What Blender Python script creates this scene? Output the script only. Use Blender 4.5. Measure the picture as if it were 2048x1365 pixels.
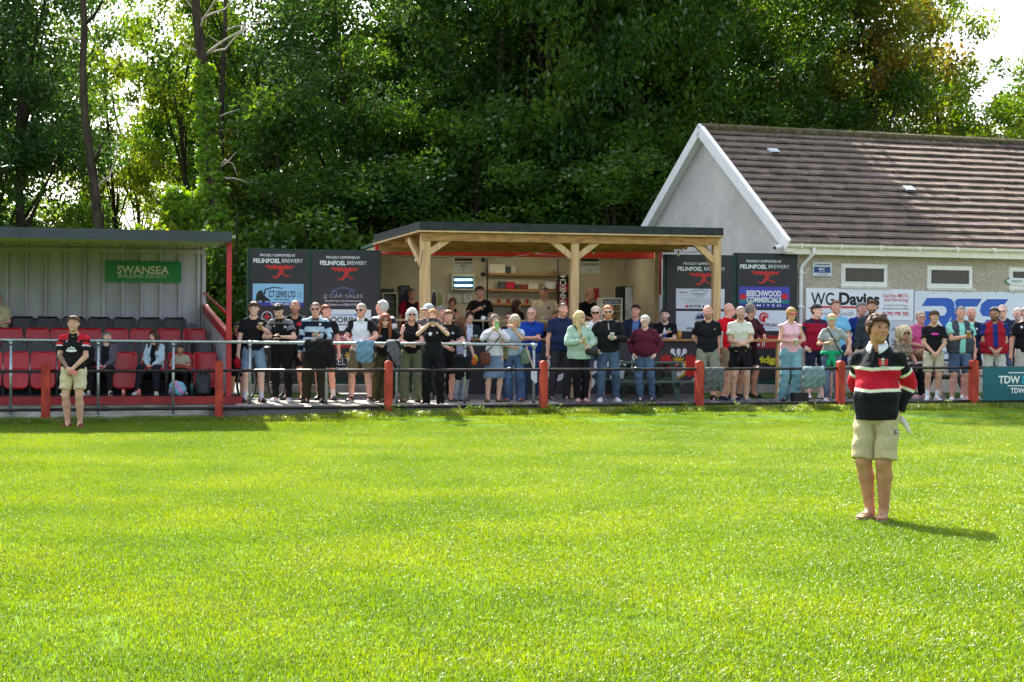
import bpy, bmesh, math, random
import numpy as np
from mathutils import Vector, Matrix, Euler
for _o in list(bpy.data.objects): bpy.data.objects.remove(_o)
SC = bpy.context.scene
COL = SC.collection
PI = math.pi
rad = math.radians
# ------------------------------------------------------------------ camera
FPX = 3400.0; CAMZ = 1.70
PITCH = math.atan(32.5/FPX); ROLL = 0.007
cam = bpy.data.cameras.new('camera'); camo = bpy.data.objects.new('camera', cam); COL.objects.link(camo)
cam.sensor_width = 36; cam.lens = FPX/2048*36; cam.clip_end = 3000; cam.clip_start = .1
CAMR = Matrix.Rotation(PI/2-PITCH, 3, 'X') @ Matrix.Rotation(ROLL, 3, 'Z')
camo.matrix_world = Matrix.Translation((0, 0, CAMZ)) @ CAMR.to_4x4()
SC.camera = camo
# ------------------------------------------------------------------ sky and sun
SUN_EL, SUN_AZ = rad(47), rad(20.5)      # the sun stands behind the ground, a little to the left
sun_dir = Vector((-math.sin(SUN_AZ)*math.cos(SUN_EL), math.cos(SUN_AZ)*math.cos(SUN_EL), math.sin(SUN_EL)))
W = bpy.data.worlds.new('World'); SC.world = W; W.use_nodes = True
wn = W.node_tree; bg = wn.nodes['Background']
sk = wn.nodes.new('ShaderNodeTexSky'); sk.sky_type = 'NISHITA'; sk.sun_disc = False
sk.sun_elevation = SUN_EL; sk.sun_rotation = -SUN_AZ; sk.air_density = 1.0; sk.dust_density = 3.0; sk.ozone_density = 1.0
hz_ = wn.nodes.new('ShaderNodeHueSaturation'); hz_.inputs['Saturation'].default_value = .6; wn.links.new(sk.outputs[0], hz_.inputs['Color']); wn.links.new(hz_.outputs[0], bg.inputs[0]); bg.inputs[1].default_value = 0.14
sun = bpy.data.lights.new('sun', 'SUN'); sun.energy = 5.0; sun.angle = rad(.5); sun.color = (1, .95, .86)
suno = bpy.data.objects.new('sun', sun); COL.objects.link(suno)
suno.rotation_euler = sun_dir.to_track_quat('Z', 'Y').to_euler()
SC.view_settings.view_transform = 'Standard'; SC.view_settings.look = 'None'
SC.view_settings.exposure = 1.65; SC.view_settings.gamma = 1
SC.render.engine = 'CYCLES'
SC.cycles.max_bounces = 7; SC.cycles.diffuse_bounces = 3; SC.cycles.glossy_bounces = 2; SC.cycles.transmission_bounces = 4
SC.cycles.transparent_max_bounces = 8
SC.cycles.sample_clamp_indirect = 6; SC.cycles.use_denoising = True
SC.cycles.caustics_reflective = False; SC.cycles.caustics_refractive = False

# ------------------------------------------------------------------ colour and materials
def lin(c):
    return tuple(((v/255)/12.92 if v/255 <= .04045 else ((v/255+.055)/1.055)**2.4) for v in c[:3])
_M = {}
def mat(name, c, rough=.6, spec=.4, metal=0, noise=.12, scale=8, bump=0, bscale=60, emit=0, trans=0, stretch=None, c2=None, dist=.01):
    """procedural material: base colour broken up by noise (between c and c2), optional bump"""
    key = (name, tuple(c), rough, metal, noise, scale, bump, emit)
    if key in _M: return _M[key]
    m = bpy.data.materials.new(name); m.use_nodes = True; nt = m.node_tree; L = nt.links.new
    p = nt.nodes['Principled BSDF']
    p.inputs['Roughness'].default_value = rough; p.inputs['Metallic'].default_value = metal
    p.inputs['Specular IOR Level'].default_value = spec
    tc = nt.nodes.new('ShaderNodeTexCoord'); mp = nt.nodes.new('ShaderNodeMapping'); L(tc.outputs['Object'], mp.inputs[0])
    if stretch: mp.inputs['Scale'].default_value = stretch
    n = nt.nodes.new('ShaderNodeTexNoise'); n.inputs['Scale'].default_value = scale; n.inputs['Detail'].default_value = 5
    L(mp.outputs[0], n.inputs['Vector'])
    lc = lin(c)
    a = lin(c2) if c2 else tuple(v*(1-noise*1.6) for v in lc); bb = lc if c2 else tuple(min(1, v*(1+noise)) for v in lc)
    r = nt.nodes.new('ShaderNodeValToRGB'); r.color_ramp.elements[0].position = .32; r.color_ramp.elements[1].position = .68
    r.color_ramp.elements[0].color = (*a, 1); r.color_ramp.elements[1].color = (*bb, 1)
    L(n.outputs['Fac'], r.inputs[0]); L(r.outputs[0], p.inputs['Base Color'])
    if bump:
        n2 = nt.nodes.new('ShaderNodeTexNoise'); n2.inputs['Scale'].default_value = bscale; n2.inputs['Detail'].default_value = 4
        L(mp.outputs[0], n2.inputs['Vector'])
        b = nt.nodes.new('ShaderNodeBump'); b.inputs['Strength'].default_value = bump; b.inputs['Distance'].default_value = dist
        L(n2.outputs['Fac'], b.inputs['Height']); L(b.outputs[0], p.inputs['Normal'])
    if emit:
        L(r.outputs[0], p.inputs['Emission Color']); p.inputs['Emission Strength'].default_value = emit
    if trans:
        p.inputs['Transmission Weight'].default_value = trans; p.inputs['IOR'].default_value = 1.3
    _M[key] = m; return m
def vcol_mat(name, rough=.8, spec=.25, bump=.4, bscale=40, sss=0, dist=.01):
    """material that takes its colour from the mesh's own pattern (attribute Col)"""
    if name in _M: return _M[name]
    m = bpy.data.materials.new(name); m.use_nodes = True; nt = m.node_tree; L = nt.links.new
    p = nt.nodes['Principled BSDF']; p.inputs['Roughness'].default_value = rough; p.inputs['Specular IOR Level'].default_value = spec
    a = nt.nodes.new('ShaderNodeAttribute'); a.attribute_name = 'Col'
    tc = nt.nodes.new('ShaderNodeTexCoord')
    n = nt.nodes.new('ShaderNodeTexNoise'); n.inputs['Scale'].default_value = 14; n.inputs['Detail'].default_value = 4; L(tc.outputs['Object'], n.inputs['Vector'])
    mr = nt.nodes.new('ShaderNodeMapRange'); mr.inputs[1].default_value = .3; mr.inputs[2].default_value = .7; mr.inputs[3].default_value = .86; mr.inputs[4].default_value = 1.06
    L(n.outputs['Fac'], mr.inputs[0])
    mx = nt.nodes.new('ShaderNodeMix'); mx.data_type = 'RGBA'; mx.blend_type = 'MULTIPLY'; mx.inputs[0].default_value = 1
    L(a.outputs['Color'], mx.inputs[6]); L(mr.outputs[0], mx.inputs[7]); L(mx.outputs[2], p.inputs['Base Color'])
    if sss:
        p.inputs['Subsurface Weight'].default_value = sss; p.inputs['Subsurface Radius'].default_value = (.02, .008, .004); p.inputs['Subsurface Scale'].default_value = .5
    n2 = nt.nodes.new('ShaderNodeTexNoise'); n2.inputs['Scale'].default_value = bscale; n2.inputs['Detail'].default_value = 3; L(tc.outputs['Object'], n2.inputs['Vector'])
    b = nt.nodes.new('ShaderNodeBump'); b.inputs['Strength'].default_value = bump; b.inputs['Distance'].default_value = dist
    L(n2.outputs['Fac'], b.inputs['Height']); L(b.outputs[0], p.inputs['Normal'])
    _M[name] = m; return m

# ------------------------------------------------------------------ geometry helpers: a geo is (verts, faces)
def g_join(*gs):
    V, F = [], []
    for v, f in gs:
        o = len(V); V += [tuple(x) for x in v]; F += [tuple(i+o for i in q) for q in f]
    return V, F
def g_xf(g, M): return [tuple(M @ Vector(v)) for v in g[0]], g[1]
def g_box(x0, x1, y0, y1, z0, z1):
    V = [(x, y, z) for z in (z0, z1) for y in (y0, y1) for x in (x0, x1)]
    return V, [(0, 2, 3, 1), (4, 5, 7, 6), (0, 1, 5, 4), (2, 6, 7, 3), (0, 4, 6, 2), (1, 3, 7, 5)]
def g_bbox(x0, x1, y0, y1, z0, z1, r=.01):
    """box with chamfered edges"""
    bm = bmesh.new(); v, f = g_box(x0, x1, y0, y1, z0, z1)
    vs = [bm.verts.new(p) for p in v]
    for q in f: bm.faces.new([vs[i] for i in q])
    bmesh.ops.bevel(bm, geom=bm.edges[:], offset=r, segments=2, affect='EDGES', profile=.6)
    bm.verts.index_update(); out = ([tuple(v.co) for v in bm.verts], [tuple(v.index for v in f.verts) for f in bm.faces]); bm.free(); return out
def _basis(d):
    d = d.normalized(); u = d.orthogonal().normalized() if abs(d.z) > .95 else d.cross(Vector((0, 0, 1))).normalized()
    return u, d.cross(u).normalized()
def g_tube(pts, r, n=8, cap=True):
    """tube along points; r one number or one per point"""
    pts = [Vector(p) for p in pts]; rs = r if isinstance(r, (list, tuple)) else [r]*len(pts)
    V, F = [], []; u = None
    for i, p in enumerate(pts):
        d = (pts[min(i+1, len(pts)-1)]-pts[max(i-1, 0)])
        if d.length < 1e-9: d = Vector((0, 0, 1))
        d.normalize()
        if u is None: u, w = _basis(d)
        else:
            u = (u-d*u.dot(d)).normalized(); w = d.cross(u)
        for k in range(n):
            a = 2*PI*k/n; V.append(tuple(p+(u*math.cos(a)+w*math.sin(a))*rs[i]))
    for i in range(len(pts)-1):
        for k in range(n):
            a, b = i*n+k, i*n+(k+1) % n; F.append((a, b, b+n, a+n))
    if cap: F.append(tuple(range(n))[::-1]); F.append(tuple(range((len(pts)-1)*n, len(pts)*n)))
    return V, F
def g_ell(c, r, R=None, nu=10, nv=7):
    V, F = [], []; c = Vector(c)
    for j in range(1, nv):
        t = PI*j/nv
        for i in range(nu):
            a = 2*PI*i/nu; v = Vector((r[0]*math.sin(t)*math.cos(a), r[1]*math.sin(t)*math.sin(a), r[2]*math.cos(t)))
            V.append(tuple(c+(R @ v if R else v)))
    top = len(V); v = Vector((0, 0, r[2])); V.append(tuple(c+(R @ v if R else v))); V.append(tuple(c-(R @ v if R else v)))
    for j in range(nv-2):
        for i in range(nu): a, b = j*nu+i, j*nu+(i+1) % nu; F.append((a, a+nu, b+nu, b))
    for i in range(nu):
        F.append((top, i, (i+1) % nu)); q = (nv-2)*nu; F.append((top+1, q+(i+1) % nu, q+i))
    return V, F
def g_lathe(prof, n=16, c=(0, 0, 0)):
    V, F = [], []
    for r, z in prof:
        for k in range(n): a = 2*PI*k/n; V.append((c[0]+r*math.cos(a), c[1]+r*math.sin(a), c[2]+z))
    for i in range(len(prof)-1):
        for k in range(n): a, b = i*n+k, i*n+(k+1) % n; F.append((a, b, b+n, a+n))
    F.append(tuple(range(n))[::-1]); F.append(tuple(range((len(prof)-1)*n, len(prof)*n)))
    return V, F
def g_beam(p, q, w, h, up=Vector((0, 0, 1))):
    """rectangular bar from p to q, w across, h along up"""
    p, q = Vector(p), Vector(q); d = (q-p).normalized(); s = d.cross(up).normalized(); u = s.cross(d).normalized()
    V = []
    for c in (p, q):
        for a, b in ((-1, -1), (1, -1), (1, 1), (-1, 1)): V.append(tuple(c+s*(a*w/2)+u*(b*h/2)))
    return V, [(3, 2, 1, 0), (4, 5, 6, 7), (0, 1, 5, 4), (1, 2, 6, 5), (2, 3, 7, 6), (3, 0, 4, 7)]
def g_prism(poly, off):
    """polygon (list of Vectors) extruded by vector off"""
    n = len(poly); V = [tuple(p) for p in poly]+[tuple(Vector(p)+off) for p in poly]
    F = [tuple(range(n)), tuple(range(2*n-1, n-1, -1))]
    for i in range(n): j = (i+1) % n; F.append((j, i, i+n, j+n))
    return V, F

def mesh(name, g, m, smooth=False):
    me = bpy.data.meshes.new(name); me.from_pydata([tuple(v) for v in g[0]], [], g[1]); me.update()
    if m: me.materials.append(m)
    if smooth: me.polygons.foreach_set('use_smooth', [True]*len(me.polygons))
    return me
def tag(o, label=None, cat=None, group=None, kind=None):
    if label: o['label'] = label
    if cat: o['category'] = cat
    if group: o['group'] = group
    if kind: o['kind'] = kind
    return o
def fixn(me):
    bm = bmesh.new(); bm.from_mesh(me); bmesh.ops.recalc_face_normals(bm, faces=bm.faces[:]); bm.to_mesh(me); bm.free()
def obj(name, g, m, parent=None, smooth=False, local=False, fix=True):
    """one mesh object; its geometry is given in world space unless local"""
    me = mesh(name, g, m, smooth)
    if fix: fixn(me)
    o = bpy.data.objects.new(name, me); COL.objects.link(o)
    if parent is not None:
        if not local: me.transform(parent_world(parent).inverted())
        o.parent = parent
    return o
def parent_world(p):
    M = p.matrix_basis.copy()
    while p.parent is not None: p = p.parent; M = p.matrix_basis @ M
    return M
def thing(name, loc, label, cat, rz=0, group=None):
    o = bpy.data.objects.new(name, None); COL.objects.link(o); o.empty_display_size = .2
    o.location = loc; o.rotation_euler = (0, 0, rz); o.matrix_basis = Matrix.LocRotScale(Vector(loc), Euler((0, 0, rz)), None)
    return tag(o, label, cat, group)
def solo(name, g, m, label, cat, group=None, smooth=False, kind=None):
    """a thing that is one mesh; origin put at its base"""
    vs = np.array(g[0]); c = Vector(((vs[:, 0].min()+vs[:, 0].max())/2, (vs[:, 1].min()+vs[:, 1].max())/2, vs[:, 2].min()))
    o = obj(name, ([tuple(Vector(v)-c) for v in g[0]], g[1]), m, smooth=smooth); o.location = c; o.matrix_basis = Matrix.Translation(c)
    return tag(o, label, cat, group, kind)
def copy_tree(o, parent=None):
    c = o.copy(); COL.objects.link(c); c.parent = parent
    for ch in [x for x in o.children]: copy_tree(ch, c)
    return c
ORD = ['first', 'second', 'third', 'fourth', 'fifth', 'sixth', 'seventh', 'eighth', 'ninth', 'tenth', 'eleventh', 'twelfth']

# ------------------------------------------------------------------ frames: vertical planes the buildings stand on
class Frame:
    def __init__(s, o, ang):
        s.o = Vector((o[0], o[1], 0)); s.ang = ang
        s.e1 = Vector((math.cos(ang), math.sin(ang), 0)); s.e2 = Vector((-math.sin(ang), math.cos(ang), 0))
    def w(s, a, b, z): return s.o+s.e1*a+s.e2*b+Vector((0, 0, z))
    def M(s): return Matrix.Translation(s.o) @ Matrix.Rotation(s.ang, 4, 'Z')
    def hit(s, px, py, b=0):
        d = CAMR @ Vector(((px-1024)/FPX, -(py-682.5)/FPX, -1)); c = Vector((0, 0, CAMZ))
        t = (b-(c-s.o).dot(s.e2))/d.dot(s.e2); return c+d*t
    def az(s, px, py, b=0):
        p = s.hit(px, py, b); return (p-s.o).dot(s.e1), p.z
    def box(s, a0, a1, b0, b1, z0, z1, bev=0):
        return g_xf(g_bbox(a0, a1, b0, b1, z0, z1, bev) if bev else g_box(a0, a1, b0, b1, z0, z1), s.M())
    def pbox(s, x0, y0, x1, y1, b0, b1, bev=0):
        """box whose front face (plane b0) spans the given outline"""
        a0, z1 = s.az(x0, (y0+y1)/2, b0)[0], s.az((x0+x1)/2, y0, b0)[1]; a1, z0 = s.az(x1, (y0+y1)/2, b0)[0], s.az((x0+x1)/2, y1, b0)[1]
        return s.box(a0, a1, b0, b1, z0, z1, bev)
S = Frame((0, 29.75), rad(12))
def on_z(px, py, z):
    d = CAMR @ Vector(((px-1024)/FPX, -(py-682.5)/FPX, -1)); t = (z-CAMZ)/d.z; return Vector((0, 0, CAMZ))+d*t

def g_text(s, fr, box, b, bold=0, thick=.004, shear=0, mono=False):
    """lettering fitted to a box (x0,y0,x1,y1 in photo pixels) on plane b of frame fr"""
    cu = bpy.data.curves.new('t', 'FONT'); cu.body = s; cu.size = 1; cu.offset = bold; cu.extrude = 0; cu.shear = shear
    cu.resolution_u = 3; o = bpy.data.objects.new('t', cu); COL.objects.link(o)
    dg = bpy.context.evaluated_depsgraph_get(); me = bpy.data.meshes.new_from_object(o.evaluated_get(dg))
    V = np.array([v.co[:] for v in me.vertices]) if len(me.vertices) else np.zeros((1, 3))
    F = [tuple(p.vertices) for p in me.polygons]
    bpy.data.objects.remove(o); bpy.data.curves.remove(cu); bpy.data.meshes.remove(me)
    x0, y0, x1, y1 = box
    a0, z1 = fr.az(x0, y0, b); a1, _ = fr.az(x1, (y0+y1)/2, b); z0 = fr.az(x0, y1, b)[1]
    ax, zx = fr.az(x1, y0, b)
    mn, mxx = V.min(0), V.max(0)
    A = a0+(V[:, 0]-mn[0])/(mxx[0]-mn[0]+1e-9)*(a1-a0); Z = z0+(V[:, 1]-mn[1])/(mxx[1]-mn[1]+1e-9)*(z1-z0)
    Z += (A-a0)/(a1-a0+1e-9)*0
    return [tuple(fr.w(a, b-thick, z)) for a, z in zip(A, Z)], F
def g_poly(fr, pts, b, thick=.003):
    P = [fr.hit(x, y, b) for x, y in pts]; return g_prism(P, -fr.e2*thick)
# ------------------------------------------------------------------ smooth bodies: implicit surfaces meshed into one skin
class Field:
    def __init__(s, lo, hi, vox):
        s.vox = vox; s.lo = np.array(lo, float); n = np.ceil((np.array(hi)-s.lo)/vox).astype(int)+1
        s.n = n; s.D = np.full(n, .15, np.float32)
        s.ax = [s.lo[i]+vox*np.arange(n[i]) for i in range(3)]
    def sub(s, lo, hi):
        sl = []
        for i in range(3):
            a = max(0, int((lo[i]-s.lo[i])/s.vox)); b = min(s.n[i], int((hi[i]-s.lo[i])/s.vox)+2); sl.append(slice(a, max(a, b)))
        X, Y, Z = np.meshgrid(s.ax[0][sl[0]], s.ax[1][sl[1]], s.ax[2][sl[2]], indexing='ij')
        return tuple(sl), np.stack([X, Y, Z], -1).astype(np.float32)
    def put(s, lo, hi, fn, k=.02, op='add'):
        sl, P = s.sub(np.array(lo)-.05, np.array(hi)+.05)
        if P.size == 0: return
        d = fn(P); o = s.D[sl]
        if op == 'add':
            if k > 0:
                h = np.maximum(k-np.abs(d-o), 0)/k; s.D[sl] = np.minimum(d, o)-h*h*k*.25
            else: s.D[sl] = np.minimum(d, o)
        else: s.D[sl] = np.maximum(o, -d)
    def cone(s, a, b, ra, rb, k=.02, side=None, sx=1.0, fa=False, fb=False, op='add', warp=0, seed=0):
        a = np.array(a, np.float32); b = np.array(b, np.float32); ab = b-a; L = max(float(np.dot(ab, ab)), 1e-8); R = max(ra, rb)*max(sx, 1)
        sd = None if side is None else np.array(side, np.float32)
        def fn(P):
            if warp:
                q = P*1.0
                ph = seed*1.7
                q[..., 0] += warp*(np.sin(P[..., 2]*38+P[..., 1]*17+ph)+.6*np.sin(P[..., 2]*71+P[..., 0]*45+ph*2))
                q[..., 1] += warp*(np.sin(P[..., 2]*33+P[..., 0]*29+ph*3)+.6*np.sin(P[..., 2]*64-P[..., 0]*51+ph))
                P = q
            v = P-a; t = np.clip((v @ ab)/L, 0, 1); off = v-t[..., None]*ab; r = ra+(rb-ra)*t
            if sd is not None:
                vs = off @ sd; vo = off-vs[..., None]*sd; d = np.sqrt((vs/sx)**2+(vo*vo).sum(-1))-r
            else: d = np.sqrt((off*off).sum(-1))-r
            un = ab/math.sqrt(L)
            if fb: d = np.maximum(d, (P-b) @ un)
            if fa: d = np.maximum(d, -((P-a) @ un))
            return d
        s.put(np.minimum(a, b)-R, np.maximum(a, b)+R, fn, k, op)
    def ell(s, c, r, R=None, k=.02, op='add', cut=None):
        c = np.array(c, np.float32); r = np.array(r, np.float32); M = None if R is None else np.array(R, np.float32)
        def fn(P):
            v = P-c
            if M is not None: v = v @ M
            q = v/r; l = np.sqrt((q*q).sum(-1)); g = np.sqrt(((q/r)**2).sum(-1))
            d = l*(l-1)/np.maximum(g, 1e-6)
            if cut is not None:
                for n_, off in cut:
                    d = np.maximum(d, v @ np.array(n_, np.float32)-off)
            return d
        m = float(r.max()); s.put(c-m, c+m, fn, k, op)
    def mesh(s):
        D, n = s.D, s.n; S_ = D < 0
        cnt = np.zeros(n-1, np.int8)
        for i in (0, 1):
            for j in (0, 1):
                for k in (0, 1): cnt += S_[i:n[0]-1+i, j:n[1]-1+j, k:n[2]-1+k]
        I = np.argwhere((cnt > 0) & (cnt < 8))
        if len(I) == 0: return np.zeros((0, 3)), []
        idx = np.full(n-1, -1, np.int64); idx[tuple(I.T)] = np.arange(len(I))
        pos = np.zeros((len(I), 3)); num = np.zeros(len(I))
        for ax in range(3):
            o = [0, 0, 0]; o[ax] = 1
            for u in (0, 1):
                for v in (0, 1):
                    st = [0, 0, 0]; st[(ax+1) % 3] = u; st[(ax+2) % 3] = v
                    A = I+st; B = A+o; d0 = D[tuple(A.T)]; d1 = D[tuple(B.T)]; cr = (d0 < 0) != (d1 < 0)
                    t = np.where(cr, d0/np.where(cr, d0-d1, 1), 0)
                    pos += np.where(cr[:, None], np.array(st)+t[:, None]*np.array(o), 0); num += cr
        V = s.lo+(I+pos/num[:, None])*s.vox
        F = []
        for ax in range(3):
            sl0 = [slice(None)]*3; sl1 = [slice(None)]*3; sl0[ax] = slice(0, -1); sl1[ax] = slice(1, None)
            a, b = S_[tuple(sl0)], S_[tuple(sl1)]; E = np.argwhere(a != b)
            u, v = (ax+1) % 3, (ax+2) % 3
            ok = (E[:, u] > 0) & (E[:, v] > 0) & (E[:, u] < n[u]-1) & (E[:, v] < n[v]-1); E = E[ok]
            q = []
            for du, dv in ((0, 0), (1, 0), (1, 1), (0, 1)):
                C = E.copy(); C[:, u] -= du; C[:, v] -= dv; q.append(idx[tuple(C.T)])
            Q = np.stack(q, 1); fl = a[tuple(E.T)]
            Q = np.where(fl[:, None], Q, Q[:, ::-1]); F.append(Q)
        F = np.concatenate(F); F = F[(F >= 0).all(1)]
        return V, F
def np_mesh(name, V, F, m, cols=None, smooth=True):
    me = bpy.data.meshes.new(name); nv, nf = len(V), len(F)
    me.vertices.add(nv); me.vertices.foreach_set('co', np.asarray(V, np.float32).ravel())
    me.loops.add(nf*4); me.loops.foreach_set('vertex_index', np.asarray(F, np.int32).ravel())
    me.polygons.add(nf); me.polygons.foreach_set('loop_start', np.arange(0, nf*4, 4, dtype=np.int32))
    me.polygons.foreach_set('use_smooth', np.full(nf, smooth)); me.update(calc_edges=True); me.validate()
    if m: me.materials.append(m)
    if cols is not None:
        at = me.color_attributes.new('Col', 'FLOAT_COLOR', 'POINT'); c = np.ones((nv, 4), np.float32); c[:, :3] = cols
        at.data.foreach_set('color', c.ravel())
    return me
# ================================================================== GROUND
def smooth(t): t = max(0, min(1, t)); return t*t*(3-2*t)
def hb(a):
    return float(np.interp(a, [-9, -4.2, -2.2, 2, 9], [.03, .05, .13, .18, .23]))
def gz(a, b):
    u = smooth((b+2.3)/2.2)
    return hb(a)*u+.012*math.sin(a*1.3+b*.7)*math.sin(b*.9)*(1 if b < -.4 else 0)
def ab(x, y): v = Vector((x, y, 0))-S.o; return v.dot(S.e1), v.dot(S.e2)
m_soil = mat('pitch soil and short turf', (96, 128, 40), .95, .1, noise=.3, scale=3, bump=.6, bscale=40, c2=(70, 100, 30))
V, F = [], []; na, nb = 120, 90
for j in range(nb+1):
    b = -31+31.12*(j/nb)**.8
    for i in range(na+1):
        a = -24+50*i/na; V.append(tuple(S.w(a, b, gz(a, b))))
for j in range(nb):
    for i in range(na): q = j*(na+1)+i; F.append((q, q+1, q+na+2, q+na+1))
tag(obj('pitch_ground', (V, F), m_soil, smooth=True), kind='structure')
m_wood_floor = mat('woodland floor', (62, 66, 38), .95, .1, noise=.3, scale=.6, c2=(38, 40, 26))
V, F = [], []; n = 60
for j in range(n+1):
    for i in range(n+1):
        x = -600+1200*i/n; y = -200+1200*j/n; x = x if abs(x) > 60 else x; h = -.06
        if y > 52: h = min(3.0, (y-52)*.06)
        V.append((x, y, h))
for j in range(n):
    for i in range(n): q = j*(n+1)+i; F.append((q, q+1, q+n+2, q+n+1))
tag(obj('ground', (V, F), m_wood_floor), kind='structure')
# bank of the wood behind the buildings
V, F = [], []
for j in range(9):
    for i in range(41):
        V.append((-50+100*i/40, 44+2.2*j, -.05+.14*j+.15*math.sin(i*1.7+j)))
for j in range(8):
    for i in range(40): q = j*41+i; F.append((q, q+1, q+42, q+41))
tag(obj('woodland_bank', (V, F), m_wood_floor, smooth=True), kind='structure')

m_conc = mat('path concrete', (176, 170, 160), .9, .2, noise=.2, scale=5, bump=.5, bscale=90, c2=(128, 122, 112))
m_gravel = mat('grey gravel', (168, 164, 164), .95, .2, noise=.35, scale=70, bump=1.0, bscale=90, c2=(96, 94, 98), dist=.03)
YZ = .28
tag(obj('concrete_path', S.box(-4.75, 1.05, .18, 1.9, -.05, YZ+.02, .012), m_conc), kind='structure')
tag(obj('gravel_yard', S.box(-5.2, 26, .08, 12, -.06, YZ), m_gravel), kind='structure')
m_turfmat = mat('short green verge', (92, 120, 52), .95, .1, noise=.3, scale=40, bump=.8, bscale=120, c2=(58, 84, 34))
tag(obj('grass_verge', S.box(4.3, 16, 2.6, 4.7, YZ, YZ+.03, .01), m_turfmat), kind='structure')
tag(obj('grass_verge', S.box(-5.0, -2.5, 3.6, 5.2, YZ, YZ+.03, .01), m_turfmat), kind='structure')
# loose stones on the yard
rg = random.Random(5); gs = []
for k in range(1500):
    a = rg.uniform(-4.7, 9); b = rg.uniform(.15, 3.2)
    if a < 1.05 and b < 1.9: b += 1.8
    r = rg.uniform(.012, .03); p = S.w(a, b, YZ+r*.3); gs.append(g_ell(p, (r, r*.8, r*.6), None, 5, 4))
tag(solo('loose_gravel', g_join(*gs), m_gravel, 'loose grey stones scattered on the yard behind the fence', 'gravel', kind='stuff'), kind='stuff')

# ------------------------------------------------------------------ grass
def leaf_mat(name, c1, c2, trans=.5, gloss=.25, grough=.35, scale=.35, spread=.25):
    m = bpy.data.materials.new(name); m.use_nodes = True; nt = m.node_tree; L = nt.links.new
    for n_ in list(nt.nodes): nt.nodes.remove(n_)
    out = nt.nodes.new('ShaderNodeOutputMaterial'); at = nt.nodes.new('ShaderNodeAttribute'); at.attribute_name = 'Col'
    geo = nt.nodes.new('ShaderNodeNewGeometry'); no = nt.nodes.new('ShaderNodeTexNoise'); no.inputs['Scale'].default_value = scale; no.inputs['Detail'].default_value = 4
    L(geo.outputs['Position'], no.inputs['Vector'])
    r = nt.nodes.new('ShaderNodeValToRGB'); r.color_ramp.elements[0].position = .35; r.color_ramp.elements[1].position = .65
    r.color_ramp.elements[0].color = (*lin(c1), 1); r.color_ramp.elements[1].color = (*lin(c2), 1); L(no.outputs['Fac'], r.inputs[0])
    mx = nt.nodes.new('ShaderNodeMix'); mx.data_type = 'RGBA'; mx.blend_type = 'MULTIPLY'; mx.inputs[0].default_value = 1
    L(r.outputs[0], mx.inputs[6]); L(at.outputs['Color'], mx.inputs[7])
    d = nt.nodes.new('ShaderNodeBsdfDiffuse'); t = nt.nodes.new('ShaderNodeBsdfTranslucent'); g = nt.nodes.new('ShaderNodeBsdfGlossy')
    hs = nt.nodes.new('ShaderNodeHueSaturation'); hs.inputs['Hue'].default_value = .485; hs.inputs['Saturation'].default_value = 1.1; hs.inputs['Value'].default_value = 1.5
    L(mx.outputs[2], d.inputs[0]); L(mx.outputs[2], hs.inputs['Color']); L(hs.outputs[0], t.inputs[0])
    g.inputs['Roughness'].default_value = grough; g.inputs['Color'].default_value = (.9, .95, .85, 1)
    m1 = nt.nodes.new('ShaderNodeMixShader'); m1.inputs[0].default_value = trans; L(d.outputs[0], m1.inputs[1]); L(t.outputs[0], m1.inputs[2])
    fr = nt.nodes.new('ShaderNodeFresnel'); fr.inputs[0].default_value = 1.45
    mu = nt.nodes.new('ShaderNodeMath'); mu.operation = 'MULTIPLY'; mu.inputs[1].default_value = gloss*4; mu.use_clamp = True; L(fr.outputs[0], mu.inputs[0])
    m2 = nt.nodes.new('ShaderNodeMixShader'); L(mu.outputs[0], m2.inputs[0]); L(m1.outputs[0], m2.inputs[1]); L(g.outputs[0], m2.inputs[2])
    L(m2.outputs[0], out.inputs[0]); return m
m_grass = leaf_mat('grass blade', (94, 124, 32), (120, 142, 42), trans=.42, gloss=.013, grough=.4, scale=.55)
def tri_mesh(name, V, cols, m, nper, faces_per):
    """V (n*nper,3), the same face pattern repeated"""
    n = len(V)//nper; F = []; me = bpy.data.meshes.new(name)
    me.vertices.add(len(V)); me.vertices.foreach_set('co', np.asarray(V, np.float32).ravel())
    base = np.arange(n)*nper; loops = []; starts = []; tot = sum(len(f) for f in faces_per); st = 0; so = []
    pat = np.concatenate([np.array(f) for f in faces_per])
    loops = (base[:, None]+pat[None]).ravel()
    s0 = np.cumsum([0]+[len(f) for f in faces_per[:-1]]); starts = (np.arange(n)[:, None]*tot+s0[None]).ravel()
    me.loops.add(len(loops)); me.loops.foreach_set('vertex_index', loops.astype(np.int32))
    me.polygons.add(len(starts)); me.polygons.foreach_set('loop_start', starts.astype(np.int32)); me.update(calc_edges=True)
    at = me.color_attributes.new('Col', 'FLOAT_COLOR', 'POINT'); c = np.ones((len(V), 4), np.float32); c[:, :3] = cols; at.data.foreach_set('color', c.ravel())
    me.materials.append(m); return me
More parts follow.
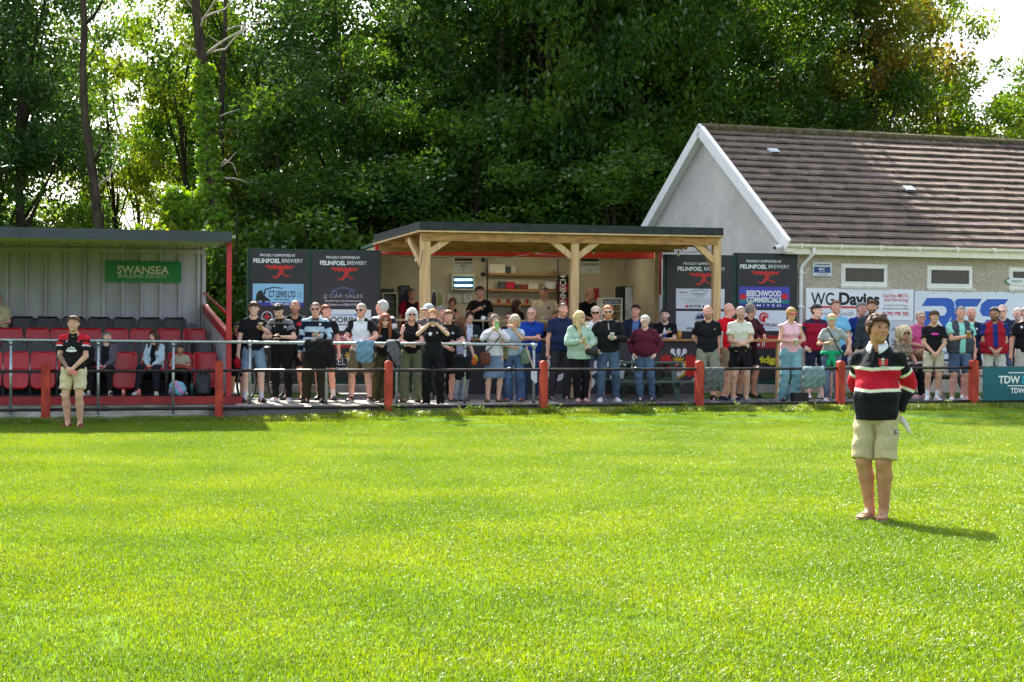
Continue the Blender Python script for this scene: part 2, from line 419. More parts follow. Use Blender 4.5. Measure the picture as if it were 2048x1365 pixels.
def blade_mesh(name, n, R, hmin, hmax, wid, seed, m, clump=.0, dead=.02):
    r = np.random.RandomState(seed); rr = R*np.sqrt(r.rand(n)); th = r.rand(n)*2*PI
    x, y = rr*np.cos(th), rr*np.sin(th)
    if clump: cx = r.randn(n//30+1, 2)*R*.6; k = r.randint(0, len(cx), n); s_ = r.rand(n) < clump; x = np.where(s_, cx[k, 0]+r.randn(n)*.05, x); y = np.where(s_, cx[k, 1]+r.randn(n)*.05, y)
    h = r.uniform(hmin, hmax, n); ph = r.rand(n)*2*PI; lean = r.uniform(.15, 1.1, n)*h; w = wid*r.uniform(.7, 1.3, n)
    dx, dy = np.cos(ph), np.sin(ph); a2 = ph+r.uniform(-1.3, 1.3, n)+PI/2; sx, sy = np.cos(a2), np.sin(a2)
    V = np.zeros((n, 5, 3))
    V[:, 0] = np.stack([x-sx*w/2, y-sy*w/2, 0*h], -1); V[:, 1] = np.stack([x+sx*w/2, y+sy*w/2, 0*h], -1)
    mx, my = x+dx*lean*.3, y+dy*lean*.3
    V[:, 2] = np.stack([mx+sx*w*.45, my+sy*w*.45, h*.6], -1); V[:, 3] = np.stack([mx-sx*w*.45, my-sy*w*.45, h*.6], -1)
    V[:, 4] = np.stack([x+dx*lean, y+dy*lean, h*(1-.25*lean/h)], -1)
    c = np.ones((n, 3))*r.uniform(.7, 1.2, n)[:, None]; c[:, 0] *= r.uniform(.85, 1.2, n)
    dd = r.rand(n) < dead; c[dd] = np.array([1.5, 1.2, 1.6])*r.uniform(.7, 1.1, dd.sum())[:, None]
    V[dd, :, 2] *= .6
    return tri_mesh(name, V.reshape(-1, 3), np.repeat(c, 5, 0), m, 5, [(0, 1, 2, 3), (3, 2, 4)])
def scatter(name, pts, src, smin, smax, label, cat, seed=0):
    """one object: a cloud of points that carries copies of a source tuft by geometry nodes"""
    me = bpy.data.meshes.new(name); me.from_pydata([tuple(p) for p in pts], [], []); o = bpy.data.objects.new(name, me); COL.objects.link(o)
    ng = bpy.data.node_groups.new(name, 'GeometryNodeTree'); ng.interface.new_socket('Geometry', in_out='INPUT', socket_type='NodeSocketGeometry'); ng.interface.new_socket('Geometry', in_out='OUTPUT', socket_type='NodeSocketGeometry')
    N, L = ng.nodes, ng.links.new
    i, ou = N.new('NodeGroupInput'), N.new('NodeGroupOutput'); ip = N.new('GeometryNodeInstanceOnPoints'); m2p = N.new('GeometryNodeMeshToPoints')
    L(i.outputs[0], m2p.inputs['Mesh']); L(m2p.outputs[0], ip.inputs['Points'])
    jn = N.new('GeometryNodeGeometryToInstance')
    for s_ in src:
        oi = N.new('GeometryNodeObjectInfo'); oi.inputs['Object'].default_value = s_; oi.inputs['As Instance'].default_value = True
        L(oi.outputs['Geometry'], jn.inputs[0])
    L(jn.outputs[0], ip.inputs['Instance'])
    if len(src) > 1:
        nt2 = N.new('GeometryNodeJoinGeometry')
        for lk in list(ng.links):
            if lk.to_node == jn: fs = lk.from_socket; ng.links.remove(lk); L(fs, nt2.inputs[0])
        ng.links.new(nt2.outputs[0], ip.inputs['Instance']); ip.inputs['Pick Instance'].default_value = True
        ri = N.new('FunctionNodeRandomValue'); ri.data_type = 'INT'; ri.inputs[4].default_value = 0; ri.inputs[5].default_value = len(src)-1
        L(ri.outputs[2], ip.inputs['Instance Index'])
    rr_ = N.new('FunctionNodeRandomValue'); rr_.data_type = 'FLOAT_VECTOR'; rr_.inputs[0].default_value = (0, 0, 0); rr_.inputs[1].default_value = (0, 0, 2*PI); rr_.inputs['Seed'].default_value = seed+3
    L(rr_.outputs[0], ip.inputs['Rotation'])
    rs = N.new('FunctionNodeRandomValue'); rs.data_type = 'FLOAT'; rs.inputs[2].default_value = smin; rs.inputs[3].default_value = smax; rs.inputs['Seed'].default_value = seed
    L(rs.outputs[1], ip.inputs['Scale']); L(ip.outputs[0], ou.inputs[0])
    md = o.modifiers.new('scatter', 'NODES'); md.node_group = ng
    return tag(o, label, cat, kind='stuff')
gsrc = [bpy.data.objects.new('grass_tile', blade_mesh('grass_tile', 3000, .6, .018, .045, .0048, k, m_grass, .3)) for k in range(3)]
r = random.Random(1); pts = []
y = 6.6
while y < 31.5:
    hw = .31*y+2.2; x = -hw
    while x < hw:
        px, py = x+r.uniform(-.15, .15), y+r.uniform(-.15, .15); a, b = ab(px, py)
        if b < -.35: pts.append((px, py, gz(a, b)))
        x += .6
    y += .6
scatter('pitch_grass', pts, gsrc, .85, 1.15, 'short bright green grass covering the rugby pitch', 'grass')
m_rough = leaf_mat('rough grass', (92, 120, 24), (126, 142, 40), trans=.5, gloss=.04, scale=1.5)
rsrc = [bpy.data.objects.new('tuft_tile', blade_mesh('tuft_tile', 700, .28, .04, .13, .007, 30+k, m_rough, .5, .15)) for k in range(2)]
pts = []
for k in range(900):
    a = r.uniform(-10, 12); b = -abs(r.gauss(0, .22))+.12
    if a < -3.5 and b > -.15: b -= .15
    dens = .3 if a < -4.5 else .85
    if r.random() > dens: continue
    p = S.w(a, b, gz(a, min(b, 0))); pts.append(tuple(p))
scatter('fence_grass', pts, rsrc, .5, 1.05, 'rougher grass tufts along the foot of the pitch fence', 'grass', 3)
# broad leaved weeds on the bank
def weed(p, s, seed):
    q = random.Random(seed); V, F = [], []
    for k in range(q.randint(26, 46)):
        a = q.uniform(0, 2*PI); l = s*q.uniform(.03, .075); h = q.uniform(.0, .10)*s; r0 = q.uniform(0, .12)*s
        c = Vector((math.cos(a)*r0, math.sin(a)*r0, h)); d = Vector((math.cos(a), math.sin(a), q.uniform(.1, 1.2))).normalized(); w = d.cross(Vector((0, 0, 1))).normalized()*l*.28
        o = len(V); V += [c, c+d*l*.5+w, c+d*l, c+d*l*.5-w]; F.append((o, o+1, o+2, o+3))
    return [tuple(Vector(v)+p) for v in V], F
m_weed = mat('weed leaf', (150, 172, 60), .5, .4, noise=.25, scale=9)
gs = []
for k in range(46):
    a = r.choice([r.uniform(-3.5, 0), r.uniform(-1, 2.5), r.uniform(2, 9)]); b = r.uniform(-.35, .05)
    gs.append(weed(S.w(a, b, gz(a, b)), r.uniform(.7, 1.5), k))
solo('bank_weeds', g_join(*gs), m_weed, 'broad leaved weeds sprouting under the pitch fence', 'weeds', kind='stuff')

# ================================================================== FENCE AND RAILING
m_post = mat('red post paint', (198, 74, 50), .6, .35, noise=.3, scale=9, bump=.4, bscale=40, c2=(146, 40, 30), stretch=(1, 1, .35))
m_tube = mat('dark weathered tube', (70, 60, 60), .35, .5, metal=.6, noise=.35, scale=14, c2=(44, 36, 38))
fence = thing('pitch_fence', S.w(0, 0, .1), 'red post fence with two dark tube rails along the edge of the pitch', 'fence')
post_px = [(90, 725, 845, 17), (437, 722, 843, 15.5), (777, 722, 830, 14.5), (1088, 722, 824, 14.5), (1400, 722, 824, 14.5), (1683, 722, 824, 14), (1950, 720, 815, 14)]
def fence_post(a, zt, wd, z0):
    P = []
    for k in range(9):                       # rounded head
        t = PI*k/8; P.append((math.cos(t)*wd/2, zt-wd*.35+math.sin(t)*wd*.35))
    P = [(wd/2, z0)]+P+[(-wd/2, z0)]
    return g_prism([S.w(a+x, -.075, z) for x, z in P], S.e2*.15)
A_ = []
for px, yt, yb, w in post_px:
    a, zt = S.az(px+1.5, yt, -.075); A_.append((a, zt)); s_ = FPX/S.hit(px, yt, -.075).y
    obj('post', fence_post(a, zt, w/s_, gz(a, 0)-.3), m_post, fence)
A_ = [(A_[0][0]-2.75, A_[0][1])]+A_+[(A_[-1][0]+2.7, A_[-1][1]+.01)]
for i in (0, -1): obj('post', fence_post(A_[i][0], A_[i][1], .14, -.2), m_post, fence)
TR = [S.w(*S.az(px, py, 0)[:1], 0, S.az(px, py, 0)[1]) for px, py in ((-120, 743.5), (777, 741), (1400, 738.5), (2170, 735))]
BR = [S.w(*S.az(px, py, 0)[:1], 0, S.az(px, py, 0)[1]) for px, py in ((-120, 822), (777, 814), (1400, 808), (2170, 801))]
obj('rail', g_tube(TR, .027, 10), m_tube, fence, smooth=True); obj('rail', g_tube(BR, .027, 10), m_tube, fence, smooth=True)
for pts_ in (TR, BR):
    gs = []
    for k in range(9):
        a = A_[0][0]+1.4+k*2.3; z = pts_[0].z+(pts_[-1].z-pts_[0].z)*((a-(pts_[0]-S.o).dot(S.e1))/((pts_[-1]-pts_[0]).dot(S.e1)))
        obj('coupler', g_tube([S.w(a-.06, 0, z), S.w(a+.06, 0, z)], .034, 10), m_tube, fence, smooth=True)
m_galv = mat('galvanised steel', (188, 196, 196), .38, .5, metal=.75, noise=.15, scale=20, c2=(150, 158, 160))
rail = thing('steel_railing', S.w(-2, .5, .28), 'galvanised steel tube railing on concrete between the fence and the crowd', 'railing')
RB = .5
def rpt(px, py): a, z = S.az(px, py, RB); return S.w(a, RB, z)
Rp = [rpt(-60, 679), rpt(0, 680), rpt(400, 684), rpt(640, 686.5), rpt(843, 688), rpt(1067, 690)]
obj('top_rail', g_tube(Rp, .026, 10), m_galv, rail, smooth=True)
for px, pt_, pb in ((22, 681, 819), (197, 682, 822), (347, 684, 828), (500, 685, 826), (653, 687, 812), (794, 688, 812), (930, 689, 812), (1068, 691, 812)):
    p = rpt(px, pt_); z0 = .10 if px < 460 else YZ
    obj('post', g_tube([S.w((p-S.o).dot(S.e1), RB, z0), p], .024, 10), m_galv, rail, smooth=True)
    ax_ = (p-S.o).dot(S.e1)
    obj('fitting', g_join(g_tube([p-S.e1*.055, p+S.e1*.055], .034, 10), g_tube([p-Vector((0, 0, .02)), p-Vector((0, 0, .075))], .033, 10), S.box(ax_-.07, ax_+.07, RB-.05, RB+.05, z0, z0+.02)), m_galv, rail, smooth=True)

# ================================================================== GRANDSTAND (left)
m_red = mat('red gloss paint', (190, 30, 40), .4, .5, noise=.12, scale=5)
m_redw = mat('worn red paint', (168, 50, 48), .6, .4, noise=.25, scale=4, c2=(130, 34, 34))
m_clad = mat('pale grey cladding', (180, 178, 188), .45, .5, noise=.12, scale=1.2, stretch=(3, 3, .5))
m_dark = mat('dark grey fascia', (62, 66, 76), .5, .4, noise=.12, scale=3)
m_deck = mat('black deck', (34, 34, 36), .8, .3, noise=.2, scale=6)
m_plinth = mat('stained whitewashed concrete', (196, 194, 184), .9, .2, noise=.3, scale=2.2, bump=.3, bscale=40, c2=(118, 116, 98), stretch=(1, 1, 3))
SA0, SB0 = -13.5, .72
ARx = S.az(484, 800, SB0)[0]          # right end of the deck
DZ = S.az(300, 793.5, SB0)[1]
stand = thing('grandstand', S.w(-8, 2.5, 0), 'covered grey stand with red trim and rows of seats', 'grandstand')
obj('plinth', g_join(S.box(SA0, ARx-.05, SB0+.03, 5.0, -.1, DZ-.13, .01), S.box(SA0, ARx+.35, .42, SB0+.03, -.1, .07, .015)), m_plinth, stand)
obj('deck', g_join(S.box(SA0, ARx-.02, SB0+.02, 5.0, DZ-.03, DZ)), m_deck, stand)
obj('trim', S.box(SA0, ARx, SB0-.02, SB0+.03, DZ-.135, DZ+.003, .004), m_redw, stand)
STEP = [0, .2, .41, .62]; ROWB = [SB0+.95, SB0+1.75, SB0+2.55, SB0+3.35]
AW = S.az(406, 600, SB0+3.95)[0]      # inner face of the right end
WB = SB0+3.95
for i in (1, 2, 3):
    obj('terrace', g_join(S.box(SA0, AW-.02, ROWB[i]-.42, WB-.01*i, DZ+.001*i, DZ+STEP[i], .006)), m_deck, stand)
# back wall: ribbed sheet
RZf, RZb = S.az(300, 458, SB0-.35)[1], S.az(200, 491, WB)[1]+.02
def ribbed(fr, a0, a1, b, z0, z1, pitch=.36, depth=.06, flip=False, top=None):
    P = []; a = a0; k = 0
    while a < a1:
        for da, o in ((0, 0), (pitch*.72, 0), (pitch*.77, depth), (pitch*.92, depth), (pitch*.97, 0)):
            if a+da < a1: P.append((a+da, o))
        a += pitch
    P.append((a1, 0)); V, F = [], []
    for x, o in P:
        for dz in (z0, z1): V.append(fr.w(x, b-o, dz))
        for dz in (z0, z1): V.append(fr.w(x, b+.03, dz))
    for i in range(len(P)-1):
        q = i*4; F += [(q, q+4, q+5, q+1), (q+2, q+3, q+7, q+6), (q+1, q+5, q+7, q+3)]
    return [tuple(v) for v in V], F
obj('back_wall', ribbed(S, SA0, AW, WB, DZ-.3, RZb+.02), m_clad, stand)
obj('wall_rail', g_join(S.box(SA0, AW+.02, WB-.07, WB-.04, DZ+.62+.62, DZ+.62+.66), S.box(SA0, AW, WB-.08, WB-.04, RZb-.16, RZb-.08)), m_clad, stand)
# right end wall: full height at the back, falling to the front (it leans out to the right like the photo's side)
F_out = S.w(S.az(459, 700, SB0+.05)[0], SB0+.05, 0); B_out = S.w(AW+.03, WB, 0)
dv = F_out-B_out; nrm = dv.cross(Vector((0, 0, 1))).normalized()
zt_b, zt_f = S.az(406, 622, WB)[1], S.az(455, 682, SB0+.05)[1]
V, F = [], []; N_ = 26
for i in range(N_+1):
    t = i/N_; o = nrm*(.03 if i % 2 else 0); zt = zt_b+(zt_f-zt_b)*t
    for z in (DZ-.3, zt): V.append(tuple(B_out+dv*t+o+Vector((0, 0, z))))
for i in range(N_): q = 2*i; F.append((q, q+2, q+3, q+1))
obj('side_wall', (V, F), m_clad, stand)
obj('side_wall_trim', g_beam(B_out+Vector((0, 0, zt_b+.05)), F_out+Vector((0, 0, zt_f+.05)), .09, .16), m_red, stand)
obj('handrail', g_tube([B_out+Vector((0, 0, zt_b+.35)), F_out+Vector((0, 0, zt_f+.42))], .024, 8), m_red, stand, smooth=True)
# corner post, roof
pa = S.az(457.5, 700, SB0+.02)[0]
obj('pillar', S.box(pa-.045, pa+.045, SB0-.02, SB0+.07, DZ, RZf-.1, .006), m_red, stand)
obj('pillar', S.box(AW-.02, AW+.05, WB-.06, WB+.02, DZ, RZb, .004), m_clad, stand)
RA = S.az(462, 470, SB0-.35)[0]; th = .17
Pf0, Pf1 = S.w(SA0-.3, SB0-.35, RZf), S.w(RA, SB0-.35, RZf-.03); Pb0, Pb1 = S.w(SA0-.3, WB+.2, RZb+.2), S.w(AW+.3, WB+.2, RZb+.17)
dn = Vector((0, 0, -.05))
obj('roof', g_prism([Pf0, Pf1, Pb1, Pb0], dn), m_dark, stand)
obj('fascia', g_join(g_beam(Pf0-Vector((0, 0, th/2)), Pf1-Vector((0, 0, th/2)), .03, th+.012), g_beam(Pf1-Vector((0, 0, th/2)), Pb1-Vector((0, 0, th/2)), .03, th+.006)), m_dark, stand)
gs = []; gb = []
for k in range(40):                        # ribs of the roof sheet, seen from below
    t = k/39; q0, q1 = Pf0.lerp(Pf1, t)+S.e2*.06, Pb0.lerp(Pb1, t)-S.e2*.2; gs.append(g_beam(q0-Vector((0, 0, .075)), q1-Vector((0, 0, .075)), .16, .05))
obj('roof_lining', g_join(*gs), mat('roof lining sheet', (176, 178, 164), .6, .3, noise=.1), stand)
for t in (.12, .5, .86): gb.append(g_beam(Pf0.lerp(Pb0, t)-Vector((0, 0, .14)), Pf1.lerp(Pb1, t)-Vector((0, 0, .14)), .06, .08))
obj('purlin', g_join(*gb), m_clad, stand)
obj('gutter', g_tube([Pb0.lerp(Pf0, .18)-Vector((0, 0, .24)), Pb0.lerp(Pb1, .5).lerp(Pf0.lerp(Pf1, .5), .18)-Vector((0, 0, .24))], .06, 10), mat('brown cream gutter', (176, 160, 126), .5), stand, smooth=True)
# green sign
sg = thing('wall_sign', S.w(S.az(286, 545, WB-.04)[0], WB-.04, DZ+1.4), 'green SWANSEA BUILDING SOCIETY sign on the back wall of the stand', 'sign')
obj('board', S.pbox(210, 523, 363, 565, WB-.085, WB-.06), mat('sign green', (18, 132, 66), .35, noise=.05), sg)
m_cream = mat('cream lettering', (226, 222, 190), .6, noise=.03)
obj('lettering', g_join(g_text('SWANSEA', S, (234, 531.5, 338, 548), WB-.09, .022), g_text('BUILDING SOCIETY', S, (237, 549, 334, 555.5), WB-.09, .004)), m_cream, sg)

# ---- stadium seats
m_seatr = mat('red plastic seat', (186, 14, 28), .36, .5, noise=.06, scale=3)
m_seatk = mat('black plastic seat', (24, 25, 32), .36, .5, noise=.1, scale=3)
m_seatf = mat('grey seat frame', (150, 150, 154), .4, metal=.6, noise=.1)
def panel_geo(w, h, curve, r, n=10, t=.018, lip=.02):
    """curved shell panel in the xz plane, bowed towards +y in the middle, rounded corners"""
    V, F = [], []; m_ = 8
    for side in (0, 1):
        for j in range(m_+1):
            v = j/m_; z = v*h
            dd = min(v, 1-v)*h; cut = 0 if dd > r else r-math.sqrt(max(0, r*r-(r-dd)**2))
            ww = w/2-cut
            for i in range(n+1):
                u = -1+2*i/n; V.append((u*ww, curve*(1-u*u)+side*t-(lip*max(0, abs(u)-.75)*4 if 1 else 0)*.5, z))
    S_ = (m_+1)*(n+1)
    for j in range(m_):
        for i in range(n): q = j*(n+1)+i; F += [(q, q+1, q+n+2, q+n+1), (q+S_, q+S_+n+1, q+S_+n+2, q+S_+1)]
    rim = [i for i in range(n+1)]+[j*(n+1)+n for j in range(1, m_+1)]+[m_*(n+1)+i for i in range(n-1, -1, -1)]+[j*(n+1) for j in range(m_-1, 0, -1)]
    for k in range(len(rim)): a, b = rim[k], rim[(k+1) % len(rim)]; F.append((b, a, a+S_, b+S_))
    return V, F
def make_seat(m, down, label, group):
    t = thing('stadium_seat', (0, 0, 0), label, 'seat', S.ang, group)
    bk = g_xf(panel_geo(.43, .36, .05, .06), Matrix.Translation((0, 0, .40)) @ Matrix.Rotation(rad(-9), 4, 'X'))
    obj('backrest', bk, m, t, smooth=True, local=True)
    if down: st = g_xf(panel_geo(.42, .38, .03, .07), Matrix.Translation((0, -.02, .43)) @ Matrix.Rotation(rad(86), 4, 'X'))
    else: st = g_xf(panel_geo(.42, .36, .035, .09), Matrix.Translation((0, -.14, .10)) @ Matrix.Rotation(rad(-8), 4, 'X'))
    obj('seat', st, m, t, smooth=True, local=True)
    fr = []
    for s in (-1, 1):
        fr += [g_tube([(s*.235, .02, 0), (s*.235, .0, .42), (s*.215, .08, .70)], .011, 6), g_tube([(s*.2, -.03, .3), (s*.235, .0, .3)], .02, 6)]
    fr.append(g_tube([(-.2, -.045, .30), (-.2, -.13, .36), (-.15, -.15, .41), (.15, -.15, .41), (.2, -.13, .36), (.2, -.045, .30)], .007, 6))
    obj('seat_frame', g_join(*fr), m_seatf, t, smooth=True, local=True); return t
rows = [('front', 'red', [-21, 33, 87, 141, 195, 250, 307, 360, 410]), ('second', 'black', [-26, 28, 80, 133, 188, 243, 296, 350, 402]),
        ('third', 'red', [-32, 21, 75, 125, 180, 233, 283, 337, 389]), ('back', 'black', [-8, 46, 95, 147, 199, 249, 300, 349])]
protos = {}
for ri, (rn, cn, xs) in enumerate(rows):
    n = len(xs)
    for i, px in enumerate(xs):
        down = (ri == 0 and px in (195, 307, 360, 141)) or (ri == 3 and px == -8)
        key = (cn, down); lab = 'label'
        pos = n-i
        where = f'{ORD[pos-1]} seat from the red pillar in the {rn} row' if pos > 1 else f'the seat nearest the red pillar in the {rn} row'
        state = 'folded down under a seated spectator' if down else 'tipped up and empty'
        lab = f'{cn} plastic seat, {where}, {"in use" if down else "tipped up"}'
        b = ROWB[ri]; a = S.az(px, 700-ri*20, b)[0]
        if key not in protos: t = make_seat(m_seatr if cn == 'red' else m_seatk, down, lab, 'tip-up seats of the stand'); protos[key] = t
        else: t = copy_tree(protos[key]); t['label'] = lab
        t.location = S.w(a, b, DZ+STEP[ri]); t['group'] = f'{cn} tip-up seats in the stand'

# ================================================================== CANOPY + COUNTER
m_timber = mat('new sawn timber', (222, 190, 142), .7, .3, noise=.14, scale=3, stretch=(6, 6, .6), bump=.15, bscale=20, c2=(190, 152, 106))
m_timberh = mat('new sawn timber boards', (190, 146, 92), .7, .3, noise=.16, scale=3, stretch=(.7, 6, 6), c2=(150, 106, 62))
m_felt = mat('black roofing felt', (48, 54, 54), .7, .3, noise=.2, scale=10, bump=.3, bscale=120)
CB, KB = 2.8, 5.9                          # front of the canopy, face of the bar container
can = thing('timber_canopy', S.w(0, CB, YZ), 'timber framed canopy with felt roof in front of the bar', 'canopy')
def cp(px, py, b): return S.hit(px, py, b)
FL, FR_ = cp(840, 443, CB-.05), cp(1447, 456.5, CB-.05); BL, BR_ = cp(748, 470, KB-.2), cp(1352, 474, KB-.2)
FL2, FR2 = cp(840, 461, CB-.05), cp(1447, 472, CB-.05); BL2 = cp(748, 487, KB-.2); BR2 = BR_-Vector((0, 0, .16))
V = [FL, FR_, BR_, BL, FL2, FR2, BR2, BL2]
hexf = [(0, 1, 2, 3), (4, 7, 6, 5), (0, 4, 5, 1), (1, 5, 6, 2), (2, 6, 7, 3), (3, 7, 4, 0)]
obj('roof', ([tuple(v) for v in V], hexf), m_felt, can)
e = Vector((0, 0, .03))
obj('roof_edge', g_join(g_beam(FL2-e*.5-S.e2*.0, FR2-e*.5, .05, .03), g_beam(FL2-e*.5, BL2-e*.5, .05, .028)), m_timber, can)
gs = []
for k in range(22):                       # boards of the ceiling
    t0, t1 = k/22, (k+.94)/22; q = [FL2.lerp(BL2, t0), FR2.lerp(BR2, t0), FR2.lerp(BR2, t1), FL2.lerp(BL2, t1)]
    gs.append(g_prism([v-Vector((0, 0, .032)) for v in q], Vector((0, 0, .02))))
obj('ceiling_boards', g_join(*gs), m_timberh, can)
for t, h in ((.035, .15), (.36, .13), (.66, .13), (.95, .15)):
    L_, R_ = FL2.lerp(BL2, t), FR2.lerp(BR2, t); obj('beam', g_beam(L_.lerp(R_, .01)-Vector((0, 0, .035+h/2)), L_.lerp(R_, .985)-Vector((0, 0, .035+h/2)), .07, h), m_timberh, can)
def zroof(px): a = (px-840)/(1447-840); return FL2.z+(FR2.z-FL2.z)*a-.04
for px, w in ((850, 19), (1148.5, 15.5), (1432.5, 15.5)):
    p = cp(px, 560, CB+.12); a = (p-S.o).dot(S.e1); wd = w/(FPX/p.y); w2 = wd/2
    obj('post', S.box(a-w2, a+w2, CB+.05, CB+.05+wd, YZ, zroof(px), .006), m_timber, can)
    d = CB+.05+wd/2
    for x2, y2, x3, y3 in {850: ((862, 502, 925, 460),), 1148.5: ((1141, 513, 1084, 466), (1156, 513, 1215, 468)), 1432.5: ((1425, 520, 1372, 470),)}[px]:
        p0, p1 = cp(x2, y2, d), cp(x3, y3, d); dd = (p1-p0).normalized(); obj('brace', g_beam(p0-dd*.1, p1+dd*.05, wd*.75, .115, S.e2.cross(dd)), m_timber, can)
    if px != 1148.5:
        ps = Vector(S.w(a, d+.05, zroof(px)-.7)); obj('brace', g_beam(ps, ps+S.e2*.62+Vector((0, 0, .62))+(S.e1*-.2 if px == 850 else S.e1*-.05), .08, .10), m_timber, can)
for px, py in ((757, 495), (1314, 497)):
    p = cp(px, py, KB-.3); obj('post', g_box(p.x-.05, p.x+.05, p.y-.03, p.y+.03, YZ, p.z+.1), m_timber, can) if px > 900 else None
# string lights
m_cable = mat('black cable', (22, 22, 24), .6)
m_bulb = mat('clear bulb glass', (226, 222, 210), .1, .6, noise=.02)
sl = thing('string_lights', cp(1148, 500, CB+1), 'black cable festoon with clear bulbs strung under the canopy roof', 'string lights')
cab, hold, bl = [], [], []
runs = [((858, 480), (992, 475), CB+.5), ((992, 475), (1140, 485), CB+.6), ((1140, 485), (1275, 474), CB+.7), ((1275, 474), (1425, 490), CB+.6), ((1318, 500), (1435, 498), CB+.9), ((760, 505), (905, 514), KB-.25), ((905, 514), (1072, 508), KB-.25), ((1072, 508), (1310, 517), KB-.25), ((846, 500), (838, 540), CB+.02)]
for (x0, y0), (x1, y1), b in runs:
    P = [cp(x0+(x1-x0)*t/8, y0+(y1-y0)*t/8+6*math.sin(PI*t/8), b) for t in range(9)]; cab.append(g_tube(P, .006, 5))
for x, y, b in ((991, 470, CB+.5), (1072, 503, KB-.6), (1187, 503, KB-.6), (1275, 477, CB+.6), (1357, 506, CB+.9), (1364, 496, CB+1.4), (838, 520, CB+.4), (832, 517, CB+.5)):
    p = cp(x, y, b); hold.append(g_tube([p+Vector((0, 0, .05)), p], .016, 7)); bl.append(g_ell(p-Vector((0, 0, .035)), (.026, .026, .04)))
obj('cable', g_join(*cab), m_cable, sl, smooth=True); obj('lamp_holder', g_join(*hold), m_cable, sl); obj('bulb', g_join(*bl), m_bulb, sl, smooth=True)

# bar counter under the canopy
m_panel = mat('printed dark grey panel', (62, 60, 64), .45, .4, noise=.06, scale=2)
m_white = mat('white print', (235, 235, 238), .5, noise=.02)
ctr = thing('bar_counter', S.w(0, 3, YZ), 'long counter with wooden top and dark printed front under the canopy', 'counter')
CF = 2.98
ca0, ca1 = S.az(880, 700, CF)[0], S.az(1392, 700, CF)[0]; cz = S.az(1200, 679, CF)[1]
czb = S.az(1200, 789, CF)[1]
obj('front_panel', S.box(ca0, ca1, CF, CF+.05, czb, cz-.035), m_panel, ctr)
obj('counter_top', S.box(ca0-.03, ca1+.04, CF-.08, CF+.42, cz-.03, cz+.012, .006), m_timberh, ctr)
obj('kick_board', S.box(ca0, ca1, CF-.1, CF+.06, YZ-.02, czb-.003, .01), mat('grey step timber', (120, 116, 108), .8), ctr)
for a in np.linspace(ca0+.1, ca1-.1, 5): obj('leg', S.box(a-.04, a+.04, CF+.3, CF+.38, YZ, cz-.032), m_timber, ctr)
tg = thing('counter_lettering', S.w(1, CF, 1), 'x', 'x') if False else None
obj('lettering', g_join(g_text('THE', S, (1090, 690.5, 1112, 698.5), CF, .03), g_text('Cegrai', S, (1086, 702, 1275, 782), CF, .03, shear=.35), g_text('JONES', S, (1383, 757, 1406, 763), CF, .03, shear=.2)), m_white, ctr)
m_gold = mat('gold print', (214, 168, 44), .5, noise=.05); m_redp = mat('red print', (206, 40, 42), .5, noise=.05); m_blackp = mat('black print', (26, 26, 28), .5, noise=.03)
def circ(cx, cy, rx, ry, n=20, a0=0, a1=2*PI): return [(cx+rx*math.cos(a0+(a1-a0)*i/n), cy+ry*math.sin(a0+(a1-a0)*i/n)) for i in range(n if abs(a1-a0-2*PI) < 1e-6 else n+1)]
def crest(fr, b, cx, cy, s, par):
    """shield with tower, crown, three feathers and red supporters; s = pixels per unit, about 100 units high"""
    X = lambda P: [(cx+x*s, cy+y*s) for x, y in P]
    obj('crest_supporters', g_join(*[g_poly(fr, X([(sg_*x, y) for x, y in [(22, -20), (34, -34), (30, -48), (44, -40), (52, -52), (56, -38), (74, -46), (66, -30), (80, -26), (66, -18), (72, -4), (58, -6), (62, 12), (72, 26), (60, 24), (66, 40), (52, 34), (44, 46), (34, 34), (26, 40)]]), b, .002) for sg_ in (-1, 1)]), m_redp, par)
    obj('crest_shield', g_poly(fr, X([(-30, -20), (30, -20), (30, 20), (24, 36), (0, 50), (-24, 36), (-30, 20)]), b-.003, .002), m_gold, par)
    obj('crest_field', g_poly(fr, X([(-22, -13), (22, -13), (22, 18), (17, 30), (0, 41), (-17, 30), (-22, 18)]), b-.006, .002), m_white, par)
    obj('crest_tower', g_poly(fr, X([(-14, -2), (-14, -10), (-9, -10), (-9, -5), (-4, -5), (-4, -10), (4, -10), (4, -5), (9, -5), (9, -10), (14, -10), (14, -2), (11, 2), (11, 24), (3, 24), (3, 14), (-3, 14), (-3, 24), (-11, 24), (-11, 2)]), b-.009, .002), m_redp, par)
    obj('crest_crown', g_poly(fr, X([(-18, -22), (-22, -38), (-12, -30), (-8, -40), (0, -32), (8, -40), (12, -30), (22, -38), (18, -22)]), b-.006, .002), m_gold, par)
    obj('crest_feathers', g_join(*[g_poly(fr, X([(x0, -36), (x1-9, -56), (x1-7, -68), (x1+1, -72), (x1+9, -66), (x1+9, -54)]), b-.003*(2+k), .002) for k, (x0, x1) in enumerate(((-6, -24), (6, 24), (0, 0)))]), m_white, par)
crest(S, CF, 1357, 733, .50, ctr)

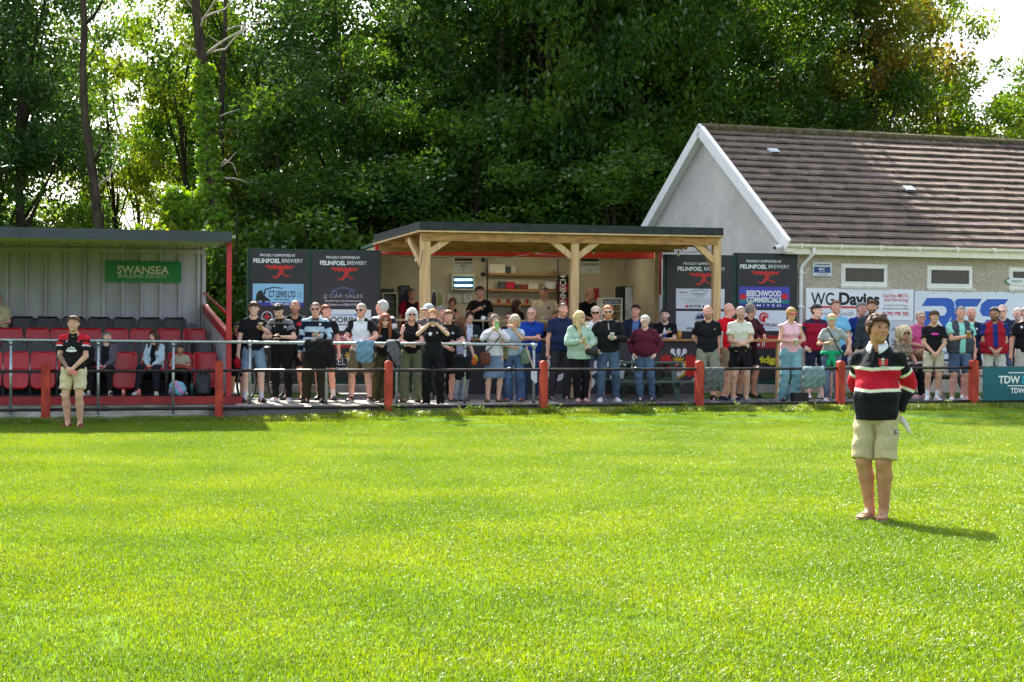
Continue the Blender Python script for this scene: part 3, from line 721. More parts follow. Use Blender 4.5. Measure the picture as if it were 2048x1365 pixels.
# ================================================================== BAR CONTAINER
m_cont = mat('green container steel', (18, 62, 50), .5, .4, noise=.12, scale=3)
m_creamw = mat('cream painted lining', (194, 186, 158), .7, .3, noise=.06, scale=2, bump=.1, bscale=30)
m_ply = mat('pale ply', (206, 178, 132), .7, noise=.1, scale=4)
bar = thing('bar_container', S.w(0, KB+1, YZ), 'green shipping container opened up as a cream lined bar', 'bar')
ka0, kz1 = S.az(760, 509, KB); ka1 = S.az(1311, 509, KB)[0]; kzr = S.az(1036, 496, KB)[1]
D2 = 2.35; fl = YZ+.32
obj('lining', g_join(S.box(ka0, ka1, KB+D2, KB+D2+.05, fl, kz1+.18), S.box(ka0-.04, ka0, KB+.08, KB+D2, fl, kz1+.18), S.box(ka1, ka1+.04, KB+.08, KB+D2, fl, kz1+.18), S.box(ka0, ka1, KB+.1, KB+D2, kz1+.12, kz1+.15)), m_creamw, bar)
obj('floor', S.box(ka0, ka1, KB+.06, KB+D2, fl-.05, fl), m_deck, bar)
obj('roof', S.box(ka0-.1, ka1+.12, KB-.0, KB+D2+.1, kz1+.2, kz1+.26), m_cont, bar)
obj('lintel', S.box(ka0-.1, ka1+.14, KB-.04, KB+.06, kz1-.01, kzr), m_red, bar)
obj('corner_post', S.box(ka1+.0, ka1+.12, KB-.05, KB+.08, YZ+1.0, kz1-.012), m_red, bar); obj('corner_post', S.box(ka0-.1, ka0-.02, KB-.05, KB+.08, YZ, kz1-.012), m_cont, bar)
obj('outer_wall', g_join(ribbed(S, ka0-.1, ka1+.12, KB+D2+.12, YZ, kz1+.2), S.box(ka0-.1, ka1+.12, KB, KB+.05, YZ, fl+.7)), m_cont, bar)
skz = S.az(1000, 640, KB)[1]
obj('serving_shelf', S.box(ka0, ka1, KB-.12, KB+.4, skz-.04, skz, .005), m_ply, bar)
obj('drain_pipe', g_tube([cp(1318, 590, KB-.12), cp(1318, 780, KB-.12)], .05, 10), m_white, bar, smooth=True)
m_lamp = mat('downlight', (255, 240, 205), .5, emit=12, noise=0)
lampo = []
for px in (912, 990, 1063, 1205):
    p = cp(px, 511, KB+1.0); lampo.append(S.box((p-S.o).dot(S.e1)-.06, (p-S.o).dot(S.e1)+.06, KB+.95, KB+1.07, kz1+.105, kz1+.118))
    l = bpy.data.lights.new('bar_lamp', 'POINT'); l.energy = 1.3; l.shadow_soft_size = .08; l.color = (1, .94, .84); lo = bpy.data.objects.new('bar_lamp', l); COL.objects.link(lo); lo.location = S.w((p-S.o).dot(S.e1), KB+1.0, kz1+.02)
obj('downlight', g_join(*lampo), m_lamp, bar)
BW = KB+D2
# things in the bar
for (x0, x1, y) in ((976, 1117, 549), (976, 1117, 581), (985, 1117, 609)):
    t = solo('wall_shelf', S.pbox(x0, y-2, x1, y+2.5, BW-.24, BW), m_timberh, {549: 'top wooden shelf on the back wall of the bar', 581: 'middle wooden shelf on the back wall of the bar', 609: 'bottom wooden shelf with cups on the back wall of the bar'}[y], 'shelf', 'shelves on the back wall of the bar')
def boxes(lst):
    for x0, y0, x1, y1, c, lab, cat in lst:
        solo(cat.replace(' ', '_'), S.pbox(x0, y0, x1, y1, BW-.22, BW-.05, .01), mat(lab, c, .5, noise=.1), lab, cat)
boxes([(977, 529, 1011, 546.7, (222, 214, 196), 'wide pale carton at the left end of the top bar shelf', 'carton'), (1013, 533.5, 1021, 546.7, (50, 70, 80), 'dark teal box on the top bar shelf', 'carton'), (1022, 534, 1032, 546.7, (190, 190, 186), 'grey and black box right of the teal one on the top shelf', 'carton'),
       (1110, 541, 1118, 546.7, (196, 150, 140), 'small pinkish box at the right end of the top bar shelf', 'carton'),
       (1012, 564, 1030, 578.6, (190, 20, 40), 'red tub on the middle bar shelf', 'tub'), (1032, 569, 1041, 578.6, (90, 78, 60), 'brown box beside the red tub', 'carton'), (1042, 569.5, 1055, 578.6, (150, 60, 50), 'reddish box on the middle bar shelf', 'carton'), (1057, 567, 1077, 578.6, (216, 206, 190), 'white snack box on the middle bar shelf', 'carton'),
       (1091, 564, 1112, 578.6, (228, 226, 220), 'white box with chequered top at the right of the middle shelf', 'carton')])
p = cp(1004, 578, BW-.14); solo('bucket', g_xf(g_lathe([(.085, 0), (.1, .16), (.105, .16), (.1, .165)], 16), Matrix.Translation(p)), mat('grey bucket', (150, 158, 170), .5), 'grey plastic bucket beside the red tub on the middle shelf', 'bucket', smooth=True)
gs = []
for k in range(9):
    p = cp(988+k*9.5, 607, BW-.13); t = solo('paper_cup', g_xf(g_lathe([(.026, 0), (.036, .09), (.038, .09)], 10), Matrix.Translation(p)), mat('cup red' if k % 2 else 'cup pale', (170, 40, 50) if k % 2 else (214, 200, 186), .5), f'paper cup, {ORD[k]} from the left on the bottom bar shelf', 'cup', 'paper cups on the bottom bar shelf')
def notice(x0, y0, x1, y1, lines, label, b, arrow=True):
    t = thing('hanging_notice', cp((x0+x1)/2, y1, b), label, 'notice'); obj('board', S.pbox(x0, y0, x1, y1, b, b+.012), mat('laminated white', (214, 216, 214), .3, noise=.03), t)
    obj('header', S.pbox(x0+2, y0+1.5, x1-2, y0+6, b-.004, b-.001), m_blackp, t)
    gl = [g_text(s_, S, bx, b, .01) for s_, bx in lines]
    obj('lettering', g_join(*gl), m_blackp, t)
    cx, w_ = (x0+x1)/2, 1.2; obj('arrow', g_join(g_poly(S, [(cx-w_*.5, y1-9), (cx+w_*.5, y1-9), (cx+w_*.5, y1-5), (cx+w_*1.4, y1-5), (cx, y1-2), (cx-w_*1.4, y1-5), (cx-w_*.5, y1-5)], b)), m_redp, t)
notice(907, 516, 947, 545, [('BEER & DRINKS', (910, 524, 944, 528)), ('ONLY', (920, 529.5, 934, 533.5))], 'white BEER & DRINKS ONLY notice hung in the bar opening', KB+.2)
notice(1160, 517, 1200, 547, [('FOOD & DRINKS', (1163, 527, 1197, 531.5))], 'white FOOD & DRINKS notice hung in the bar opening', KB+.2)
fk = thing('insect_killer', cp(926, 580, BW-.15), 'steel insect killer with two glowing blue tubes on the bar wall', 'insect killer')
obj('case', S.pbox(903, 548, 950, 581, BW-.16, BW-.02, .01), mat('aged cream metal', (196, 188, 160), .4), fk)
obj('grille', S.pbox(907, 553.5, 946, 577.5, BW-.17, BW-.162), mat('dark grille', (54, 58, 64), .4), fk)
obj('lamp_tube', g_join(g_tube([cp(909, 560, BW-.19), cp(944, 560, BW-.19)], .02, 8), g_tube([cp(909, 571.5, BW-.19), cp(944, 571.5, BW-.19)], .02, 8)), mat('blue tube', (120, 200, 255), .4, emit=3.5, noise=0), fk)
sf = thing('wall_scarf', cp(1126, 607, BW-.3), 'black and red club scarf lettered upwards, hanging in the bar', 'scarf')
m_scb = mat('scarf black', (30, 28, 32), .9, bump=.3); m_scr = mat('scarf red', (150, 24, 40), .9, bump=.3)
[obj('black_band' if k % 2 == 0 else 'red_band', S.pbox(1115, y0_, 1137, y1_, BW-.3, BW-.28), m_scb if k % 2 == 0 else m_scr, sf) for k, (y0_, y1_) in enumerate(((551, 568), (568.3, 582.7), (583, 597), (597.3, 622)))]
tx = g_text('LLANGENNECH', S, (0, 0, 100, 10), BW-.3, .02); P_ = [S.o.copy() for _ in tx[0]]
vv = np.array([[(Vector(v)-S.o).dot(S.e1), v[2]] for v in tx[0]]); mn, mx_ = vv.min(0), vv.max(0); a0_, z0_ = S.az(1119, 660, BW-.3); a1_, z1_ = S.az(1132, 552, BW-.3)
obj('lettering', ([tuple(S.w(a1_-(z-mn[1])/(mx_[1]-mn[1])*(a1_-a0_), BW-.305, z0_+(a-mn[0])/(mx_[0]-mn[0])*(z1_-z0_))) for a, z in vv], tx[1]), m_white, sf)
pc = thing('pie_cabinet', cp(1224, 640, KB+.2), 'glass fronted THE CELTIC PIE Co warming cabinet on the serving shelf', 'cabinet')
obj('frame', g_join(S.pbox(1203, 596, 1206, 642, KB+.1, KB+.5), S.pbox(1242, 596, 1245, 642, KB+.1, KB+.5), S.pbox(1206.2, 596, 1241.8, 599, KB+.1, KB+.5), S.pbox(1206.2, 608, 1241.8, 610, KB+.1, KB+.5), S.pbox(1206.2, 622, 1241.8, 623, KB+.12, KB+.5)), mat('cabinet frame', (226, 222, 200), .3), pc)
obj('header', S.pbox(1206.2, 599.2, 1241.8, 607.8, KB+.115, KB+.48), m_blackp, pc); obj('lettering', g_text('THE CELTIC PIE Co', S, (1208, 601, 1240, 606), KB+.11, .02), m_white, pc)
obj('pies', g_join(*[g_xf(g_lathe([(.05, 0), (.06, .04), (.04, .055)], 10), Matrix.Translation(cp(1211+k*8.5, y, KB+.3))) for k in range(4) for y in (621, 635)]), mat('pastry', (176, 130, 70), .6), pc)
fg = thing('tall_fridge', cp(1252, 640, BW-.6), 'tall black and white fridge at the right end of the bar', 'fridge'); obj('body', S.pbox(1242, 573, 1266, 660, BW-.6, BW-.05, .01), m_blackp, fg); obj('door', S.pbox(1251, 575, 1265, 660, BW-.64, BW-.605, .005), mat('fridge white', (205, 214, 226), .3), fg)
fn = thing('desk_fan', cp(1270, 600, BW-.5), 'round wire fan beside the fridge', 'fan'); c = cp(1271, 580, BW-.7)
gs = [g_tube([c+S.e1*(r_*math.cos(t*PI/12))+Vector((0, 0, r_*1.3*math.sin(t*PI/12))) for t in range(25)], .004, 5) for r_ in (.05, .09, .13)]+[g_tube([c, c+S.e1*(.13*math.cos(t))+Vector((0, 0, .17*math.sin(t)))], .003, 4) for t in np.linspace(0, 2*PI, 17)[:16]]
obj('cage', g_join(*gs), mat('fan wire', (120, 150, 140), .4), fn); obj('stand', g_tube([c-Vector((0, 0, .16)), c-Vector((0, 0, .6))], .02, 8), m_blackp, fn)
cf = thing('coffee_machine', cp(808, 630, KB+1.2), 'black hot drinks machine behind the bar', 'coffee machine'); obj('body', S.pbox(799, 571, 821, 640, KB+1.2, KB+1.6, .03), mat('machine black', (44, 46, 58), .3), cf); obj('dispenser', S.pbox(803, 590, 817, 612, KB+1.17, KB+1.2, .005), m_blackp, cf)
gc = thing('display_fridge', cp(780, 630, KB+.8), 'glass display fridge at the left end of the bar', 'fridge'); obj('frame', g_join(S.pbox(765, 585, 768, 640, KB+.6, KB+1), S.pbox(793, 585, 796, 640, KB+.6, KB+1), S.pbox(768.2, 585, 792.8, 588, KB+.6, KB+1), S.pbox(768.2, 604, 792.8, 605, KB+.65, KB+1), S.pbox(768.2, 618, 792.8, 619, KB+.65, KB+1)), mat('fridge frame', (150, 150, 130), .3), gc); obj('back_panel', S.pbox(768.2, 588.2, 792.8, 640, KB+.95, KB+.98), mat('fridge inside', (120, 126, 104), .4), gc); obj('lid', S.pbox(764, 578, 789, 584, KB+.6, KB+1, .01), m_blackp, gc)
for k, (px, c) in enumerate(((868, (70, 50, 70)), (880, (150, 160, 90)))):
    b_ = thing('squash_bottle', cp(px, 612, KB+.3), f'{"dark" if k == 0 else "yellow"} squash bottle standing behind the bar', 'bottle'); q = cp(px, 612, KB+.3)
    obj('body', g_xf(g_lathe([(.045, 0), (.045, .2), (.018, .28), (.018, .3)], 12), Matrix.Translation(q)), mat('bottle', c, .2), b_, smooth=True); obj('cap', g_xf(g_lathe([(.02, .3), (.02, .33)], 10), Matrix.Translation(q)), m_white, b_)
for k, (x0, x1) in enumerate(((893, 924), (926, 947))):
    t = thing('framed_certificate', cp((x0+x1)/2, 608, BW-.05), f'{"larger" if k == 0 else "smaller"} framed certificate on the bar wall', 'certificate'); obj('frame', S.pbox(x0, 587, x1, 607, BW-.03, BW-.01, .004), mat('cert frame', (170, 168, 150), .4), t); obj('paper', S.pbox(x0+2, 589, x1-2, 605, BW-.035, BW-.032), mat('cert paper', (206, 204, 186), .5), t)
    obj('print', g_join(*[S.pbox(x0+5, 591+j*3, x1-5-(j % 2)*3, 592+j*3, BW-.038, BW-.036) for j in range(4)]), mat('cert print', (120, 120, 116), .6), t)
ps_ = thing('pipe_brackets', cp(976, 610, BW-.2), 'dark steel scaffold pipe uprights holding the bar shelves', 'shelf frame'); obj('upright', g_join(g_tube([cp(975, 518, BW-.3), cp(975, 615, BW-.3)], .018, 8), g_ell(cp(967, 520, BW-.3), (.06, .05, .05)), g_ell(cp(966, 549, BW-.3), (.06, .05, .05))), m_tube, ps_); obj('upright', g_tube([cp(1116, 518, BW-.3), cp(1116, 615, BW-.3)], .018, 8), m_tube, ps_)
solo('water_pipe', g_tube([cp(1229, 515, KB+.5), cp(1229, 596, KB+.5)], .014, 8), m_ply, 'thin pale pipe hanging above the pie cabinet', 'pipe')
solo('red_notice', S.pbox(1187, 577, 1198, 601, BW-.04, BW-.02), mat('red card', (170, 40, 44), .6), 'red card on the bar wall behind the bald barman', 'notice')
tp = thing('beer_tap', cp(968, 650, CB+.75), 'chrome beer tap on the counter', 'beer tap'); q = cp(966, 678, CB+.5); obj('column', g_tube([q, q+Vector((0, 0, .36)), q+Vector((.05, 0, .42)), q+Vector((.1, 0, .40)), q+Vector((.12, 0, .3))], .015, 8), m_galv, tp, smooth=True); obj('badge', g_ell(q+Vector((0, -.03, .40)), (.045, .012, .045)), m_white, tp)

# ---------------- poster hoardings beside the bar
m_poster = mat('printed charcoal poster', (42, 40, 46), .4, .4, noise=.05, scale=2)
m_wprint = mat('white poster print', (236, 238, 240), .5, noise=.02)
PB = 4.8
DRG = [(-50, -20), (-40, -26), (-28, -22), (-14, -26), (-4, -20), (2, -26), (10, -20), (22, -25), (36, -20), (50, -24), (44, -16), (40, -8), (32, -12), (26, -5), (18, -10), (12, -4), (14, 4), (8, 14), (0, 20), (-4, 28), (-16, 30), (-24, 24), (-22, 18), (-14, 24), (-8, 18), (-6, 10), (0, 4), (-2, -6), (-10, -10), (-18, -5), (-24, -12), (-34, -8), (-38, -16)]
def dragon(fr, x0, y0, x1, y1, b, par, m, name='dragon_emblem'):
    f = lambda P: [(x0+(x+50)/100*(x1-x0), y0+(y+26)/56*(y1-y0)) for x, y in P]
    obj(name, g_join(g_poly(fr, f(DRG), b), g_poly(fr, f([(6, 14), (18, 12), (26, 20), (36, 18), (30, 24), (20, 24), (14, 18)]), b)), m, par)
m_drg = mat('emblem red', (196, 44, 40), .5, noise=.05)
def hoarding(x0, x1, yt, yb, label, hx, hd, dr):
    """hx: boxes of the three words; x0..x1 outer edges incl. green frame"""
    t = thing('advertising_hoarding', cp((x0+x1)/2, yb, PB), label, 'hoarding', group='tall dark hoardings beside the bar')
    obj('backing', S.pbox(x0, yt-2, x1, yb+12, PB+.03, PB+.12), m_cont, t)
    obj('poster', S.pbox(x0+6, yt, x1-3, yb, PB, PB+.028), m_poster, t)
    pr, fe, br = hd
    obj('lettering', g_join(g_text('PROUDLY SUPPORTED BY', S, pr, PB, .015), g_text('FELINFOEL', S, fe, PB, .035), g_text('BREWERY', S, br, PB, -.0)), m_wprint, t)
    dragon(S, *dr, PB, t, m_drg)
    obj('footing', S.pbox(x0+3, yb+12.5, x1-3, 786, PB+.02, PB+.3), m_conc, t); return t
def panel(par, name, x0, y0, x1, y1, c, d=.012): obj(name, S.pbox(x0, y0, x1, y1, PB-d, PB-.003), mat(name+str(c), c, .4, noise=.04, scale=2), par)
def words(par, lst, m, d=.013, name='lettering'): obj(name, g_join(*[g_text(s_, S, bx, PB-d, bo) for s_, bx, bo in lst]), m, par)
m_navy = mat('navy print', (34, 38, 92), .5, noise=.03)
h1 = hoarding(494, 617, 500, 757, 'hoarding nearest the stand with blue C.T LEWIS LTD sign', 0, ((520, 508, 591, 513), (506.6, 517, 561, 526), (564, 518, 606, 525.5)), (528, 530, 590, 557))
panel(h1, 'sky_blue_panel', 505.6, 568, 607, 605, (150, 206, 240)); panel(h1, 'purple_strip', 505.6, 605, 607, 612, (60, 62, 160))
words(h1, [('C.T LEWIS LTD', (537.5, 582, 591, 595), .02), ('Hiab & Haulage', (549, 597, 579, 601.5), .01), ('Tower Road', (594, 584, 604, 586.6), 0), ('Swansea', (595, 588.3, 603, 590.6), 0), ('SA4 9WU', (595, 592.5, 603, 595), 0)], m_blackp)
words(h1, [('Tel 01792 585 204', (541, 606, 590, 610.5), .02)], m_wprint, name='phone_lettering')
obj('lorry_emblem', g_join(g_poly(S, [(512, 597), (513, 588), (518, 582), (525, 581), (526, 590), (540, 600), (541, 603), (511, 601)], PB-.013), g_poly(S, [(526, 589), (530, 578), (548, 574), (565, 576.5), (565, 578), (548, 576), (532, 580), (529, 592)], PB-.013), g_poly(S, circ(515, 602, 2.4, 3), PB-.016), g_poly(S, circ(527, 603, 3, 3.4), PB-.016)), m_blackp, h1)
obj('ring_emblem', g_join(g_poly(S, circ(534, 634, 11, 11)+circ(534, 634, 9, 9)[::-1][:0], PB-.006)), m_wprint, h1); obj('ring_centre', g_poly(S, circ(534, 634, 9.5, 9.5), PB-.01), m_poster, h1); obj('ring_star', g_poly(S, [(534, 621), (536, 632), (543, 634), (536, 636), (534, 645), (532, 636), (525, 634), (532, 632)], PB-.013), m_redp, h1)
h2 = hoarding(617, 761, 502, 757, 'hoarding left of the bar with JJ CAR SALES and FLOORING signs', 0, ((652.5, 512.5, 720, 517.5), (640, 521.5, 692, 530.5), (694.5, 522.5, 733, 530)), (659.6, 534.7, 718.6, 561.5))
panel(h2, 'car_sales_panel', 639, 571, 751, 613, (48, 44, 52), .008)
words(h2, [('JJ CAR SALES', (646.7, 588.6, 725, 597.6), -.008)], mat('silver print', (190, 188, 204), .4), name='sales_lettering'); words(h2, [('Specialist Cars, Vans & Conversions', (650, 600, 722, 604.4), .01), ('Contact us on 07865 411501', (657, 607.2, 715, 611.6), .01)], m_wprint, name='small_lettering')
obj('car_outline', g_tube([cp(x, y, PB-.015) for x, y in [(662, 586), (664, 582), (671, 580), (678, 577), (690, 576), (700, 579), (709, 581), (710, 584)]], .008, 5), mat('silver blue print', (130, 140, 190), .4), h2); obj('car_wheel_arch', g_join(g_tube([cp(x, y, PB-.015) for x, y in circ(670, 587, 4, 4, 8, PI, 2*PI)], .007, 5), g_tube([cp(x, y, PB-.015) for x, y in circ(702, 587, 4, 4, 8, PI, 2*PI)], .007, 5)), mat('silver blue print', (130, 140, 190), .4), h2)
panel(h2, 'white_flooring_panel', 640, 619.5, 742, 662, (236, 240, 244))
words(h2, [('LLANELLI & CROSSHANDS', (646, 628, 705, 632), .01)], mat('sky print', (40, 130, 200), .5), name='blue_lettering'); words(h2, [('FLOORING', (646, 634, 725, 645.5), .02)], m_blackp, name='black_lettering'); panel(h2, 'blue_dash', 707, 628, 730, 632, (60, 150, 220), .016); panel(h2, 'navy_rule', 641, 649, 741, 651, (40, 44, 110), .016)
panel(h2, 'red_offer_panel', 650, 669.5, 730, 696, (176, 24, 32)); words(h2, [('CLUB DEALS', (668, 672, 690, 675.5), .02), ('EVERY MATCH DAY', (666, 678, 691, 681), .02), ('MEMBERS BAR', (668, 684, 690, 687), .02)], m_wprint, name='offer_lettering')
words(h2, [('THE', (672, 709, 685, 714.5), 0), ('CELTIC', (664, 716, 716, 730.5), -.004), ('PIE CO. LTD', (668, 735, 716, 740), 0)], m_wprint, name='celtic_lettering'); obj('gold_cross', g_join(g_poly(S, [(688, 711), (692, 709), (693, 705), (696, 705), (697, 709), (701, 711), (697, 712.5), (696, 718), (693, 718), (692, 712.5)], PB-.006)), m_gold, h2)
h3 = hoarding(1327, 1468, 512, 757, 'hoarding right of the bar with white STRADEY sign and phone numbers', 0, ((1367, 525, 1438, 529.8), (1355, 533.5, 1405, 542), (1408.5, 534.5, 1450, 541.5)), (1375.6, 545.4, 1434, 571))
panel(h3, 'white_upper_panel', 1352, 578, 1449, 618, (222, 224, 234)); panel(h3, 'white_lower_panel', 1352, 623, 1449, 663, (222, 224, 234))
words(h3, [('STRADEY', (1386, 586, 1412, 591), 0), ('WATER CO.', (1391, 593, 1408, 595), 0), ('Now 20 years experience', (1359, 583, 1375, 587), .01), ('free survey and supply of softeners and filters', (1362, 597.5, 1436, 599.5), 0), ('commercial and domestic', (1375, 601, 1425, 603), 0), ('call for a free quotation', (1372, 605, 1430, 607), 0), ('07778 412308', (1378, 610.3, 1432, 615.6), .02), ('07492 881146', (1373, 655, 1425, 660.5), .03)], m_blackp)
obj('phone_dot', g_poly(S, circ(1373.5, 613, 2.8, 2.8), PB-.015), m_redp, h3); obj('hills_emblem', g_join(g_poly(S, circ(1401, 637, 11, 11), PB-.014)), mat('emblem grey blue', (170, 176, 200), .5), h3); obj('hills_peak', g_poly(S, [(1391, 638), (1396, 630), (1399, 634), (1403, 628), (1408, 635), (1411, 638)], PB-.018), m_navy, h3)
obj('hill_line', g_tube([cp(x, y, PB-.015) for x, y in [(1382, 584), (1390, 580), (1396, 582), (1402, 579), (1410, 583), (1416, 582)]], .006, 5), m_blackp, h3)
h4 = hoarding(1468, 1594, 509, 757, 'hoarding nearest the clubhouse with purple BEECHWOOD COMMERCIALS sign', 0, ((1492.6, 520, 1563.5, 525), (1480, 529, 1534, 537.5), (1537, 530, 1579, 537)), (1500, 542, 1561, 568))
panel(h4, 'violet_panel', 1478, 574, 1579, 600, (72, 70, 176)); panel(h4, 'teal_panel', 1478, 600.2, 1579, 607, (24, 130, 130)); panel(h4, 'indigo_strip', 1478, 607.3, 1579, 616, (48, 46, 140))
obj('red_sun', g_join(g_poly(S, circ(1486, 594, 7, 6), PB-.012), g_poly(S, circ(1569, 594, 7, 6), PB-.012)), m_redp, h4)
words(h4, [('BEECHWOOD', (1493, 581, 1562.5, 593.3), .04), ('COMMERCIALS', (1493, 594.3, 1562.5, 605.3), .04), ('L I M I T E D', (1497, 608.8, 1562, 613.2), .01)], m_wprint, .016)
panel(h4, 'white_transport_panel', 1478, 621, 1573, 662, (226, 230, 240)); words(h4, [('WAYNE MORGAN', (1488, 646.5, 1557, 653), .02), ('TRANSPORT LTD', (1498, 655.5, 1547, 658), 0)], mat('maroon print', (110, 30, 44), .5), name='maroon_lettering')
obj('swirl_emblem', g_join(g_poly(S, circ(1528, 635, 10, 10, 16, .6*PI, 1.9*PI)+circ(1529, 636, 7.5, 7.5, 16, .6*PI, 1.9*PI)[::-1], PB-.015), g_poly(S, [(1524, 645), (1523, 636), (1528, 630), (1534, 632), (1538, 638), (1532, 636), (1530, 640), (1531, 645)], PB-.015)), m_redp, h4)
panel(h4, 'red_club_panel', 1500, 671, 1566, 697, (170, 30, 36)); words(h4, [('WIN BIG', (1507, 676, 1520, 680), .03), ('DRAW', (1507, 687, 1520, 693), .03), ('//', (1524, 673, 1531, 694), .02)], m_wprint, .016, 'club_lettering'); words(h4, [('Bridge', (1498, 712, 1562, 731), .05)], mat('yellow print', (216, 206, 40), .5), .008, 'yellow_lettering')

# timber leaning rail near the clubhouse
lr = thing('timber_leaner', cp(1558, 790, 2.3), 'timber leaning rail on posts in front of the right hoardings', 'leaning rail')
q = cp(1558, 790, 2.3); aq = (q-S.o).dot(S.e1); zt = S.az(1540, 679, 2.3)[1]
obj('top_board', S.box(aq-1.15, aq+.1, 2.15, 2.45, zt-.05, zt, .005), m_timberh, lr)
obj('post', S.box(aq-.06, aq+.06, 2.25, 2.35, YZ, zt-.052, .005), m_timber, lr); obj('post', S.box(aq-1.1, aq-1.0, 2.25, 2.35, YZ, zt-.052, .005), m_timber, lr)
# picnic table
m_pic = mat('green stained picnic timber', (96, 110, 100), .8, noise=.2, scale=4, stretch=(1, 6, 6))
pt_ = thing('picnic_table', S.w(2.5, 2.2, YZ), 'green stained picnic table in front of the counter', 'picnic table')
pa0, pa1 = S.az(1236, 760, 2.0)[0], S.az(1386, 760, 2.0)[0]; tz = S.az(1330, 724, 2.2)[1]; sz = S.az(1330, 762, 1.75)[1]
for k in range(4): obj('table_board', S.box(pa0+.15, pa1-.2, 1.95+k*.16, 2.09+k*.16, tz-.035, tz, .006), m_pic, pt_)
for b0 in (1.5, 2.75): obj('bench', S.box(pa0-.05, pa1, b0, b0+.24, sz-.035, sz, .006), m_pic, pt_)
for a in (pa0+.35, pa1-.4):
    for s_ in (-1, 1):
        obj('leg', g_beam(S.w(a, 2.27+s_*.2, tz-.04), S.w(a, 2.27+s_*.62, YZ), .045, .1, S.e1), m_pic, pt_); obj('end_brace', g_beam(S.w(a-.25*s_+.02, 2.27, tz-.06), S.w(a+.25*s_+.02, 2.27, sz-.1), .04, .08, S.e1), m_pic, pt_)
    obj('bearer', S.box(a-.02, a+.025, 1.52, 2.98, sz-.11, sz-.037), m_pic, pt_)
for x, lb in ((1240, 'left'), (1352, 'right')):
    pass
# ================================================================== CLUBHOUSE
B = Frame((5.704, 35.9), rad(19.19))
club = thing('clubhouse', B.w(6, 3, YZ), 'pebbledashed clubhouse with brown tiled pitched roof', 'building')
def dash_mat(name, tint):
    m = bpy.data.materials.new(name); m.use_nodes = True; nt = m.node_tree; L = nt.links.new; p = nt.nodes['Principled BSDF']
    tc = nt.nodes.new('ShaderNodeTexCoord'); v = nt.nodes.new('ShaderNodeTexVoronoi'); v.inputs['Scale'].default_value = 75; L(tc.outputs['Object'], v.inputs['Vector'])
    r = nt.nodes.new('ShaderNodeValToRGB'); r.color_ramp.interpolation = 'CONSTANT'
    cols = list(zip((0, .45, .7, .88, .95), tint))
    r.color_ramp.elements[0].color = (*lin(cols[0][1]), 1); r.color_ramp.elements[1].position = .45; r.color_ramp.elements[1].color = (*lin(cols[1][1]), 1)
    for q, c in cols[2:]: e_ = r.color_ramp.elements.new(q); e_.color = (*lin(c), 1)
    sp = nt.nodes.new('ShaderNodeSeparateColor'); L(v.outputs['Color'], sp.inputs[0]); L(sp.outputs[0], r.inputs[0])
    n = nt.nodes.new('ShaderNodeTexNoise'); n.inputs['Scale'].default_value = .9; n.inputs['Detail'].default_value = 6; L(tc.outputs['Object'], n.inputs['Vector'])
    mr = nt.nodes.new('ShaderNodeMapRange'); mr.inputs[1].default_value = .35; mr.inputs[2].default_value = .7; mr.inputs[3].default_value = .8; mr.inputs[4].default_value = 1.05; L(n.outputs['Fac'], mr.inputs[0])
    mx = nt.nodes.new('ShaderNodeMix'); mx.data_type = 'RGBA'; mx.blend_type = 'MULTIPLY'; mx.inputs[0].default_value = 1; L(r.outputs[0], mx.inputs[6]); L(mr.outputs[0], mx.inputs[7]); L(mx.outputs[2], p.inputs['Base Color'])
    b = nt.nodes.new('ShaderNodeBump'); b.inputs['Strength'].default_value = .8; b.inputs['Distance'].default_value = .015; L(v.outputs['Distance'], b.inputs['Height']); L(b.outputs[0], p.inputs['Normal'])
    p.inputs['Roughness'].default_value = .9; return m
m_dash = dash_mat('pebbledash', [(206, 192, 172), (190, 174, 154), (226, 216, 200), (140, 124, 108), (240, 234, 224)]); m_dashw = dash_mat('painted pebbledash', [(220, 215, 206), (208, 203, 195), (232, 228, 220), (170, 165, 160), (238, 234, 226)])
LEN = 15.0; BD = 7.92; EB, EZ = -.33, 3.424; RBb, RZ = 3.96, 6.294
tanp = (RZ-EZ)/(RBb-EB); WZ = EZ+tanp*(0-EB)-.12
# walls: front with two window openings, gable
def wall_with_holes(fr, a0, a1, z0, z1, holes, b0, b1):
    xs = sorted(set([a0, a1]+[h[0] for h in holes]+[h[1] for h in holes])); zs = sorted(set([z0, z1]+[h[2] for h in holes]+[h[3] for h in holes])); gs = []
    for i in range(len(xs)-1):
        for j in range(len(zs)-1):
            cx, cz_ = (xs[i]+xs[i+1])/2, (zs[j]+zs[j+1])/2
            if any(h[0] < cx < h[1] and h[2] < cz_ < h[3] for h in holes): continue
            gs.append(fr.box(xs[i], xs[i+1], b0, b1, zs[j], zs[j+1]))
    V, F = g_join(*gs); bm = bmesh.new(); vs = [bm.verts.new(v) for v in V]
    for f in F: bm.faces.new([vs[k] for k in f])
    bmesh.ops.remove_doubles(bm, verts=bm.verts[:], dist=1e-4)
    seen = {}
    for f in bm.faces: seen.setdefault(tuple(sorted(v.index for v in f.verts)), []).append(f)
    bm.verts.index_update(); seen = {}
    for f in bm.faces: seen.setdefault(tuple(sorted(v.index for v in f.verts)), []).append(f)
    kill = [f for l in seen.values() if len(l) > 1 for f in l]; bmesh.ops.delete(bm, geom=kill, context='FACES')
    bm.verts.index_update(); out = ([tuple(v.co) for v in bm.verts], [tuple(v.index for v in f.verts) for f in bm.faces]); bm.free(); return out
H1 = [(1683, 528, 1776.5, 573), (1855, 532, 1946.5, 577)]
holes = []
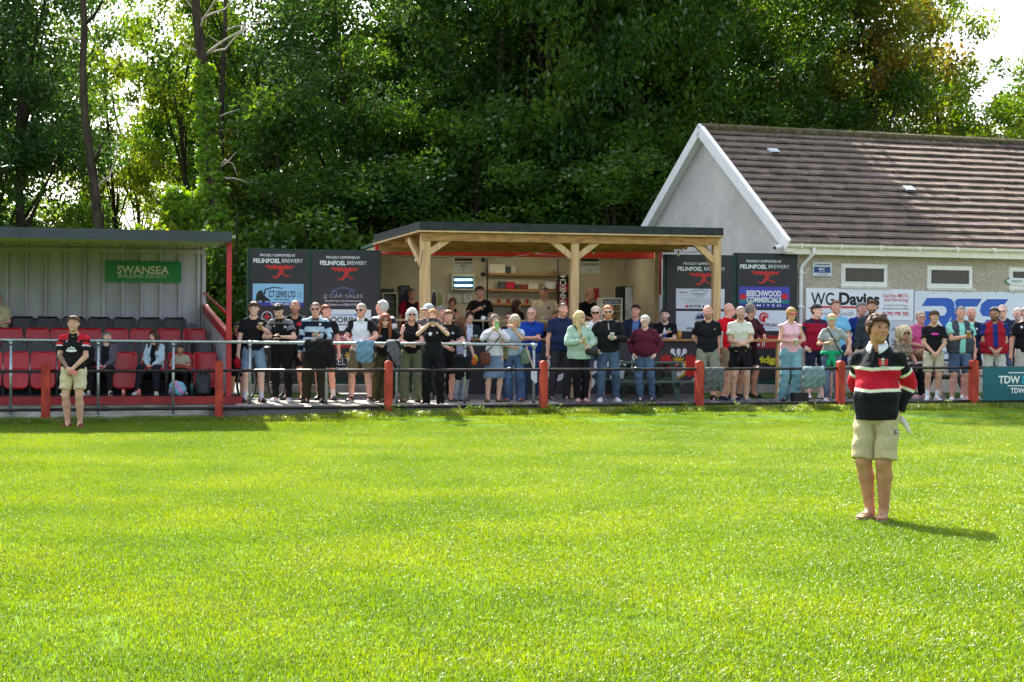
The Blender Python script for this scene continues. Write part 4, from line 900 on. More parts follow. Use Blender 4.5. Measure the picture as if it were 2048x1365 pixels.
for x0, y0, x1, y1 in H1:
    a0, a1 = B.az(x0, y0, 0)[0], B.az(x1, y0, 0)[0]; z1, z0 = B.az((x0+x1)/2, y0, 0)[1], B.az((x0+x1)/2, y1, 0)[1]; holes.append((a0, a1, z0, z1))
hw_, hh_ = holes[1][1]-holes[1][0], 0
for k in (1, 2, 3): holes.append((holes[1][0]+2.1*k*1.0, holes[1][1]+2.1*k, holes[1][2]+.0, holes[1][3]+.0))
obj('front_wall', wall_with_holes(B, .1, LEN, 0, WZ, holes, 0, .25), m_dash, club)
zz = lambda b: EZ+tanp*(b-EB)-.14 if b < RBb else EZ+tanp*(2*RBb-b-EB)-.14
obj('gable_wall', g_prism([B.w(.1, .26, 0), B.w(.1, BD, 0), B.w(.1, BD, zz(BD)), B.w(.1, RBb, RZ-.14), B.w(.1, .26, zz(.26))], B.e1*.25), m_dashw, club)
obj('back_wall', B.box(.36, LEN, BD-.25, BD, 0, zz(BD)), m_dash, club)
m_upvc = mat('white plastic frame', (246, 243, 240), .35, noise=.03); m_glass = mat('dark obscured glass', (66, 62, 56), .12, .6, noise=.12, scale=2)
for a0, a1, z0, z1 in holes:
    f = .065; w = obj('window', g_join(B.box(a0, a1, .02, .09, z1-f, z1), B.box(a0, a1, .02, .09, z0, z0+f), B.box(a0, a0+f, .02, .09, z0+f, z1-f), B.box(a1-f, a1, .02, .09, z0+f, z1-f)), m_upvc, club)
    i = f+.001; g2 = .03; obj('sash', g_join(B.box(a0+i, a1-i, .0, .06, z1-i-g2, z1-i), B.box(a0+i, a1-i, .0, .06, z0+i, z0+i+g2), B.box(a0+i, a0+i+g2, .0, .06, z0+i+g2, z1-i-g2), B.box(a1-i-g2, a1-i, .0, .06, z0+i+g2, z1-i-g2)), m_upvc, w)
    obj('pane', B.box(a0+i+g2, a1-i-g2, .03, .045, z0+i+g2, z1-i-g2), m_glass, w)
    obj('blind', g_join(*[B.box(a0+i+g2, a1-i-g2, .024, .029, z0+.1+k*.022, z0+.108+k*.022) for k in range(int((z1-z0-.2)/.022))]), mat('slatted blind', (104, 98, 88), .5), w)
    obj('sill', B.box(a0-.04, a1+.04, -.06, .02, z0-.055, z0-.005, .006), mat('cream sill', (214, 208, 190), .6), w)
# roof
def tile_mat():
    m = bpy.data.materials.new('weathered brown concrete tile'); m.use_nodes = True; nt = m.node_tree; L = nt.links.new; p = nt.nodes['Principled BSDF']
    tc = nt.nodes.new('ShaderNodeTexCoord'); sep = nt.nodes.new('ShaderNodeSeparateXYZ'); L(tc.outputs['Object'], sep.inputs[0])
    cmb = nt.nodes.new('ShaderNodeCombineXYZ'); L(sep.outputs[0], cmb.inputs[0]); L(sep.outputs[2], cmb.inputs[1])
    br = nt.nodes.new('ShaderNodeTexBrick'); L(cmb.outputs[0], br.inputs['Vector']); br.inputs['Scale'].default_value = 1; br.inputs['Brick Width'].default_value = .33; br.inputs['Row Height'].default_value = (RZ-EZ)/17
    br.inputs['Mortar Size'].default_value = .006; br.inputs['Mortar Smooth'].default_value = .2; br.inputs['Bias'].default_value = 0
    br.inputs['Color1'].default_value = (*lin((118, 100, 88)), 1); br.inputs['Color2'].default_value = (*lin((90, 74, 64)), 1); br.inputs['Mortar'].default_value = (*lin((52, 44, 42)), 1)
    n = nt.nodes.new('ShaderNodeTexNoise'); n.inputs['Scale'].default_value = 2.2; n.inputs['Detail'].default_value = 8; n.inputs['Roughness'].default_value = .7; L(tc.outputs['Object'], n.inputs['Vector'])
    mr = nt.nodes.new('ShaderNodeMapRange'); mr.inputs[1].default_value = .3; mr.inputs[2].default_value = .7; mr.inputs[3].default_value = .72; mr.inputs[4].default_value = 1.2; L(n.outputs['Fac'], mr.inputs[0])
    mx = nt.nodes.new('ShaderNodeMix'); mx.data_type = 'RGBA'; mx.blend_type = 'MULTIPLY'; mx.inputs[0].default_value = 1; L(br.outputs['Color'], mx.inputs[6]); L(mr.outputs[0], mx.inputs[7])
    n2 = nt.nodes.new('ShaderNodeTexNoise'); n2.inputs['Scale'].default_value = 22; n2.inputs['Detail'].default_value = 2; L(tc.outputs['Object'], n2.inputs['Vector'])
    r2 = nt.nodes.new('ShaderNodeValToRGB'); r2.color_ramp.elements[0].position = .7; r2.color_ramp.elements[1].position = .76; L(n2.outputs['Fac'], r2.inputs[0])
    m3 = nt.nodes.new('ShaderNodeMix'); m3.data_type = 'RGBA'; L(r2.outputs[0], m3.inputs[0]); L(mx.outputs[2], m3.inputs[6]); m3.inputs[7].default_value = (*lin((190, 182, 168)), 1); L(m3.outputs[2], p.inputs['Base Color'])
    b = nt.nodes.new('ShaderNodeBump'); b.inputs['Strength'].default_value = .5; b.inputs['Distance'].default_value = .01; L(n.outputs['Fac'], b.inputs['Height']); L(b.outputs[0], p.inputs['Normal'])
    p.inputs['Roughness'].default_value = .85; return m
m_tile = tile_mat(); NC = 17; rt = random.Random(8)
roof = bpy.data.objects.new('roof', None)
def course_geo(side):
    gs = []
    for k in range(NC):
        t0, t1 = k/NC, (k+1)/NC
        def P(t, lift): b = EB+(RBb-EB)*t; z = EZ+(RZ-EZ)*t; b = b if side == 0 else 2*RBb-b; return b, z+lift
        nseg = 45; 
        (b0, z0), (b1, z1) = P(t0, .075), P(t1, .012)
        for s_ in range(nseg):
            x0 = -.06+(LEN+.06)*s_/nseg; x1 = -.06+(LEN+.06)*(s_+1)/nseg; j = rt.uniform(-.004, .006)
            gs.append(g_prism([Vector((x0, b0, z0+j)), Vector((x1-.004, b0, z0+j)), Vector((x1-.004, b1, z1+j)), Vector((x0, b1, z1+j))], Vector((0, 0, -.045))))
    return g_join(*gs)
def bobj(name, g, m, par, smooth=False):
    o = obj(name, g, m, smooth=smooth); o.parent = par
    o.matrix_basis = parent_world(par).inverted() @ B.M() if par else B.M(); return o
rf = bobj('roof', course_geo(0), m_tile, club)
bobj('rear_roof', course_geo(1), m_tile, club)
m_moss = mat('mossy ridge', (110, 96, 84), .95, .1, noise=.4, scale=9, bump=1, bscale=30, c2=(86, 84, 50), dist=.03)
gs = []
for k in range(34):
    x = -.05+k*.445; gs.append(g_tube([(x, RBb, RZ+.02), (x+.43, RBb, RZ+.02+rt.uniform(-.004, .008))], .115, 10))
rq = random.Random(9)
for k in range(420):
    x = rq.uniform(0, LEN); r_ = rq.uniform(.015, .04); a = rq.uniform(-.15, .13); gs.append(g_ell((x, RBb+a, RZ+.11-abs(a)*.5), (r_*1.4, r_, r_*.9), None, 5, 4))
ridge = bobj('ridge_tiles', g_join(*gs), m_moss, club)
gs = []
for k in range(240):
    x = rq.uniform(0, LEN); t = 1-abs(rq.gauss(0, .35)); t = max(.03, min(.99, t)); tt = (int(t*NC))/NC; r_ = rq.uniform(.012, .03)
    gs.append(g_ell((x, EB+(RBb-EB)*tt-.01, EZ+(RZ-EZ)*tt+.03), (r_*1.5, r_, r_), None, 5, 4))
bobj('moss_clumps', g_join(*gs), mat('dark moss', (60, 52, 38), .95, noise=.3), club)
m_barge = mat('white barge board', (244, 242, 240), .4, noise=.04)
zf = RZ-.02
def slope_board(da, w, h, dz, a_in):
    up = Vector((0, 0, 1)); p0, p1, p2 = B.w(a_in, EB-.04, EZ+dz), B.w(a_in, RBb, RZ+dz+.02), B.w(a_in, 2*RBb-EB+.04, EZ+dz)
    return g_join(g_beam(p0, p1, w, h), g_beam(p1, p2, w, h))
obj('barge_board', slope_board(0, .03, .24, -.06, -.1), m_barge, club)
obj('verge_trim', slope_board(0, .09, .05, .075, -.06), m_barge, club)
obj('gable_soffit', slope_board(0, .2, .012, -.165, 0.0), m_barge, club)
m_cgut = mat('cream gutter plastic', (244, 236, 220), .35, noise=.05)
zg = EZ+.0
obj('fascia', B.box(-.1, LEN, EB+.02, EB+.05, zg-.2, zg+.02), m_cgut, club); obj('soffit', B.box(.1, LEN, EB+.05, -.002, zg-.195, zg-.18), m_cgut, club)
prof = []
for k in range(9): t = PI+PI*k/8; prof.append((EB-.045+.06*math.cos(t), zg+.0+.065*math.sin(t)))
prof = [(EB-.11, zg+.012)]+prof+[(EB+.018, zg+.012)]
gut = obj('gutter', g_prism([B.w(-.12, b, z) for b, z in prof], B.e1*LEN), m_cgut, club, smooth=False)
obj('gutter_bracket', g_join(*[B.box(.2+k*.95, .235+k*.95, EB-.115, EB+.0, zg-.075, zg+.02) for k in range(15)]), m_cgut, club)
dpx = .41
obj('downpipe', g_join(g_tube([B.w(dpx+.12, EB-.04, zg-.06), B.w(dpx+.12, EB-.04, zg-.17), B.w(dpx+.02, -.06, zg-.42), B.w(dpx, -.05, zg-.5), B.w(dpx-.0, -.05, YZ)], .04, 10), *[B.box(dpx-.06, dpx+.06, -.1, -.003, z, z+.04) for z in (zg-.6, 2.1, 1.3, .6)]), m_barge, club, smooth=True)
for k, (px, py) in enumerate(((1549, 307), (1820, 383))):
    # a roof vent: find its place on the slope
    best = None
    for t in np.linspace(.05, .98, 400):
        b = EB+(RBb-EB)*t; z = EZ+(RZ-EZ)*t+.04; p = B.hit(px, py, b)
        if best is None or abs(p.z-z) < best[0]: best = (abs(p.z-z), b, z, (p-B.o).dot(B.e1))
    _, b, z, a = best; v = obj('roof_vent', g_prism([B.w(a-.14, b-.08, z-.01), B.w(a+.11, b-.08, z-.01), B.w(a+.11, b+.10, z+.09), B.w(a-.14, b+.10, z+.09)], Vector((0, 0, .045))), mat('vent grey', (176, 182, 184), .5), club)
    obj('vent_slot', B.box(a-.12, a+.09, b-.095, b-.082, z-.0, z+.025), m_blackp, v)
cc = thing('security_camera', B.w(.05, -.15, zg-.35), 'white bullet camera under the clubhouse eave corner', 'camera'); q = B.hit(1563, 493, -.2)
obj('body', g_tube([q, q+Vector((-.16, -.14, -.04))], .045, 10), m_barge, cc, smooth=True); obj('lens', g_tube([q+Vector((-.16, -.14, -.04)), q+Vector((-.168, -.147, -.042))], .035, 10), m_blackp, cc)
# signs on the clubhouse
def bpanel(name, x0, y0, x1, y1, c, par, d0=-.03, d1=-.005): obj(name, B.pbox(x0, y0, x1, y1, d0, d1), mat(name+str(c), c, .35, noise=.03, scale=2), par)
ws = thing('warning_sign', B.hit(1645, 554, -.02), 'small white and blue WARNING security sign beside the downpipe', 'sign')
bpanel('board', 1626, 525, 1663, 554, (226, 230, 236), ws); bpanel('blue_panel', 1628, 534, 1661, 546, (34, 70, 130), ws, -.034, -.031); bpanel('blue_strip', 1628, 552, 1661, 553.3, (34, 70, 130), ws, -.034, -.031)
obj('lettering', g_text('WARNING', B, (1629.5, 527.5, 1660.5, 531.5), -.03, .02), m_blackp, ws); obj('white_lettering', g_join(g_text('BAY', B, (1638, 536, 1650, 540.5), -.034, .04), g_text('SECURITY', B, (1638, 542, 1650, 544), -.034, .02)), m_white, ws); obj('phone_lettering', g_text('01792 588 137', B, (1634, 547.5, 1656, 550), -.03, .01), m_navy, ws)
wd = thing('wall_sign', B.hit(1720, 640, -.02), 'white WG Davies garage sign under the clubhouse windows', 'sign')
bpanel('board', 1612, 578, 1827, 640.5, (238, 240, 244), wd)
obj('lettering', g_join(g_text('WG', B, (1622, 585, 1668, 611), -.03, .01), g_text('Davies', B, (1678, 585, 1759, 611), -.03, .04)), m_blackp, wd)
obj('red_lettering', g_join(g_text('Car/Van MOTs', B, (1766, 587.5, 1817, 595.5), -.03, .01), g_text('and Servicing', B, (1768, 596.5, 1816, 605), -.03, .01), g_text('01792 795 705', B, (1765, 624, 1817, 631.5), -.03, .03)), m_redp, wd)
obj('grey_lettering', g_join(g_text('Latest technology,', B, (1769, 608.5, 1816, 613.5), -.03), g_text('all makes and models', B, (1765, 614.5, 1817, 619.5), -.03), g_text('Servicing South Wales', B, (1624, 622, 1745, 634), -.03, -.005, shear=.25)), mat('grey print', (110, 108, 112), .5), wd)
bpanel('red_rule', 1625, 613, 1758, 617, (204, 64, 52), wd, -.034, -.031)
w2 = thing('wall_sign', B.hit(1720, 720, -.02), 'grey lower garage sign with the web address .es.co.uk', 'sign'); bpanel('board', 1612, 641, 1827, 722, (206, 210, 216), w2)
obj('lettering', g_join(g_text('www.wgdavies.co.uk', B, (1676, 652, 1822, 664), -.03), g_text('Tel.', B, (1676, 678, 1702, 690), -.03), g_text('Units 5-6', B, (1784, 678, 1812, 686), -.03, .03), g_text('Phoenix Way', B, (1784, 688, 1818, 694), -.03, .03)), m_blackp, w2)
rs = thing('wall_sign', B.hit(1950, 720, -.02), 'large white sign with bold blue initials under the second window', 'sign')
bpanel('board', 1829, 584, 2110, 726, (224, 230, 240), rs); m_bl = mat('blue print', (44, 96, 190), .4, noise=.03)
X = lambda P: [(1560+x/4.197, 480+y/4.197) for x, y in P]
obj('lettering', g_join(
 g_poly(B, X([(1232, 488), (1400, 488), (1440, 500), (1462, 530), (1466, 580), (1450, 640), (1418, 672), (1480, 760), (1390, 760), (1330, 670), (1310, 640), (1380, 636), (1400, 600), (1394, 570), (1370, 556), (1190, 556)]), -.03),
 g_poly(B, X([(1215, 600), (1300, 600), (1250, 760), (1160, 760)]), -.03),
 g_poly(B, X([(1490, 495), (1695, 495), (1655, 560), (1560, 560), (1530, 580), (1500, 640), (1470, 760), (1400, 760), (1480, 560), (1466, 520)]), -.034),
 g_poly(B, X([(1740, 498), (1918, 498), (1870, 560), (1780, 560), (1760, 580), (1770, 600), (1850, 605), (1880, 640), (1870, 690), (1830, 730), (1700, 735), (1730, 672), (1800, 668), (1806, 650), (1700, 640), (1676, 600), (1690, 540)]), -.03)), m_bl, rs)
obj('small_lettering', g_text('Industrial & Recycling Services', B, (1880, 700, 2080, 712), -.03, .01), m_blackp, rs)
obj('screw', g_join(*[B.pbox(x-.8, 587-.8, x+.8, 587.8, -.036, -.03) for x in (1867, 1900, 1929, 1958, 1992, 2028)]), m_blackp, rs)
ts = thing('direction_sign', B.hit(2040, 570, -.02), 'white arrow shaped TOILETS sign high on the clubhouse wall', 'sign')
obj('board', g_poly(B, [(2012, 563), (2021, 556), (2070, 558), (2070, 571), (2021, 570)], -.005, .02), m_white, ts); obj('arrow', g_join(g_poly(B, [(2008, 563), (2020, 555.5), (2021, 557), (2011, 563), (2021, 569), (2020, 570.5)], -.03)), mat('sign green', (60, 140, 110), .4), ts); obj('lettering', g_text('TOILETS', B, (2022, 560.5, 2044, 565.5), -.027, .01), mat('sign green', (60, 140, 110), .4), ts)
# TDW banner on the fence
bn = thing('fence_banner', S.hit(2010, 801, -.1), 'teal TDW banner tied to the pitch fence', 'banner')
obj('sheet', g_prism([S.hit(1966, 735, -.06), S.hit(2150, 733, -.06), S.hit(2150, 799, -.06), S.hit(1966, 802, -.06)], S.e2*.012), mat('teal banner', (18, 96, 110), .5, noise=.1, scale=1.5), bn)
obj('lettering', g_join(g_text('TDW', S, (1997, 752, 2040, 767.5), -.062, .03), g_text('TDW-GROUP.CO.UK', S, (2021, 776, 2130, 787), -.062, .03)), m_white, bn); obj('blue_lettering', g_text('DISTRIBUTION', S, (2043, 752, 2140, 767.5), -.062, .03, shear=.2), mat('cyan print', (60, 180, 210), .5), bn)
obj('rule', g_join(S.pbox(2017, 745, 2120, 747, -.068, -.063), S.pbox(2015, 771, 2120, 773, -.068, -.063)), m_white, bn)
# bench by the clubhouse
bz = thing('wooden_bench', B.w(2.8, -.9, YZ), 'dark wooden picnic bench in front of the clubhouse signs', 'bench')
q0 = B.hit(1800, 770, -2.2); qa = (q0-B.o).dot(B.e1)
m_bench = mat('dark weathered bench', (84, 76, 70), .85, noise=.2, scale=4)
obj('seat', B.box(qa, qa+1.9, -2.35, -2.05, YZ+.42, YZ+.46, .005), m_bench, bz)
obj('table_top', B.box(qa, qa+1.9, -1.7, -1.0, YZ+.72, YZ+.76, .005), m_bench, bz)
for a in (qa+.25, qa+1.6): obj('leg', g_join(g_beam(B.w(a, -2.2, YZ), B.w(a, -1.6, YZ+.72), .06, .12, B.e1), g_beam(B.w(a, -.6, YZ), B.w(a, -1.1, YZ+.72), .06, .12, B.e1), B.box(a-.03, a+.03, -2.3, -.6, YZ+.34, YZ+.415)), m_bench, bz)
# ================================================================== WOOD BEHIND THE GROUND
m_leafd = leaf_mat('dark oak leaf', (52, 84, 32), (82, 112, 38), trans=.5, gloss=.02, grough=.45, scale=.5)
m_leafl = leaf_mat('light ash leaf', (78, 112, 34), (120, 140, 50), trans=.55, gloss=.02, grough=.45, scale=.5)
m_leafr = leaf_mat('turning maple leaf', (118, 98, 40), (94, 116, 40), trans=.55, gloss=.02, grough=.45, scale=.7)
m_leafb = leaf_mat('blue green leaf', (52, 86, 40), (74, 104, 44), trans=.5, gloss=.03, grough=.45, scale=.4)
m_ivy = leaf_mat('ivy leaf', (104, 150, 40), (146, 184, 60), trans=.45, gloss=.08, grough=.4, scale=1.2)
m_bark = mat('grey brown bark', (84, 74, 62), .95, .1, noise=.35, scale=5, bump=1, bscale=18, stretch=(1, 1, .3), dist=.04, c2=(46, 40, 34))
m_barkp = mat('pale dead bark', (190, 180, 164), .9, .1, noise=.2, scale=8)
def leaves(name, C, R, n, size, seed, m, thin=1.0):
    """C: clump centres (k,3), R: clump radii"""
    r = np.random.RandomState(seed); C = np.array(C); R = np.array(R); w = R**2; w = w/w.sum()
    k = r.choice(len(C), n, p=w); d = r.randn(n, 3); d /= np.linalg.norm(d, axis=1)[:, None]; rr = r.rand(n)**.45
    P = C[k]+d*(rr*R[k])[:, None]*np.array([1, 1, .62])
    u = r.randn(n, 3); u[:, 2] *= .7; u /= np.linalg.norm(u, axis=1)[:, None]; v = np.cross(u, r.randn(n, 3)); v /= np.linalg.norm(v, axis=1)[:, None]
    nn = np.cross(u, v); s = size*r.uniform(.5, 1.6, n)[:, None]
    V = np.stack([P-u*s*.5, P+v*s*.3+nn*s*.08, P+u*s*.5, P-v*s*.3+nn*s*.08], 1)
    cl = r.uniform(.75, 1.2, len(C)); c = np.ones((n, 3))*(cl[k]*r.uniform(.75, 1.2, n))[:, None]; c[:, 0] *= r.uniform(.85, 1.15, n)*(.9+.25*r.rand(len(C)))[k]
    return tri_mesh(name, V.reshape(-1, 3), np.repeat(c, 4, 0), m, 4, [(0, 1, 2, 3)])
def crown_clumps(seed, rx, rz, k, rmin, rmax, gap=.0):
    r = np.random.RandomState(seed); C, R = [], []
    while len(C) < k:
        p = r.uniform(-1, 1, 3); l = np.linalg.norm(p)
        if l > 1 or l < .25 or (r.rand() > .35+l*.8): continue
        if gap and math.sin(p[0]*4+seed)*math.sin(p[2]*5+seed*2) > 1-gap: continue
        C.append((p[0]*rx, p[1]*rx, p[2]*rz)); R.append(r.uniform(rmin, rmax))
    return C, R
def limb_tree(seed, h, r0, C, crown_z, nl=9, bend=.5):
    """tapered trunk with limbs out to some of the clumps (trunk base at the origin)"""
    q = random.Random(seed); gs = []; top = crown_z+1.5
    P = [Vector((bend*math.sin(k*.7+seed)*k/8, bend*math.cos(k*.5+seed)*k/8, top*k/8)) for k in range(9)]
    gs.append(g_tube(P, [r0*(1.35 if k == 0 else 1-.09*k) for k in range(9)], 9))
    for c in q.sample(list(C), min(nl, len(C))):
        e_ = Vector(c)+Vector((0, 0, crown_z)); t = max(.3, min(.95, (e_.z-1.5)/top*.75)); s_ = P[int(t*8)]
        mid = s_.lerp(e_, .5)+Vector((q.uniform(-.3, .3), q.uniform(-.3, .3), q.uniform(-.2, .4)))
        gs.append(g_tube([s_, s_.lerp(mid, .5), mid, e_], [r0*.32, r0*.26, r0*.17, r0*.05], 6))
    return g_join(*gs)
KIND = {}
def kind(key, seed, rx, rz, k, rr, n, size, m, h, r0, cz, gap=0):
    C, R = crown_clumps(seed, rx, rz, k, rr[0], rr[1], gap)
    KIND[key] = (leaves('crown_'+key, C, R, n, size, seed, m), mesh('trunk_'+key, limb_tree(seed, h, r0, C, cz), m_bark, True), cz)
kind('oak', 11, 4.2, 6.6, 120, (.7, 1.35), 30000, .15, m_leafd, 14, .24, 7.3, .3)
kind('oak2', 12, 3.8, 6.8, 115, (.6, 1.25), 27000, .14, m_leafd, 14, .22, 7.5, .35)
kind('oak3', 17, 4.0, 6.4, 110, (.6, 1.3), 27000, .14, m_leafb, 14, .2, 7.0, .35)
kind('ash', 13, 2.7, 5.8, 85, (.4, .85), 16000, .13, m_leafl, 13, .18, 6.8, .35)
kind('maple', 14, 3.0, 4.6, 70, (.5, 1.0), 17000, .14, m_leafr, 12, .22, 7.6, .3)
kind('birch', 15, 1.6, 3.4, 46, (.3, .6), 5200, .12, m_leafl, 9, .09, 5.6, .3)
kind('fir', 16, 2.6, 6.8, 95, (.5, 1.0), 24000, .12, m_leafb, 14, .2, 7.4, .2)
Cb, Rb = crown_clumps(21, 1.8, 1.3, 40, .4, .75); KIND['shrub'] = (leaves('crown_shrub', Cb, Rb, 9000, .12, 21, m_leafd), mesh('trunk_shrub', limb_tree(21, 2, .06, Cb, 1.4, 10, .1), m_bark, True), 1.4)
Cb, Rb = crown_clumps(22, 1.7, 1.4, 36, .35, .7); KIND['bright_shrub'] = (leaves('crown_bright_shrub', Cb, Rb, 7500, .12, 22, m_leafl), mesh('trunk_bright_shrub', limb_tree(22, 2, .06, Cb, 1.5, 10, .1), m_bark, True), 1.5)
def gh(x, y): return max(-.06, min(1.1, (y-44)*.064)) if y < 61.6 else max(-.06, (y-52)*.06)
def tree(key, px, Y, sx=1, sz=1, label='', group='woodland trees behind the ground', rz=0, cat='tree', name=None):
    x = (px-1024)/FPX*Y; cr, tr, cz = KIND[key]
    t = thing(name or {'shrub': 'shrub', 'bright_shrub': 'shrub', 'oak': 'oak_tree', 'oak2': 'oak_tree', 'oak3': 'oak_tree', 'ash': 'ash_tree', 'maple': 'maple_tree', 'birch': 'young_birch', 'fir': 'evergreen_tree'}[key], (x, Y, gh(x, Y)-.1), label, cat, rz, group)
    for nm, me, dz in (('trunk', tr, 0), ('crown', cr, cz)):
        o = bpy.data.objects.new(nm, me); COL.objects.link(o); o.parent = t; o.location = (0, 0, dz*sz); o.scale = (sx, sx, sz)
    return t
T = [('fir', -90, 47, 1.1, 1.1, 'dark evergreen at the left edge above the grandstand roof'),
 ('fir', 48, 48, .95, 1.15, 'dark evergreen above the left part of the grandstand roof, second from the left edge'),
 ('oak3', 10, 51, .75, 1.05, 'bluish dark tree just left of the sky gap over the stand'),
 ('oak', -90, 55, 1, 1.05, 'tall dark tree behind the evergreens at the far left'),
 ('ash', 215, 60, .6, .70, 'low light green tree filling the foot of the sky gap'),
 ('ash', 378, 52, .70, 1.1, 'light green tree right of the sky gap, left of the ivy clad trunk'),
 ('birch', 225, 58, 1.0, 1.45, 'airy sapling veiling the left of the sky gap'),
 ('birch', 262, 60, 1.1, 1.3, 'airy sapling veiling the right of the sky gap'),
 ('oak2', 470, 58, .8, .95, 'dark tree behind the ivy clad trunk'),
 ('ash', 400, 62, .7, 1.0, 'pale tree behind the light green one at the sky gap'),
 ('oak', 520, 52, .85, 1.05, 'dark oak right of the ivy clad trunk with dead branches in front'),
 ('maple', 500, 49, .42, .6, 'small tree with orange tinged leaves beside the ivy clad trunk'),
 ('oak2', 620, 56, .95, 1.1, 'dark oak behind the gap between stand and hoardings'),
 ('oak3', 690, 49, .85, 1.05, 'bluish dark oak above the JJ CAR SALES hoarding'),
 ('oak', 800, 54, .95, 1.1, 'dark oak above the left corner of the timber canopy'),
 ('ash', 870, 62, 1.1, 1.15, 'pale tree glimpsed through the oaks above the canopy'),
 ('oak2', 910, 50, .9, 1.0, 'dark oak above the left third of the timber canopy'),
 ('oak', 1010, 53, .95, 1.4, 'tall dark oak above the middle of the timber canopy'),
 ('oak3', 1110, 49, .98, 1.5, 'bluish oak above the middle canopy post'),
 ('oak', 1150, 50.5, .95, 1.5, 'tallest oak, rising just right of the middle canopy post'),
 ('oak2', 1180, 47.5, .9, 1.38, 'tall oak nearest the back of the clubhouse, left one of two'),
 ('oak', 1262, 48, .8, 1.38, 'tall oak nearest the back of the clubhouse, right one of two'),
 ('oak2', 1200, 54, .95, 1.4, 'dark oak above the right third of the canopy'),
 ('ash', 1160, 64, 1.1, 1.4, 'pale tree glimpsed behind the oaks right of the canopy middle'),
 ('oak', 1290, 51, .95, 1.0, 'dark oak behind the left slope of the clubhouse gable'),
 ('oak3', 1400, 55, 1.0, 1.02, 'bluish oak behind the clubhouse gable peak'),
 ('oak2', 1480, 51, .9, .94, 'dark oak behind the left end of the clubhouse ridge'),
 ('oak', 1575, 54, .9, .98, 'dark oak behind the roof vent nearest the gable'),
 ('oak2', 1655, 51, .72, .98, 'dark oak rising behind the middle of the clubhouse ridge'),
 ('maple', 1745, 52, .95, 1.15, 'tree with reddish turning leaves behind the clubhouse ridge'),
 ('ash', 1700, 58, 1.0, 1.2, 'light green tree between the dark oaks and the reddish tree'),
 ('ash', 1850, 56, .75, 1.15, 'airy light green tree at the edge of the open sky'),
 ('maple', 1800, 60, .7, .9, 'smaller reddish tree behind the airy green one'),
 ('birch', 1900, 52, .9, 1.02, 'thin young birch, leftmost against the open sky'),
 ('birch', 1955, 55, 1.1, 1.1, 'thin young birch against the open sky, middle of three'),
 ('birch', 2000, 51, .9, .95, 'thin young birch near the right edge'),
 ('maple', 2045, 56, .62, .74, 'reddish green small tree at the right edge above the roof'),
 ('ash', 2110, 54, .8, .8, 'light green tree beyond the right edge'),
 ('oak3', 1890, 60, .55, .62, 'low dark tree on the skyline behind the ridge right part'),
 ('oak2', 1960, 62, .45, .52, 'low dark tree on the skyline under the birches'),
 ('oak', 2180, 58, .8, .8, 'dark tree beyond the right edge of the clubhouse'),
 ('oak2', -200, 50, 1, 1.1, 'dark tree beyond the left edge of the stand')]
for i, (k_, px, Y, sx, sz, lb) in enumerate(T): tree(k_, px, Y, sx, sz, lb, rz=i*1.3)
SH = [('shrub', 20), ('shrub', 110), ('bright_shrub', 205), ('bright_shrub', 280), ('shrub', 330), ('bright_shrub', 395), ('shrub', 520), ('shrub', 540), ('shrub', 610), ('bright_shrub', 660), ('shrub', 740), ('shrub', 810), ('bright_shrub', 880), ('shrub', 940), ('shrub', 1010), ('bright_shrub', 1075), ('shrub', 1140), ('bright_shrub', 1210), ('shrub', 1260), ('shrub', 1330), ('shrub', 470), ('shrub', 500)]
for i, (k_, px) in enumerate(SH):
    tree(k_, px, 44.5+(i % 4)*1.6, 1.0+.1*(i % 3), 1.1+.25*(i % 3), f'{"bright green" if k_ == "bright_shrub" else "dark green"} shrub of the undergrowth behind the buildings, {["low", "middling", "tall"][i % 3]} one, number {i+1} from the left' if 0 else f'{"bright" if k_ == "bright_shrub" else "dark"} green shrub in the undergrowth ' + ('above the grandstand roof' if px < 400 else 'between the stand and the hoardings' if px < 620 else 'above the left hoardings' if px < 760 else 'above the timber canopy' if px < 1280 else 'beside the clubhouse gable') + f', {ORD[sorted(q[1] for q in SH).index(px) % 12]} of its line', 'undergrowth shrubs behind the buildings', rz=i*2.1, cat='shrub')
# distant belt of trees that closes the wood
r = np.random.RandomState(77); C, R = [], []
for k in range(620):
    x = r.uniform(-40, 42); 
    if -17.5 < x < -15.2: continue
    if x > 17: h_ = r.uniform(0, 3.2)
    else: h_ = 13*r.rand()**1.5
    C.append((x, r.uniform(70, 78), h_+1)); R.append(r.uniform(.9, 1.9))
o = bpy.data.objects.new('far_wood', leaves('far_wood', C, R, 150000, .22, 5, m_leafl)); COL.objects.link(o); tag(o, 'sunlit light green wood seen through the gaps between the trees', 'woodland', kind='stuff')
